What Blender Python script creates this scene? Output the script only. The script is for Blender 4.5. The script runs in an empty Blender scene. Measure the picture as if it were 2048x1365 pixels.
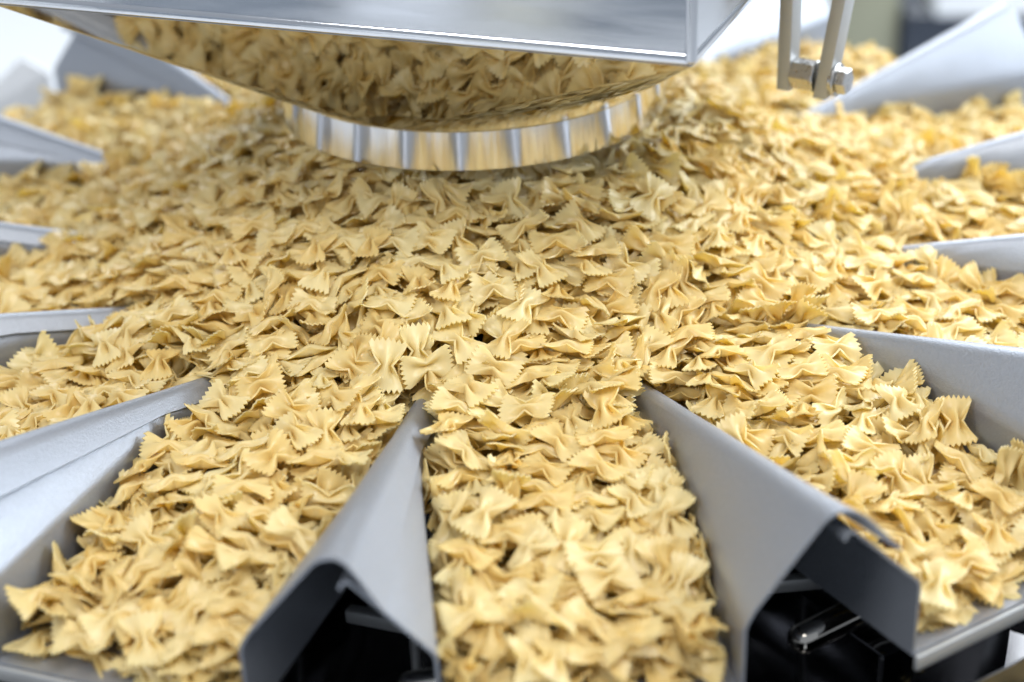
import bpy, bmesh, math
import numpy as np
from mathutils import Matrix, Vector, Quaternion

# ================================================================= camera, world, lamps, exposure
SC = bpy.context.scene
COL = SC.collection
CAM_POS = Vector((0.014795, -1.196855, 0.58223))
RIGHT = Vector((0.99918806, -0.0187938, -0.03563711))
UP = Vector((0.04028909, 0.46609499, 0.88381686))
FWD = Vector((0.0, 0.88453505, -0.46647374))
cam_data = bpy.data.cameras.new('camera')
cam_data.sensor_width = 36.0
cam_data.lens = 3367.95 / 2048 * 36.0
cam_data.clip_start = .02
cam_data.clip_end = 200
cam_data.dof.use_dof = True
cam_data.dof.focus_distance = 1.03
cam_data.dof.aperture_fstop = 3.0
cam_data.dof.aperture_blades = 9
cam = bpy.data.objects.new('camera', cam_data)
COL.objects.link(cam)
cam.matrix_world = Matrix(((RIGHT.x, UP.x, -FWD.x, CAM_POS.x), (RIGHT.y, UP.y, -FWD.y, CAM_POS.y),
                           (RIGHT.z, UP.z, -FWD.z, CAM_POS.z), (0, 0, 0, 1)))
SC.camera = cam

world = bpy.data.worlds.new('World')
SC.world = world
world.use_nodes = True
bg = world.node_tree.nodes['Background']
bg.inputs['Color'].default_value = (.80, .88, 1.0, 1)
bg.inputs['Strength'].default_value = .39

def area(name, loc, target, sx, sy, power, color):
    d = bpy.data.lights.new(name, 'AREA')
    d.shape = 'RECTANGLE'; d.size = sx; d.size_y = sy; d.energy = power; d.color = color
    o = bpy.data.objects.new(name, d); COL.objects.link(o)
    o.location = loc
    o.rotation_euler = (Vector(target) - Vector(loc)).to_track_quat('-Z', 'Y').to_euler()
    return o
area('window_light_back', (1.2, 3.4, 2.4), (0, 0, 0), 2.6, 1.8, 108, (.92, .96, 1.0))
area('window_light_right', (3.0, .8, 1.75), (0, 0, .1), 2.6, 1.8, 118, (.83, .91, 1.0))
area('ceiling_light', (.45, -1.25, 2.35), (0, -.05, .05), 1.5, 1.2, 34, (1.0, .98, .95))
area('added_floor_fill', (-2.0, 5.0, 2.6), (-1.5, 3.5, -1.1), 2.5, 2.5, 65, (.93, .97, 1.0))  # added lamp without a known source, whitens the platform floor behind
area('added_hall_fill', (-2.4, -2.6, 2.6), (-3.0, -3.0, -1.1), 1.2, 1.2, 90, (.95, .97, 1.0))  # added lamp, lights the boxes for the hopper reflection, fills from front left

SC.view_settings.view_transform = 'Standard'
SC.view_settings.look = 'None'
SC.view_settings.exposure = 0.42
SC.view_settings.gamma = 1.0
SC.render.engine = 'CYCLES'
SC.cycles.max_bounces = 8
SC.cycles.diffuse_bounces = 5
SC.cycles.glossy_bounces = 4
SC.cycles.transmission_bounces = 4
SC.cycles.use_denoising = True
SC.cycles.use_light_tree = False
SC.cycles.caustics_reflective = False
SC.cycles.sample_clamp_indirect = 6

# ================================================================= helpers
def tag(o, label=None, cat=None, group=None, kind=None):
    if label: o['label'] = label
    if cat: o['category'] = cat
    if group: o['group'] = group
    if kind: o['kind'] = kind
    return o

def empty(name, loc=(0, 0, 0), rz=0):
    o = bpy.data.objects.new(name, None); COL.objects.link(o)
    o.location = loc; o.rotation_euler = (0, 0, rz); o.empty_display_size = .02
    return o

def link(name, mesh, parent=None):
    o = bpy.data.objects.new(name, mesh); COL.objects.link(o); o.parent = parent
    return o

def mesh_from(name, verts, faces, mat, smooth=None):
    me = bpy.data.meshes.new(name)
    me.from_pydata([tuple(map(float, v)) for v in verts], [], [tuple(map(int, f)) for f in faces])
    me.materials.append(mat)
    bm = bmesh.new(); bm.from_mesh(me); bmesh.ops.recalc_face_normals(bm, faces=bm.faces); bm.to_mesh(me); bm.free()
    if smooth is not None:
        me.shade_smooth(); me.set_sharp_from_angle(angle=math.radians(smooth))
    me.update()
    return me

def box_mesh(name, x0, x1, y0, y1, z0, z1, mat, bev=0.0, seg=2):
    bm = bmesh.new(); bmesh.ops.create_cube(bm, size=1)
    for v in bm.verts:
        v.co = Vector((x0 + (v.co.x + .5) * (x1 - x0), y0 + (v.co.y + .5) * (y1 - y0), z0 + (v.co.z + .5) * (z1 - z0)))
    if bev: bmesh.ops.bevel(bm, geom=list(bm.edges), offset=bev, segments=seg, affect='EDGES', profile=.5)
    me = bpy.data.meshes.new(name); bm.to_mesh(me); bm.free(); me.materials.append(mat)
    me.shade_smooth(); me.set_sharp_from_angle(angle=math.radians(35))
    return me

def tube_mesh(name, p0, p1, r, mat, seg=24, cap_round=False, bev=0.0, r1=None):
    """solid rod between two points, optional rounded or bevelled ends"""
    p0, p1 = Vector(p0), Vector(p1); d = p1 - p0; L = d.length; R = d.to_track_quat('Z', 'Y').to_matrix()
    r1 = r if r1 is None else r1
    if cap_round:
        prof = [(max(r * math.sin(a), 1e-5), r * (1 - math.cos(a))) for a in np.linspace(0.02, math.pi / 2, 7)] + \
               [(max(r1 * math.sin(a), 1e-5), L - r1 * (1 - math.cos(a))) for a in np.linspace(math.pi / 2, .02, 7)]
    elif bev: prof = [(r - bev, 0), (r, bev), (r1, L - bev), (r1 - bev, L)]
    else: prof = [(r, 0), (r1, L)]
    V, F = [], []
    for (rr, zz) in prof:
        for i in range(seg):
            a = 2 * math.pi * i / seg
            V.append(p0 + R @ Vector((rr * math.cos(a), rr * math.sin(a), zz)))
    n = len(prof)
    for k in range(n - 1):
        for i in range(seg):
            F.append((k * seg + i, k * seg + (i + 1) % seg, (k + 1) * seg + (i + 1) % seg, (k + 1) * seg + i))
    F.append(tuple(range(seg))[::-1]); F.append(tuple(range((n - 1) * seg, n * seg)))
    return mesh_from(name, V, F, mat, 30)

def sweep_mesh(name, stations, t, mat, smooth=28, flip=1, warp=lambda v, u, z: (v, -u, z)):
    """sheet metal: stations = [(u, [(v, z), ...]), ...], thickness t laid on one side"""
    n = len(stations[0][1]); V, W = [], []
    for u, pr in stations:
        pr = np.array(pr, float); d = np.gradient(pr, axis=0); d /= np.linalg.norm(d, axis=1, keepdims=True) + 1e-9
        nn = np.stack([-d[:, 1], d[:, 0]], 1) * flip
        for (v, z), (a, b) in zip(pr, nn):
            V.append(warp(v, u, z)); W.append(warp(v + a * t, u, z + b * t))
    V = V + W; m = len(W); S = len(stations); F = []
    for i in range(S - 1):
        for j in range(n - 1):
            a, b, c, d = i * n + j, i * n + j + 1, (i + 1) * n + j + 1, (i + 1) * n + j
            F.append((a, b, c, d)); F.append((m + d, m + c, m + b, m + a))
        for j in (0, n - 1):
            F.append((i * n + j, (i + 1) * n + j, m + (i + 1) * n + j, m + i * n + j))
    for i in (0, S - 1):
        for j in range(n - 1):
            F.append((i * n + j, i * n + j + 1, m + i * n + j + 1, m + i * n + j))
    return mesh_from(name, V, F, mat, smooth)

# ================================================================= materials
def nodes(name):
    m = bpy.data.materials.new(name); m.use_nodes = True
    nt = m.node_tree; return m, nt, nt.nodes['Principled BSDF']

def metal(name, color, rough, rough_var=.0, bump=.0, bscale=40., metallic=1.0, streak=None, smear=0.0):
    m, nt, p = nodes(name)
    p.inputs['Base Color'].default_value = (*color, 1); p.inputs['Metallic'].default_value = metallic
    p.inputs['Roughness'].default_value = rough
    tc = nt.nodes.new('ShaderNodeTexCoord')
    mp = nt.nodes.new('ShaderNodeMapping'); nt.links.new(tc.outputs['Object'], mp.inputs[0])
    if streak: mp.inputs['Scale'].default_value = streak
    nz = nt.nodes.new('ShaderNodeTexNoise'); nz.inputs['Scale'].default_value = bscale; nz.inputs['Detail'].default_value = 5
    nt.links.new(mp.outputs[0], nz.inputs['Vector'])
    if rough_var:
        mr = nt.nodes.new('ShaderNodeMapRange')
        mr.inputs['From Min'].default_value = .3; mr.inputs['From Max'].default_value = .7
        mr.inputs['To Min'].default_value = rough - rough_var; mr.inputs['To Max'].default_value = rough + rough_var
        nt.links.new(nz.outputs['Fac'], mr.inputs['Value']); nt.links.new(mr.outputs[0], p.inputs['Roughness'])
    if smear:
        n2 = nt.nodes.new('ShaderNodeTexNoise'); n2.inputs['Scale'].default_value = 9; n2.inputs['Detail'].default_value = 6
        nt.links.new(tc.outputs['Object'], n2.inputs['Vector'])
        mx = nt.nodes.new('ShaderNodeMix'); mx.data_type = 'RGBA'
        mx.inputs[6].default_value = (*[c * (1 - smear) for c in color], 1); mx.inputs[7].default_value = (*[min(1, c * (1 + smear)) for c in color], 1)
        nt.links.new(n2.outputs['Fac'], mx.inputs[0]); nt.links.new(mx.outputs[2], p.inputs['Base Color'])
    if name.startswith('bead'):
        n4 = nt.nodes.new('ShaderNodeTexNoise'); n4.inputs['Scale'].default_value = 420; n4.inputs['Detail'].default_value = 2
        nt.links.new(tc.outputs['Object'], n4.inputs['Vector'])
        m4 = nt.nodes.new('ShaderNodeMapRange'); m4.inputs['To Min'].default_value = .91; m4.inputs['To Max'].default_value = 1.09
        nt.links.new(n4.outputs['Fac'], m4.inputs['Value'])
        mu = nt.nodes.new('ShaderNodeMix'); mu.data_type = 'RGBA'; mu.blend_type = 'MULTIPLY'; mu.inputs[0].default_value = 1
        nt.links.new(mx.outputs[2], mu.inputs[6]); nt.links.new(m4.outputs[0], mu.inputs[7]); nt.links.new(mu.outputs[2], p.inputs['Base Color'])
    if bump:
        b = nt.nodes.new('ShaderNodeBump'); b.inputs['Strength'].default_value = bump; b.inputs['Distance'].default_value = .001
        nt.links.new(nz.outputs['Fac'], b.inputs['Height']); nt.links.new(b.outputs[0], p.inputs['Normal'])
    return m

def plain(name, color, rough=.6, spec=.5):
    m, nt, p = nodes(name)
    nz = nt.nodes.new('ShaderNodeTexNoise'); nz.inputs['Scale'].default_value = 6; nz.inputs['Detail'].default_value = 4
    mx = nt.nodes.new('ShaderNodeMix'); mx.data_type = 'RGBA'
    mx.inputs[6].default_value = (*[c * .9 for c in color], 1); mx.inputs[7].default_value = (*[min(1, c * 1.08) for c in color], 1)
    nt.links.new(nz.outputs['Fac'], mx.inputs[0]); nt.links.new(mx.outputs[2], p.inputs['Base Color'])
    p.inputs['Roughness'].default_value = rough
    return m

M_TROUGH = metal('bead_blasted_steel', (.37, .395, .44), .42, .07, .35, 900., metallic=.6, smear=.07)
M_MIRROR = metal('mirror_polished_steel', (.50, .47, .42), .045, .02, .10, 14., smear=.03)
M_SKIRT = metal('polished_hopper_sheet', (.64, .65, .67), .13, .05, .06, 10., streak=(1, 1, 8), smear=.05)
M_COLLAR = metal('brushed_collar_steel', (.76, .76, .76), .07, .03, .12, 60., streak=(1, 1, .05))
nt_ = M_COLLAR.node_tree; p_ = nt_.nodes['Principled BSDF']
p_.inputs['Anisotropic'].default_value = .92; p_.inputs['Anisotropic Rotation'].default_value = .25
for l_ in list(p_.inputs['Normal'].links) + list(p_.inputs['Roughness'].links): nt_.links.remove(l_)
p_.inputs['Roughness'].default_value = .10
tg_ = nt_.nodes.new('ShaderNodeTangent'); tg_.direction_type = 'RADIAL'; tg_.axis = 'Z'
nt_.links.new(tg_.outputs[0], p_.inputs['Tangent'])
M_STEEL = metal('machined_steel', (.46, .47, .47), .45, .06, .15, 500., metallic=.45, smear=.06)
M_BOLT = metal('bolt_steel', (.60, .59, .57), .30, .06, .1, 300.)
M_POLISH = metal('polished_drive_cover', (.22, .22, .23), .14, .04, .05, 20.)
M_DARK = metal('dark_machine_steel', (.12, .12, .125), .22, .05, .05, 60., metallic=.9)
M_DARKPANEL = plain('slate_panel', (.045, .055, .075), .30)
M_OLIVE = plain('olive_grey_panel', (.27, .27, .19), .55)
M_FLOOR = plain('pale_platform', (.78, .80, .82), .42)

def pasta_material():
    m, nt, p = nodes('durum_pasta')
    at = nt.nodes.new('ShaderNodeAttribute'); at.attribute_name = 'tint'
    tc = nt.nodes.new('ShaderNodeTexCoord')
    nz = nt.nodes.new('ShaderNodeTexNoise'); nz.inputs['Scale'].default_value = 160; nz.inputs['Detail'].default_value = 4
    nt.links.new(tc.outputs['Object'], nz.inputs['Vector'])
    cr = nt.nodes.new('ShaderNodeValToRGB')
    cr.color_ramp.elements[0].position = 0; cr.color_ramp.elements[0].color = (.92, .755, .32, 1)
    cr.color_ramp.elements[1].position = 1; cr.color_ramp.elements[1].color = (.97, .885, .54, 1)
    ad = nt.nodes.new('ShaderNodeMath'); ad.operation = 'MULTIPLY_ADD'
    nt.links.new(nz.outputs['Fac'], ad.inputs[0]); ad.inputs[1].default_value = .45
    nt.links.new(at.outputs['Fac'], ad.inputs[2])
    s2 = nt.nodes.new('ShaderNodeMath'); s2.operation = 'SUBTRACT'; s2.inputs[1].default_value = .22
    nt.links.new(ad.outputs[0], s2.inputs[0]); nt.links.new(s2.outputs[0], cr.inputs[0])
    nt.links.new(cr.outputs[0], p.inputs['Base Color'])
    p.inputs['Roughness'].default_value = .30
    p.inputs['Specular IOR Level'].default_value = .6
    tr = nt.nodes.new('ShaderNodeBsdfTranslucent')
    amber = nt.nodes.new('ShaderNodeMix'); amber.data_type = 'RGBA'; amber.blend_type = 'MULTIPLY'; amber.inputs[0].default_value = 1
    amber.inputs[7].default_value = (1.0, .915, .50, 1)        # light that has passed through the dough
    nt.links.new(cr.outputs[0], amber.inputs[6]); nt.links.new(amber.outputs[2], tr.inputs['Color'])
    ms = nt.nodes.new('ShaderNodeMixShader'); ms.inputs[0].default_value = .46
    nt.links.new(p.outputs[0], ms.inputs[1]); nt.links.new(tr.outputs[0], ms.inputs[2])
    nt.links.new(ms.outputs[0], nt.nodes['Material Output'].inputs['Surface'])
    b = nt.nodes.new('ShaderNodeBump'); b.inputs['Strength'].default_value = .12; b.inputs['Distance'].default_value = .0004
    n3 = nt.nodes.new('ShaderNodeTexNoise'); n3.inputs['Scale'].default_value = 900; n3.inputs['Detail'].default_value = 3
    nt.links.new(tc.outputs['Object'], n3.inputs['Vector'])
    nt.links.new(n3.outputs['Fac'], b.inputs['Height']); nt.links.new(b.outputs[0], p.inputs['Normal'])
    return m
M_PASTA = pasta_material()

# ================================================================= setting
tag(link('platform_floor', box_mesh('platform_floor', -9, 9, -6, 12, -1.12, -1.10, M_FLOOR)), kind='structure')

# ================================================================= feeder troughs
PHI0 = 0.3111; NP = 14; D2 = 2 * math.pi / NP; TAN = math.tan(D2 / 2)
WP = .0746; ZB = .0765; ZF = .0275; REND = .548; FL = 1.08
US = [.268, .29, .31, .325, .34, .36, .40, .44, .48, .515, REND]

SLOPE = .2332 / math.cos(D2 / 2)
def wall_geo(u):
    """ridge plane, half width at the bend, bend height and crest height at axial distance u"""
    vr = u * TAN; zr = SLOPE * u
    gap = max(.0105, (zr - ZB) / FL, vr - WP)
    return vr, vr - gap, zr - FL * gap, zr

def fold_profile(u):
    """floor up the lower wall, bend, flare, rounded cap and cover lip"""
    vr, hw, zb, zr = wall_geo(u)
    pr = [(hw, ZF), (hw, zb - .0065), (hw + .0004, zb - .004), (hw + .0016, zb - .0008)]
    k = min(1, max(0, (u - .30) / (REND - .30)))
    fl = vr - hw
    R = min(.0075 + .0085 * k, fl * .78)
    th = math.atan(FL)
    za = zr + .466 * R                                    # nominal crest
    cz = za - R / math.cos(th)                            # centre of the rounded cap
    s = np.linspace(math.pi / 2 + th, math.pi / 2 - th, 11)
    pr.append((hw + max(.0022, fl * .10), zb + FL * max(.0022, fl * .10)))
    for a in s: pr.append((vr + R * math.cos(a), cz + R * math.sin(a)))
    lip = .26 * fl + .003
    ev, ez = vr + R * math.cos(s[-1]), cz + R * math.sin(s[-1])
    pr.append((ev + lip, ez - FL * lip))
    return pr

def tuck_profile(u):
    """wall that runs up underneath the neighbour's cover lip, with a rolled hem"""
    vr, hw, zb, zr = wall_geo(u)
    fl = vr - hw
    top = hw + max(.0032, fl * .74)
    zt = zb + FL * (top - hw) - .0012
    pr = [(-hw, ZF), (-hw, zb - .0065), (-hw - .0004, zb - .0044), (-hw - .0014, zb - .0014), (-top, zt)]
    r = .0042 * min(1, fl / .03 + .2)
    th = math.atan(FL)
    for a in np.linspace(0, 2.6, 6)[1:]:
        cx, cz = -top - r * math.sin(th), zt - r * math.cos(th)
        ang = math.pi / 2 - th + a
        pr.append((cx + r * math.cos(ang), cz + r * math.sin(ang)))
    return pr

def raked_end(v, u, z):
    """the crest of a ridge ends a little before its foot"""
    if u < .50: return (v, -u, z)
    back = .24 * max(0, min(abs(v), 2 * u * TAN - abs(v)) - WP) * (u - .50) / (REND - .50)
    return (v, -(u - back), z - SLOPE * back)
ME_FOLD = sweep_mesh('side_wall', [(u, fold_profile(u)) for u in US], .0016, M_TROUGH, flip=-1, warp=raked_end)
ME_TUCK = sweep_mesh('side_wall', [(u, tuck_profile(u)) for u in US], .0016, M_TROUGH, flip=1, warp=raked_end)
fv = []
FU = [.20, .24, .268, .34, .42, .50, REND]
def floor_hw(u): return max(.02, min(WP, wall_geo(u)[1]))
st = [(u, [(-floor_hw(u), ZF + .0016), (-floor_hw(u) * .4, ZF + .0016), (floor_hw(u) * .4, ZF + .0016), (floor_hw(u), ZF + .0016)]) for u in FU]
ME_FLOOR = sweep_mesh('floor', st, .0016, M_TROUGH, flip=-1)
ME_LIP = box_mesh('end_lip', -WP - .0012, WP + .0012, -REND - .0035, -REND - .0002, ZF - .0085, ZF + .0010, M_STEEL, .0012)
ME_DRIVE = box_mesh('drive_box', -.052, .052, -.505, -.30, -.135, -.012, M_POLISH, .006)
ME_MOUNT = box_mesh('mounting_bar', -.030, .030, -.49, -.32, -.0119, ZF - .0004, M_STEEL, .002)
ME_RAIL = box_mesh('cross_rail', .0765, .150, -.440, -.432, .009, .0175, M_STEEL, .0015)
ME_LEVER = tube_mesh('clamp_lever', (.120, -.472, -.002), (.190, -.447, .010), .0088, M_MIRROR, 24, True)
ME_ROD = tube_mesh('threaded_rod', (.104, -.41, -.14), (.104, -.41, .018), .0034, M_STEEL, 14)

TROUGH = {
    -1: 'near grey trough pointing straight at the camera between two cut ridge ends',
    0: 'grey trough in the lower right corner, its end lip over polished steel',
    -2: 'grey trough in the lower left corner full of pasta down to the frame edge',
    1: 'right-hand grey trough just above the lower right corner trough',
    2: 'right-hand trough at mid height, second up from the lower right corner',
    3: 'right-hand trough third up from the lower right corner, below the white flare',
    4: 'bright white-lit trough at the top right, behind the bolted bracket',
    5: 'white-lit trough showing between hopper corner and the hanging bracket',
    6: 'trough at the back hidden mostly behind the hopper, right of its axis',
    -3: 'left-hand grey trough just above the lower left corner trough',
    -4: 'left-hand trough at mid height, second up from the lower left corner',
    -5: 'left-hand trough third up from the lower left corner, with narrow pale lip',
    -6: 'blurred upper left trough with tall grey wall under the hopper corner',
    -7: 'trough at the back hidden mostly behind the hopper, left of its axis',
}
trough_objs = {}
for k in range(-7, 7):
    az = PHI0 + (k + .5) * D2
    root = empty('feeder_trough', (0, 0, 0), az)
    tag(root, TROUGH[k], 'trough', 'feeder troughs radiating around the machine')
    link('floor', ME_FLOOR, root); link('side_wall', ME_FOLD, root); link('side_wall', ME_TUCK, root)
    link('end_lip', ME_LIP, root); dr = link('drive_box', ME_DRIVE, root); link('mounting_bar', ME_MOUNT, dr)
    if k in (-3, -2, -1, 0):
        link('cross_rail', ME_RAIL, root); link('clamp_lever', ME_LEVER, root); link('threaded_rod', ME_ROD, root)
    trough_objs[k] = root

# ---- dispersion cone under the heap and the drum below
def lathe(name, prof, mat, seg=96, smooth=30):
    V, F = [], []
    for r, z in prof:
        for i in range(seg):
            a = 2 * math.pi * i / seg; V.append((r * math.cos(a), r * math.sin(a), z))
    n = len(prof)
    for k in range(n - 1):
        for i in range(seg):
            F.append((k * seg + i, k * seg + (i + 1) % seg, (k + 1) * seg + (i + 1) % seg, (k + 1) * seg + i))
    F.append(tuple(range(seg))); F.append(tuple(range((n - 1) * seg, n * seg)))
    return mesh_from(name, V, F, mat, smooth)
mb = empty('weigher_body', (0, 0, -.45))
tag(mb, 'dark round machine body beneath the troughs, glimpsed under the front ridges', 'machine')
o = link('drum', lathe('drum', [(.29, -.45), (.29, -.02), (.27, .0)], M_DARK), mb); o.location.z = .45
o = link('dispersion_cone', lathe('dispersion_cone', [(.262, .030), (.262, .036), (.15, .066), (.01, .098)], M_MIRROR), mb); o.location.z = .45
o = link('base_plate', lathe('base_plate', [(.82, -.300), (.82, -.290), (.30, -.290)], M_DARK), mb); o.location.z = .45

# ================================================================= hopper above the heap
HX, HY = -.006, 0.0
RC = .142; ZC0, ZC1 = .1565, .186; ZH = .280; RHO = .330; TH0 = math.radians(-22.6)
hop = empty('discharge_hopper', (HX, HY, ZC0))
tag(hop, 'polished steel square hopper tapering to a round outlet above the pasta heap', 'hopper')
def hopper_child(name, me):
    o = link(name, me, hop); o.location = (0, 0, -ZC0); return o
NS = 60
corner = [Vector((RHO * math.cos(TH0 + math.pi / 4 + q * math.pi / 2), RHO * math.sin(TH0 + math.pi / 4 + q * math.pi / 2), ZH)) for q in range(4)]
V = list(corner); F = []
for i in range(4 * NS):
    a = TH0 + 2 * math.pi * i / (4 * NS)
    V.append(Vector((RC * math.cos(a), RC * math.sin(a), ZC1)))
for q in range(4):
    for i in range(NS):
        a = q * NS + i; F.append((q, 4 + a, 4 + (a + 1) % (4 * NS)))
    F.append((q, 4 + ((q + 1) * NS) % (4 * NS), (q + 1) % 4))
me = mesh_from('transition', V, F, M_MIRROR)
o = hopper_child('transition', me)
sol = o.modifiers.new('thickness', 'SOLIDIFY'); sol.thickness = .0015; sol.offset = -1
def plate(p, q, h, t, lean=0):
    d = (q - p).normalized(); n = Vector((d.y, -d.x, 0))
    return d, n
ztop = .62
for q in range(4):
    a, b = corner[q], corner[(q + 1) % 4]
    d = (b - a).normalized(); n = Vector((d.y, -d.x, 0))
    z = Vector((0, 0, 1))
    A, B = a + d * .0015, b - d * .0015
    pts = []
    for (off, zz) in ((.0006, .0012), (.0014, .0), (.0020, .0006), (.0022, .003), (.0020, .0054), (.0011, .0064), (.0009, ztop - ZH)):
        pts.append((off, zz))
    VV = []; FF = []
    for P0 in (A, B):
        for off, zz in pts: VV.append(P0 + n * off + z * zz)
        for off, zz in pts: VV.append(P0 + n * (-.001) + z * zz)
    m = len(pts)
    for j in range(m - 1):
        FF.append((j, j + 1, 2 * m + j + 1, 2 * m + j)); FF.append((m + j, 3 * m + j, 3 * m + j + 1, m + j + 1))
        FF.append((j, m + j, m + j + 1, j + 1)); FF.append((2 * m + j, 2 * m + j + 1, 3 * m + j + 1, 3 * m + j))
    FF.append((0, 2 * m, 3 * m, m)); FF.append((m - 1, 2 * m - 1, 4 * m - 1, 3 * m - 1))
    hopper_child('side_panel', mesh_from('side_panel', VV, FF, M_SKIRT, 40))
    hopper_child('corner_post', tube_mesh('corner_post', a + Vector((0, 0, .001)), a + Vector((0, 0, ztop - ZH)), .0034, M_SKIRT, 16, False, .001))
# collar ring with rolled top bead
seg = 128
prof = [(RC - .0009, ZC0), (RC + .0004, ZC0), (RC + .0008, ZC0 + .0006), (RC, ZC1 - .0022), (RC + .0014, ZC1 - .0010), (RC + .0014, ZC1 + .0006), (RC + .0002, ZC1 + .0016), (RC - .0022, ZC1 + .0012)]
V, F = [], []
for r, z in prof:
    for i in range(seg):
        a = 2 * math.pi * i / seg; V.append((r * math.cos(a), r * math.sin(a), z))
n = len(prof)
for k in range(n):
    for i in range(seg):
        F.append((k * seg + i, k * seg + (i + 1) % seg, ((k + 1) % n) * seg + (i + 1) % seg, ((k + 1) % n) * seg + i))
hopper_child('outlet_collar', mesh_from('outlet_collar', V, F, M_COLLAR, 35))

# ================================================================= hanging bracket with bolt
BX = Vector((math.cos(math.radians(-20)), math.sin(math.radians(-20)), 0))
def px(x, y, d):
    return CAM_POS + (RIGHT * ((x - 1024) / 3367.95) + UP * ((682.5 - y) / 3367.95) + FWD) * d
BD = 1.16
borg = px(1576, 143, BD)
br = empty('hanging_bracket', borg, math.radians(-36)); br.scale = (.98, .98, .98)
tag(br, 'steel bracket of two flat bars joined by a hex bolt, hanging right of hopper', 'bracket')
mm = BD / 3367.95                                        # metres per photo pixel there
def bpart(name, me): return link(name, me, br)
bpart('flat_bar', box_mesh('flat_bar', -.0050, .0050, -.0075, .0075, -.0120, .30, M_STEEL, .0008))
me = box_mesh('flat_bar', -.0050, .0050, -.0085, .0085, -.0130, .30, M_STEEL, .0008)
for v in me.vertices:
    v.co.x += .0285 + max(0, v.co.z) * .155
bpart('flat_bar', me)
bpart('spacer', tube_mesh('spacer', (.0052, 0, 0), (.0208, 0, 0), .0108, M_BOLT, 6, False, .0006))
bpart('washer', tube_mesh('washer', (.0209, 0, 0), (.0232, 0, 0), .0112, M_BOLT, 32, False, .0005))
bpart('bushing', tube_mesh('bushing', (.0338, 0, 0), (.0368, 0, 0), .0098, M_BOLT, 32, False, .0006))
bpart('washer', tube_mesh('washer', (.0369, 0, 0), (.0388, 0, 0), .0118, M_BOLT, 32, False, .0006))
bpart('bolt_head', tube_mesh('bolt_head', (.0389, 0, 0), (.0462, 0, 0), .0094, M_BOLT, 6, False, .0009))

# ================================================================= things behind the machine
cab = empty('control_cabinet', (.785, 1.90, -1.10), math.radians(-4))
tag(cab, 'dark slate cabinet blurred behind the white trough at top right', 'cabinet')
link('body', box_mesh('body', 0, .30, 0, .4, 0, .715, M_DARKPANEL, .008), cab)
link('top_cover', box_mesh('top_cover', .05, .40, -.03, .42, .716, .77, M_FLOOR, .006), cab)
colm = empty('olive_column', (.668, 1.93, -1.10), math.radians(-4))
tag(colm, 'olive grey machine column blurred behind the heap left of dark cabinet', 'column')
link('shaft', box_mesh('shaft', 0, .112, 0, .16, 0.02, 1.5, M_OLIVE, .010), colm)
link('foot', box_mesh('foot', -.03, .13, -.03, .19, 0, .019, M_OLIVE, .003), colm)
gp = empty('guard_plate', (-.50, .56, -.29))
tag(gp, 'pale pointed sheet metal guard blurred at the upper left beyond a trough end', 'plate')
gv = [(-.002, .005, .312), (.026, -.002, .297), (.031, -.016, .230), (.031, -.016, 0), (-.10, -.012, 0), (-.10, -.010, .235)]
gv = gv + [(x, y + .004, z) for x, y, z in gv]
link('sheet', mesh_from('sheet', gv, [tuple(range(6)), tuple(range(11, 5, -1))] + [(i, (i + 1) % 6, 6 + (i + 1) % 6, 6 + i) for i in range(6)], M_FLOOR), gp)
link('foot', box_mesh('foot', -.10, .031, -.016, .03, -.004, -.0005, M_STEEL), gp)

def mirrored(name, x, y, w, h, mat, label, cat):  # box added behind the camera to give the hopper front something to reflect
    r = empty(name, (x, y, -1.10), math.radians(-45)); tag(r, label, cat)
    link('body', box_mesh('body', -w / 2, w / 2, -.4, 0, .05, h, mat, .01), r)
    link('plinth', box_mesh('plinth', -w / 2 + .03, w / 2 - .03, -.37, -.03, 0, .049, M_DARK, .004), r)
M_BLUE = plain('blue_grey_paint', (.20, .23, .27), .5); M_CREAM = plain('cream_paint', (.62, .60, .50), .5); M_WHITE = plain('white_paint', (.75, .77, .80), .5)
for t, w, h, mt, nm, lab, ct in (
        (-1.35, .50, .95, M_WHITE, 'white_reflection_box', 'unseen white box added for the reflection at one end of the hopper front panel', 'cabinet'),
        (-.70, .62, 1.00, M_BLUE, 'reflection_box', 'unseen wide blue grey box added for the reflection in the hopper front panel', 'machine'),
        (-.12, .36, .98, M_WHITE, 'white_reflection_box', 'unseen narrow white box added for the reflection in the middle of the hopper front', 'cabinet'),
        (.26, .20, 1.05, M_CREAM, 'cream_reflection_box', 'unseen slim cream box added for the reflection in the hopper front panel', 'cabinet'),
        (.72, .55, 1.0, M_BLUE, 'reflection_box', 'unseen blue grey box added for the reflection beside the slim cream box', 'machine'),
        (1.35, .50, 1.1, M_DARKPANEL, 'reflection_box', 'unseen dark slate box added for the reflection at one end of the hopper front', 'machine')):
    mirrored(nm, -3.1 + .7 * t, -3.1 - .7 * t, w, h, mt, lab, ct)

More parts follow.
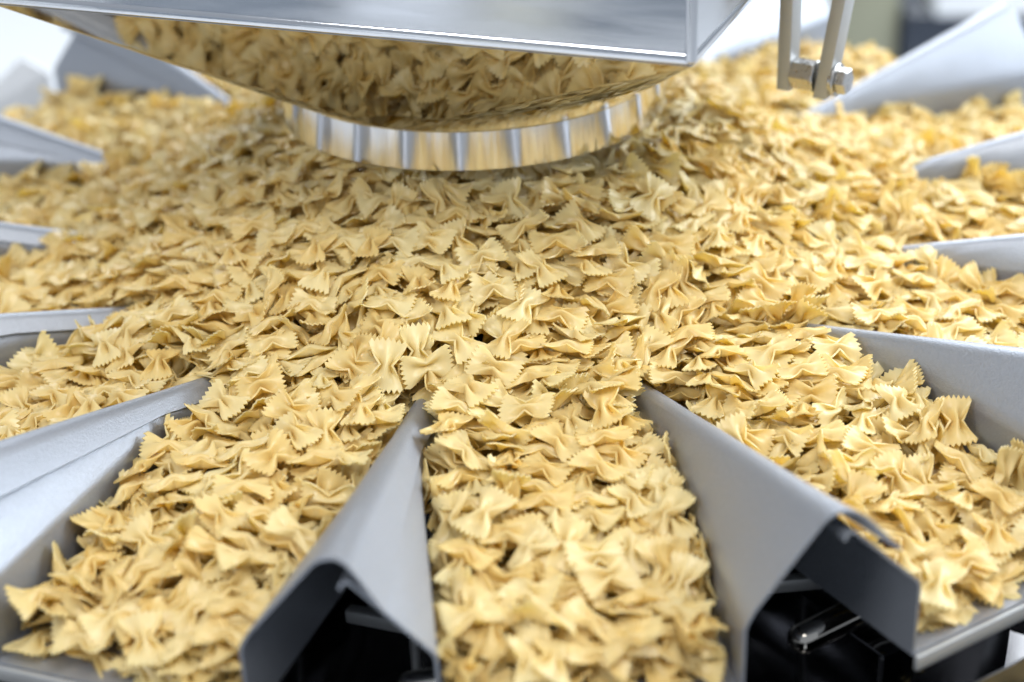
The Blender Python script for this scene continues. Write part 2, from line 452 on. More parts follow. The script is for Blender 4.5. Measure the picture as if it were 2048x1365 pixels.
# feed buckets under the trough ends that reach the lower edge of the picture
def bucket(k, label):
    az = PHI0 + (k + .5) * D2
    r = empty('feed_bucket', (0, 0, 0), az)
    tag(r, label, 'bucket', 'steel buckets under the trough ends')
    t = .0012
    link('back_plate', box_mesh('back_plate', -.118, .118, -.566, -.5648, -.19, .0085, M_DARK), r)
    link('front_plate', box_mesh('front_plate', -.118, .118, -.700, -.6988, -.19, .0, M_DARK), r)
    for s in (-1, 1):
        link('side_plate', box_mesh('side_plate', min(s * .1182, s * .1194), max(s * .1182, s * .1194), -.700, -.566, -.19, .004, M_DARK), r)
    link('base', box_mesh('base', -.118, .118, -.6985, -.5665, -.1915, -.1902, M_DARK), r)
    return r
bucket(0, 'dark steel bucket below the trough end in the lower right corner')
bucket(1, 'dark steel bucket below the first right trough up, at the right frame edge')
bucket(-1, 'dark steel bucket below the centre trough at the bottom edge')
bucket(-2, 'dark steel bucket below the trough end in the lower left corner')

# ---------------------------------------------------------------- farfalle sheet (numpy)
def farfalle(seed, nu, nv, teeth):
    """closed thin pinched bow with pinked ends; returns verts, quads"""
    g = np.random.default_rng(seed)
    L = .0139 * g.uniform(.92, 1.07); w1 = .0114 * g.uniform(.90, 1.08); w0 = .0033 * g.uniform(.75, 1.25)
    A = .0036 * g.uniform(.85, 1.2)
    bend = g.normal(0, 7.); twist = g.normal(0, .20); roll_l = g.normal(0, .15); roll_r = g.normal(0, .15)
    wav = g.normal(0, .0009, 4); ph = g.uniform(0, 6.28, 4); skew = g.normal(0, .05)
    if seed % 7 == 3:                                       # now and then a misshapen bow
        bend *= 2.2; twist *= 2.0; roll_l *= 2.5; wav = wav * 2.2; A *= .7
    droop = abs(g.normal(0, .10)) - .04
    base = np.linspace(0, 1, nu // 2 + 1)
    base = base ** 1.08
    if nu >= 11: base[-2] = .90
    U = np.concatenate([-base[::-1], base[1:]])
    Vv = np.linspace(-1, 1, nv)
    u, s = np.meshgrid(U, Vv, indexing='ij')
    au = np.abs(u)
    k = np.clip(au, 0, 1)
    prof = 1 - (1 - np.clip(k / .92, 0, 1)) ** 1.32
    wd = w0 + (w1 - w0) * prof
    x = L * u * (1 + .10 * (1 - s ** 2) * k ** 2) - .0022 * np.sign(u) * 0
    tooth = (1 - np.abs(((np.arange(nv) * teeth * 2 / (nv - 1)) % 2) - 1))          # 0..1 triangle wave
    edge = np.zeros_like(u)
    edge[0, :] = -1; edge[-1, :] = 1
    x = x + edge * (tooth[None, :] - .5) * .0027
    y = wd * s
    fold = A * np.exp(-(k / .56) ** 2)
    z = fold * (np.cos(1.5 * np.pi * s) - .10 + .30 * np.abs(s) ** 4)
    # flattened crest at the very pinch, lips curling at the sides
    z = z + .0012 * np.exp(-(k / .22) ** 2) * np.abs(s) ** 3
    side = (u > 0)
    z = z + np.where(side, wav[0], wav[1]) * np.sin(2.2 * s + np.where(side, ph[0], ph[1])) * k ** 1.5
    z = z + np.where(side, wav[2], wav[3]) * .6 * np.sin(4.4 * s + np.where(side, ph[2], ph[3])) * k ** 2
    # twist, wing roll, bend
    ang = twist * u + np.where(side, roll_r, roll_l) * k ** 1.3
    y, z = y * np.cos(ang) - z * np.sin(ang), y * np.sin(ang) + z * np.cos(ang)
    z = z + bend * x * x * .6 - droop * L * k ** 1.6
    y = y + skew * x
    P = np.stack([x, y, z], -1)
    # normals and thickness
    du = np.gradient(P, axis=0); dv = np.gradient(P, axis=1)
    N = np.cross(du, dv); N /= np.linalg.norm(N, axis=-1, keepdims=True) + 1e-12
    th = .00046 * (1 + .5 * np.exp(-(k / .2) ** 2))[..., None]
    top = (P + N * th).reshape(-1, 3); bot = (P - N * th).reshape(-1, 3)
    idx = np.arange(nu * nv).reshape(nu, nv); n = nu * nv
    a, b, c, d = idx[:-1, :-1].ravel(), idx[1:, :-1].ravel(), idx[1:, 1:].ravel(), idx[:-1, 1:].ravel()
    q1 = np.stack([a, b, c, d], 1); q2 = np.stack([d, c, b, a], 1) + n
    ring = np.concatenate([idx[:, 0], idx[-1, 1:], idx[-2::-1, -1], idx[0, -2:0:-1]])
    m = len(ring)
    rt = np.arange(m) + 2 * n; rb = rt + m
    q3 = np.stack([rt, rb, np.roll(rb, -1), np.roll(rt, -1)], 1)
    V = np.concatenate([top, bot, top[ring], bot[ring]]); Q = np.concatenate([q1, q2, q3])
    t0 = (.22 * k ** 4 - .16 * np.exp(-(k / .25) ** 2)).ravel()
    T = np.concatenate([t0, t0, t0[ring] + .08, t0[ring] + .08])
    return V.astype(np.float32), Q.astype(np.int32), T.astype(np.float32)

def rotmat(q):
    w, x, y, z = q.T
    return np.stack([1 - 2 * (y * y + z * z), 2 * (x * y - z * w), 2 * (x * z + y * w),
                     2 * (x * y + z * w), 1 - 2 * (x * x + z * z), 2 * (y * z - x * w),
                     2 * (x * z - y * w), 2 * (y * z + x * w), 1 - 2 * (x * x + y * y)], 1).reshape(-1, 3, 3)

# ================================================================= pasta
# settled bows, one per row: x y z in quarter millimetres, then the turn as a quaternion in hundredths
# the first N_SINGLE rows show largest and are objects of their own, rows up to N_SEEN show in part
N_SINGLE, N_SEEN = 300, 2035
ROWS = [
-715,-2013,211,81,17,-19,99, 239,-1917,253,10,21,-99,-26, 272,-2112,240,99,7,-27,-6, -43,-2044,263,99,2,4,15, -15,-1726,294,11,-99,-46,-16, 925,-1948,222,64,4,10,-99,
-153,-1162,357,7,15,-99,-73, 218,-1869,274,15,-12,28,-99, 115,-2140,221,99,17,21,85, 376,-1727,278,31,-33,99,15, 79,-1957,249,5,28,99,14, -634,-1928,223,53,10,21,-99,
15,-1204,368,25,-99,25,5, -503,-1476,310,4,49,-99,-24, 160,-1840,285,99,21,-19,82, 86,-1345,334,11,-11,-21,99, 210,-2107,199,99,7,5,-11, 36,-1785,281,15,11,99,9,
1007,-1849,210,23,-4,16,-99, -251,-1174,370,95,34,58,-99, -731,-1958,221,99,21,-4,20, 81,-1835,271,26,-23,99,6, -96,-1700,260,9,-99,-84,-53, -50,-1835,270,99,-7,8,-29,
389,-1934,241,99,21,-28,59, 1091,-1399,280,99,21,36,-89, -520,-1982,267,1,1,1,99, -591,-1687,294,99,5,2,-55, 1132,-1643,229,0,-99,45,11, -795,-1934,212,99,12,-5,33,
968,-1339,305,10,-99,89,6, -534,-2054,250,99,6,2,-17, 1096,-1754,213,99,6,0,94, -811,-1835,234,32,-99,95,-16, -364,-1605,267,4,-4,-81,99, -560,-1186,338,99,22,-7,12,
923,-1560,240,99,41,18,-74, -856,-1972,185,11,1,-1,99, -11,-843,502,99,23,-13,19, 577,-1456,284,61,32,-41,99, 159,-1456,308,5,-99,44,7, 120,-1667,291,99,-3,-12,-10,
-649,-1225,317,13,-99,35,-4, 246,-1556,297,41,4,-2,99, -47,-1270,353,8,-99,43,-2, -457,-1397,328,39,-5,-16,99, 17,-946,457,99,18,0,5, 702,-1110,336,99,7,-9,28,
781,-1247,283,32,-99,13,-11, 66,-2147,227,99,-15,23,-71, -141,-775,524,99,44,-17,-28, 455,-608,545,64,4,47,-99, 141,-888,482,99,12,19,-55, 0,-2061,239,99,3,-20,64,
-421,-1767,292,27,-15,-99,-1, 199,-2030,223,17,-28,-99,7, 125,-1534,282,99,3,-2,-29, -838,-1017,321,99,11,-11,99, 884,-1806,233,99,-11,4,-64, -56,-1494,312,46,23,2,99,
-761,-1816,244,99,-4,-22,38, 314,-1664,272,64,4,3,99, 269,-1366,335,91,-6,-32,99, 971,-1723,205,99,38,-30,-81, 483,-438,562,20,-15,-47,99, 395,-2119,235,22,-78,-99,87,
-333,-1154,361,41,6,-39,99, -385,-1395,321,90,18,-22,99, -545,-1030,375,99,10,-1,14, -560,-1859,219,6,20,-99,-21, 185,-1035,419,16,5,-12,99, -762,-1706,248,99,17,4,-55,
-878,-1751,224,66,6,2,-99, -471,-1316,331,26,0,-32,99, 301,-1965,238,22,1,-16,-99, -45,-2015,243,99,24,-5,68, -72,-1113,399,47,11,-13,99, -596,-1780,271,4,23,-3,99,
314,-907,446,99,15,-11,-17, 46,-1120,404,99,5,-20,50, 92,-1017,441,60,3,15,-99, 249,-732,534,99,9,21,-35, 871,-1086,321,99,18,12,12, 1020,-1416,290,99,-24,-33,54,
-990,-921,324,29,-99,92,-2, 695,-1422,277,99,6,-13,-45, 192,-1368,306,19,-99,75,-9, 360,-2064,187,99,-17,20,-86, 182,-798,518,99,5,2,6, -637,-542,483,99,16,-10,6,
983,-1561,224,85,26,-38,99, -425,-820,460,71,-1,18,-99, 763,-1181,318,99,5,-2,9, 429,-926,423,49,29,11,-99, 262,-1455,316,4,4,-3,-99, 644,-1188,323,99,6,-8,-50,
389,-1101,350,13,-99,-37,-24, 539,-1285,295,99,7,1,58, -176,-1130,385,73,64,-42,99, 728,-801,371,38,15,-36,99, -61,-2159,213,99,33,-41,-72, 226,-1719,271,36,-13,-1,99,
-72,-1954,233,92,-4,-66,99, 297,-1820,255,96,11,17,-99, 297,-1498,294,50,4,-10,99, -956,-1887,246,99,-11,16,49, 854,-1195,313,29,-6,-12,99, -558,-1583,301,99,-12,3,8,
101,-744,538,22,13,7,-99, -270,-854,472,18,-15,-15,99, 377,-1894,244,24,-99,80,58, -974,-1893,134,99,-8,11,68, -622,-2015,209,2,-99,-13,-16, 867,-731,352,52,5,-17,99,
-447,-923,425,13,2,-5,99, -96,-585,582,99,10,-3,-28, 791,-539,416,28,29,99,54, 315,-959,397,99,25,-26,10, 1041,-736,320,37,-22,35,-99, 104,-2038,251,99,-41,24,10,
-570,-618,474,19,-99,14,-25, 824,-1316,271,45,-31,64,-99, -647,-2010,169,99,-12,10,-87, 362,-855,458,39,6,-39,99, -246,-985,446,14,-2,-6,99, -839,-812,357,35,1,11,-99,
970,-1416,261,13,-30,36,-99, -521,-1822,274,99,-11,11,14, -727,-1525,283,19,2,-10,-99, 874,-1483,270,25,20,-22,99, 802,-1678,262,99,10,-31,41, 451,-1108,341,99,-5,-15,53,
34,-1421,323,99,-52,36,-4, 167,-1931,241,99,10,8,1, 377,-2019,235,99,3,-25,-52, -98,-1018,431,77,-8,-15,99, -75,-673,552,1,3,7,-99, -443,-744,495,15,-67,99,0,
-992,-1152,280,9,99,-75,-6, -102,-870,485,99,-2,3,-55, -529,-1766,277,99,-19,13,-17, -367,-1282,346,20,39,99,12, 1022,-1865,165,23,13,6,99, 456,-1188,314,4,9,-2,99,
-100,-1409,333,73,-10,-4,-99, 1411,-675,266,99,10,-7,-3, -365,-723,507,99,12,-11,-23, -1276,-33,290,99,25,3,-12, -49,-1030,419,66,-10,-39,99, -662,-1381,287,4,99,65,-9,
-71,-769,513,99,57,12,-83, 486,-755,474,10,16,99,25, -89,-1481,272,99,93,23,-55, -74,-1323,336,99,-4,16,-9, -560,-2033,207,82,-14,-12,99, -298,-752,504,-4,99,63,20,
-1101,-1055,262,99,10,-4,-41, 422,-783,481,99,-84,31,11, -171,-914,468,3,92,99,3, -490,-1566,281,99,8,-12,-66, 287,-2066,213,99,2,2,-86, 607,-549,485,99,16,-4,37,
-602,-1119,340,99,4,-18,25, -937,-950,311,2,99,83,20, 822,-1543,263,15,-21,71,-99, 439,-995,380,8,87,99,42, -672,-376,509,11,-16,-16,99, -384,-1569,251,99,56,-35,48,
-284,-562,552,14,2,13,-99, -841,-1524,258,99,-20,-27,63, 1079,-1502,243,99,-4,23,-26, 1253,-634,271,20,-99,-44,-17, 284,-825,493,6,99,7,6, -368,-539,544,43,5,17,-99,
1223,-1514,218,99,18,-86,32, -754,-1387,297,99,-13,7,2, -270,-1037,407,31,-99,34,-16, 319,-2085,163,59,-3,-16,99, -305,-1328,337,92,4,-13,-99, -1201,-826,251,16,-24,99,49,
884,-1670,239,99,-14,3,28, 699,-566,455,99,7,2,59, -758,-375,460,28,0,33,-99, -717,-1281,284,99,20,25,52, 357,-1871,246,35,-62,-99,-18, -563,-857,427,99,11,-60,24,
-267,-1344,326,4,-5,8,99, -915,-1124,286,36,-19,-14,99, -725,-1852,246,99,-17,-23,26, -674,-1449,289,99,-12,7,15, -470,-1280,334,17,17,41,-99, -880,-1924,173,1,-17,-48,99,
77,-1122,386,13,4,4,-99, 398,-2085,149,12,2,3,99, 328,-1974,221,16,-15,7,99, -336,-1509,318,27,-13,10,99, 1037,-548,338,99,11,6,-45, 976,-127,410,10,-11,15,-99,
1169,-1538,220,99,-73,-88,-25, -947,-865,331,2,-99,-63,-15, 1233,-558,293,99,22,12,-72, 251,-1979,219,66,-16,16,99, 500,-1056,364,12,99,0,7, -830,-37,498,69,0,-17,99,
259,-861,473,61,2,2,99, 488,-962,380,99,10,-14,31, 99,-1224,354,16,2,99,-7, -685,-637,444,12,99,96,17, 623,-672,453,99,3,0,95, 53,-625,564,1,-8,3,-99,
-942,-1866,209,28,99,-90,-6, 734,-632,419,99,12,8,67, 261,-584,566,8,-6,0,99, 4,-544,573,20,-6,11,-99, 213,-1650,274,99,-16,4,-5, 898,-823,284,1,-16,-10,99,
-482,-620,505,5,-13,-17,99, -434,-1771,273,14,16,0,99, -1363,-541,239,34,-99,-53,-16, 1216,-902,268,99,5,0,24, 194,-1134,384,6,1,11,99, 1560,6,285,99,81,-60,-28,
834,-228,460,99,30,19,50, 1057,-1785,197,99,-2,21,-62, -402,-1488,310,99,-17,-8,9, -1053,23,384,74,3,22,-99, -579,-1420,300,15,12,-11,-99, 942,-661,347,99,12,2,81,
23,-1894,231,31,-99,20,-12, 179,-552,575,99,-1,-2,29, -89,-937,462,70,5,3,-99, -584,-1780,240,99,-8,27,-90, 102,-2090,196,48,19,-32,99, 716,-1474,218,40,11,99,18,
-841,-1619,248,62,7,23,99, -598,-910,396,22,-99,51,-32, 597,-1426,279,99,24,12,-20, 1039,-638,342,10,-2,2,99, 305,-1583,277,15,26,99,-8, -714,-781,390,18,-11,2,99,
-238,-736,505,99,15,-8,-19, -561,-460,525,58,-16,-17,99, -1315,-462,267,6,0,-7,99, 710,-427,468,74,8,28,-99, -637,-1826,229,26,66,-17,99, -507,-1637,261,99,-4,21,-2,
4,-667,544,72,3,-13,99, 878,-1381,284,99,-12,-6,63, -568,-1522,282,99,43,4,54, -1260,-270,291,50,12,9,-99, 1057,-1633,227,43,-14,-12,-99, 974,-1618,231,10,0,99,-33,
248,-1290,353,49,-21,3,99, 1027,-364,398,99,-50,31,-20, 420,-2049,232,99,-23,-5,-95, -1274,-368,276,99,10,2,20, -840,-670,383,99,-4,-3,-2, -867,-1651,241,13,99,-31,-21,
594,-1346,305,26,40,99,1, -837,-1675,239,1,99,31,-26, -394,-996,392,99,-14,-40,32, 885,-96,468,99,2,17,-97, 802,-1610,268,99,80,-37,-52, 766,-387,453,99,12,-3,37,
-107,-1614,250,70,-69,-99,-19, 145,-624,560,99,2,0,97, -273,-654,511,21,31,23,-99, 1192,-364,292,99,23,-10,38, -514,-868,413,98,12,1,-99, -1191,-1060,231,99,23,19,-52,
-1204,-844,237,39,-99,34,7, -659,-983,346,22,-5,99,0, 381,-1637,283,9,89,99,36, 1092,-482,328,99,9,4,14, -742,-1594,242,99,-6,-14,-64, 306,-1278,357,99,-3,-19,-7,
-570,-366,554,19,-18,-9,99, -885,-1837,237,99,-39,1,-53, 1340,-653,260,99,35,47,-42, -328,-457,573,36,-4,10,-99, -774,-581,413,7,99,-57,-3, -89,-2095,203,96,21,99,-10,
-252,-1119,388,99,34,-21,47, 641,-1324,300,99,-7,-14,12, 1014,-883,307,20,-9,-4,-99, -442,-943,398,11,77,99,18, 301,-1106,353,99,-3,-15,-3, -323,-1254,345,62,16,-7,-99,
1464,-114,294,4,-10,10,-99, -67,-1855,254,99,15,9,82, -643,-1599,282,99,4,-16,-58, -924,-202,419,3,-99,-8,-2, -271,-910,440,60,-9,-17,99, -729,-819,372,82,-6,1,99,
900,-1943,141,3,99,13,3, 264,-1204,352,27,-35,0,99, -1043,-1145,265,2,55,-99,-14, 504,-876,413,86,20,-72,99, 729,-1578,239,14,-99,44,-29, 603,-248,548,67,-1,-8,99,
-1213,-389,279,8,51,-99,-7, -321,-1111,364,59,28,19,-99, 632,-836,392,7,-2,9,99, -862,-391,408,15,-99,64,17, -857,-1895,186,16,5,-86,99, -640,-1079,341,41,-22,-2,99,
607,-775,422,20,24,-99,33, 391,-630,535,99,17,20,8, 798,-1010,323,12,99,2,2, 958,-503,350,99,13,30,-66, 197,-858,455,18,5,-16,99, 1076,-1833,144,48,13,13,-99,
1266,-730,274,99,-4,6,-21, 1184,-286,325,45,-27,-99,-34, 1307,-803,263,64,-2,2,99, 1235,-820,277,39,8,-14,-99, -814,-1457,283,72,13,-27,-99, 683,-923,328,37,99,85,-58,
816,-902,315,99,-53,-41,-56, 714,-868,344,99,37,26,-34, -760,-968,347,28,99,-58,-15, 765,-1420,274,99,-4,-6,-3, 33,-1623,286,66,99,-69,49, -203,-1034,422,27,26,6,-99,
-390,-1640,258,99,-39,9,1, -91,-1292,316,21,-2,21,-99, -377,-828,443,30,27,-13,-99, -895,-1846,217,33,8,32,99, 805,-862,330,63,39,99,-45, 438,-1834,245,99,40,-74,-44,
-712,-29,552,1,-75,-99,-4, 718,-714,386,99,7,-14,-18, 1144,-1454,230,55,8,15,99, -606,-1314,280,32,36,-99,-4, 344,-1470,276,99,-2,-9,22, -177,-551,568,99,15,14,97,
-1389,50,275,21,-99,13,10, -1144,-1140,238,99,-7,-7,65, -1134,-897,262,11,99,10,2, -845,-442,408,99,10,10,-4, 1126,-817,271,99,10,1,-22, -445,-1059,360,99,-22,-7,-3,
-440,-505,558,56,13,-9,-99, 919,-1739,213,24,99,-18,-48, -674,-1906,216,99,31,-4,31, 470,-911,414,84,37,-1,-99, 465,-810,451,23,-21,-80,-99, 484,-367,597,99,-8,5,-74,
1027,-1646,204,99,4,18,29, 1361,-95,295,66,-10,-11,99, 986,-1240,278,99,3,-36,-14, 1668,519,253,99,9,-10,34, -508,-1097,338,99,3,-12,-30, 650,-361,532,10,-45,-99,9,
-698,-237,516,99,11,5,32, -649,-672,440,30,-9,-3,99, 1085,-1544,213,25,16,-6,99, -1209,389,296,67,-61,-99,-32, 764,-1707,243,17,-29,-30,99, 1171,-657,296,21,-18,-1,-99,
208,-2075,149,68,-1,-9,99, -1201,-467,257,65,5,-1,-99, -649,-1507,277,99,-15,-9,43, -413,-1181,344,99,-4,9,80, 45,-1302,319,26,24,-18,99, 1311,-938,239,12,16,10,-99,
-759,-262,485,5,-99,2,2, 507,-565,515,4,-29,-99,-17, 234,-480,584,14,41,-99,-4, 374,-401,596,15,-87,99,-8, 200,-1259,304,96,43,99,-54, 703,-330,506,99,17,15,-67,
933,-241,416,31,3,2,99, 1443,-327,257,16,17,22,-99, 352,-677,518,6,14,-99,32, 1098,-1651,189,99,14,15,28, 320,-1043,364,19,2,99,-17, 596,-1224,317,99,-30,4,-67,
-1097,-572,241,48,-60,26,99, 179,-942,440,99,-19,6,-98, 951,-394,383,42,-48,-17,99, -1538,1269,258,58,-64,99,48, -953,-427,378,86,12,-6,-99, 392,-2046,205,99,4,5,-19,
-1276,776,291,99,43,14,-14, 556,-647,477,1,-51,99,-8, -941,-576,345,99,-5,0,61, 97,-791,504,99,10,-1,-38, -362,-1044,388,87,-40,-56,99, -783,-503,425,25,-4,-1,99,
-173,-816,479,99,3,3,-2, 123,-1456,287,8,9,9,99, -816,-1544,241,95,-25,-34,99, 1014,-1820,186,32,9,2,99, 88,-856,478,99,-5,13,-51, 886,-535,375,99,-12,15,-46,
-504,-449,534,95,17,-7,-99, 550,-179,565,1,62,-99,-7, -1008,123,394,39,-99,50,8, -672,-1737,284,99,-20,-65,-63, 1214,-49,351,99,-2,-9,-55, 1171,118,356,99,-2,12,-27,
701,-136,559,84,-4,1,99, -45,-2119,172,45,-34,-8,99, -10,-1429,311,51,-9,33,99, 1247,1295,268,26,-1,22,-99, -778,-1046,274,15,15,-1,-99, -904,-1035,294,31,-3,-2,99,
-872,-105,450,99,5,-14,3, -980,-1055,267,19,2,11,-99, 923,-737,322,99,5,21,-68, -1028,-239,348,99,-4,7,-69, -733,-1588,267,14,99,-57,24, -1040,-847,280,70,99,-7,8,
-675,-1262,294,41,14,23,99, 1464,341,274,2,-56,-68,-99, 762,-1515,270,88,84,99,94, 581,-933,366,99,-23,-23,90, 468,-561,536,99,20,4,-57, -619,-762,398,58,2,-7,99,
-626,-2057,143,9,99,-50,19, -968,-219,389,18,2,4,-99, 870,-675,341,99,35,1,65, -778,-340,457,11,-48,-99,-32, 865,-1858,228,99,-13,4,-69, -678,-676,406,99,18,-2,11,
640,-163,559,21,85,-99,-18, 1197,-738,267,72,16,1,99, -726,-2014,136,25,10,3,99, 1376,-782,252,99,-6,-6,-38, 661,-478,474,59,29,-24,99, -531,-2000,240,13,1,10,-99,
801,-154,493,99,37,25,82, -1145,933,315,99,-93,19,4, -553,-963,394,99,-13,-14,20, 477,-1186,267,26,-16,7,99, 247,-1017,395,99,-7,23,-85, 316,-1204,361,99,-22,-7,85,
-645,-277,532,99,-2,7,-19, 253,-953,418,64,-7,13,99, 563,-890,375,17,0,99,-8, 1019,-427,353,46,2,9,99, 1372,230,303,4,83,99,11, 395,-1729,256,99,32,-20,-86,
531,-1087,343,99,-6,-19,-69, 642,-941,333,23,28,-99,35, -1084,-222,338,99,5,2,-10, 713,-1344,277,24,-14,-11,-99, 346,-520,569,99,-13,1,-49, -152,-686,533,99,2,1,-41,
-315,-1491,231,69,87,-60,99, 1222,-284,328,90,-57,-99,-35, -274,-1323,293,99,1,-8,-57, -1053,-950,265,90,0,16,99, 648,-691,426,99,-1,-1,-76, 1280,-382,318,28,46,10,99,
87,-452,578,99,7,-21,93, -550,-698,453,99,-7,8,85, -697,158,542,99,12,-4,-92, 296,-415,581,99,7,18,-17, 1328,-299,299,99,-5,-1,-45, 1449,-32,295,5,-4,9,-99,
1159,-196,343,63,99,8,23, -1233,150,312,8,30,99,49, -1435,-209,243,99,32,-25,32, 1033,-406,370,99,-16,5,-22, -813,-954,255,99,45,-81,37, 590,-1271,315,40,-28,-1,-99,
1424,204,300,9,-99,2,-35, -1329,626,279,99,19,-23,97, 1635,4,268,97,73,99,-57, 578,-476,502,99,0,48,-55, 367,-1628,267,25,33,9,-99, 563,-1129,348,39,0,-13,-99,
210,-1564,269,99,-13,-8,62, 132,-1973,221,99,0,4,-4, 665,-971,322,18,2,28,99, 854,-339,428,-1,-99,55,4, 746,-1325,287,82,-17,-12,-99, 808,-641,383,99,-8,12,-94,
-407,-403,574,19,26,99,-5, 612,-1050,333,13,26,-99,7, -1166,-942,226,18,-1,-99,-28, -449,-1792,243,99,-29,-2,-80, -665,-482,476,46,11,10,-99, -1101,-538,277,16,4,99,-7,
652,-53,544,59,30,17,-99, -727,-438,455,99,2,4,8, -968,-768,333,99,-3,-15,-11, -206,-630,527,82,28,-27,99, 493,-827,418,31,36,-99,82, 1083,722,316,99,0,3,-6,
-1067,-471,319,99,-18,-3,97, 863,-1731,217,99,3,18,4, -684,-955,357,71,2,-43,-99, 1237,155,340,99,10,5,-29, 1296,-977,245,65,-17,-22,99, 515,-1173,343,99,-18,17,96,
-1025,-127,385,99,-6,0,93, 1681,710,229,99,18,-21,58, -339,-1356,301,88,3,-5,-99, -309,-1446,268,70,99,-44,48, -146,-1551,256,87,99,91,91, -573,-1679,261,99,7,13,35,
220,-1078,380,1,42,99,-28, -396,-1490,283,99,-10,1,40, 234,-1112,358,99,-6,-12,-42, -1145,-395,286,99,-8,1,58, 1316,318,282,99,52,-1,-93, 692,-922,362,5,-1,-99,42,
194,-804,495,21,12,7,-99, 211,-711,529,12,-5,18,-99, -476,-979,368,1,41,9,99, -1225,-1129,228,0,67,-99,-17, -77,-1558,287,99,-18,6,38, -659,-161,524,66,26,-2,-99,
1113,1167,294,99,28,-11,-78, 320,-763,484,65,17,11,-99, 745,-941,344,67,62,99,-6, 939,-901,269,99,-4,-7,-16, 1111,-897,287,5,22,16,99, 818,-1130,302,99,8,6,-13,
161,-1986,197,83,-3,-9,99, 1489,1432,232,6,-99,-15,5, 1604,574,250,16,-10,-3,99, 727,-14,570,99,-19,20,-13, -917,-2,417,7,12,-22,99, -624,-16,562,99,-4,6,-12,
1004,-1466,255,48,38,-37,-99, 42,-1522,296,91,-20,22,99, -868,-1077,285,99,-2,-14,-15, 1010,-1197,275,3,-53,-12,99, 38,-1077,384,60,34,-41,99, 1029,-125,368,34,12,99,43,
-457,-798,444,99,4,5,0, -1478,1263,267,5,-99,-94,-45, -1498,188,247,99,-6,-12,92, 906,-337,400,37,3,4,-99, 44,-1472,284,69,-13,-24,-99, -877,-563,366,99,-3,-2,-17,
1140,-1015,266,99,68,-9,96, 271,-658,549,14,-30,-99,22, 1152,-1501,209,99,16,25,22, -940,-1767,205,99,-55,67,-62, -968,735,338,53,-6,-64,99, -1222,744,298,99,19,-10,93,
-679,-1756,254,94,6,-71,-99, 148,-1312,318,52,99,-20,31, 320,-1335,286,99,-13,-2,-55, 980,49,440,4,6,13,99, 145,-1712,277,7,74,99,-25, 646,148,552,9,-11,-99,-18,
-841,-921,333,28,99,72,-21, 121,-1020,412,99,30,-10,90, 141,-1251,356,42,-31,12,99, -880,-1699,212,43,0,10,-99, 102,-1583,269,15,2,13,99, 532,-1205,315,87,-34,12,-99,
-722,-172,505,99,27,-1,-88, 20,-1442,289,20,74,99,-26, -1002,-967,277,8,-14,-7,-99, 104,-1388,303,40,3,-2,-99, -32,-2148,166,99,-12,-17,-11, -542,-1316,286,72,-4,-21,99,
-1036,919,324,3,-1,23,-99, -1103,-925,246,1,-99,-36,7, -434,-1106,346,13,-28,99,-11, 1035,-892,275,6,99,-83,18, 378,-469,577,7,82,-99,7, -366,-876,428,80,26,-20,-99,
-487,-344,538,99,10,-14,-28, 333,-1029,390,34,99,60,-7, -169,-479,588,77,5,13,99, 1516,731,235,99,15,31,-79, 673,-1209,309,99,12,-6,-77, -46,-1755,258,77,8,8,-99,
-658,-1048,348,99,-31,-7,79, 69,-1992,211,99,-1,15,85, -1140,-239,316,48,1,-10,-99, 14,-2076,193,19,-14,0,-99, -1268,-188,288,44,11,-19,99, -1273,341,297,61,28,-1,99,
1118,-1768,138,55,-7,-17,99, 903,-1241,283,47,3,15,99, 1542,-256,257,99,2,5,-74, -626,-834,371,9,13,-8,99, -584,-2015,173,99,-6,7,-34, -1518,434,276,11,98,99,4,
-1378,-243,243,99,-10,-42,34, -810,-1483,258,26,-27,-11,99, -35,-1565,269,91,-11,11,99, -382,-655,496,2,-11,10,-99, 439,-1109,257,24,-69,99,-13, -1369,98,280,57,9,30,-99,
-741,-1439,274,99,-12,0,-39, -983,-1815,176,48,-80,99,-86, 1190,-1777,204,99,21,-4,-33, -266,-447,598,40,-8,5,99, -730,-677,378,28,19,-7,99, 307,-1222,308,2,38,99,-96,
727,-130,501,26,-99,7,-4, 741,-1728,253,99,81,-42,-18, -328,-593,513,51,-7,-14,-99, -320,-1255,308,19,18,7,-99, 161,-1190,350,99,-10,-18,-13, 1511,10,304,99,-16,94,-27,
1113,-3,370,22,24,1,99, -819,-590,389,23,3,3,99, 448,-1864,191,51,-88,-62,99, -1664,1136,222,3,-99,11,-8, -1233,-555,266,74,-16,-13,-99, 889,-1150,283,99,8,-44,-16,
-1188,690,298,99,3,2,25, -535,-2064,178,15,14,99,-18, 512,-989,353,99,35,9,-97, -140,-1048,406,97,19,7,99, -850,-487,380,3,99,8,-5, -39,-857,470,20,14,24,-99,
975,-860,280,61,-6,13,99, 1254,398,299,99,16,-1,50, -335,-720,486,99,11,-2,30, -1423,-299,244,20,99,-23,80, -1228,-1183,235,6,-2,99,27, 0,-471,607,99,10,-17,68,
902,-1916,197,57,7,-7,99, -943,-60,414,99,21,-2,-30, -926,-489,364,34,-8,-13,-99, 765,-736,370,10,-59,99,11, -1149,857,304,68,1,-14,99, 27,-1572,296,88,-4,18,99,
-1147,-273,296,5,99,-7,-1, 1027,-1303,285,99,0,2,-94, -559,-90,567,23,-55,-99,24, -1657,1359,209,17,99,-73,-25, -518,-185,559,24,-2,0,-99, -1467,324,258,99,-22,0,25,
-621,-707,424,34,4,5,-99, 942,-1866,135,99,-2,4,-28, -486,-1728,259,36,99,-17,-34, 879,-413,392,15,-32,-21,-99, 153,-1823,267,99,18,-11,31, -715,-868,341,99,-21,7,5,
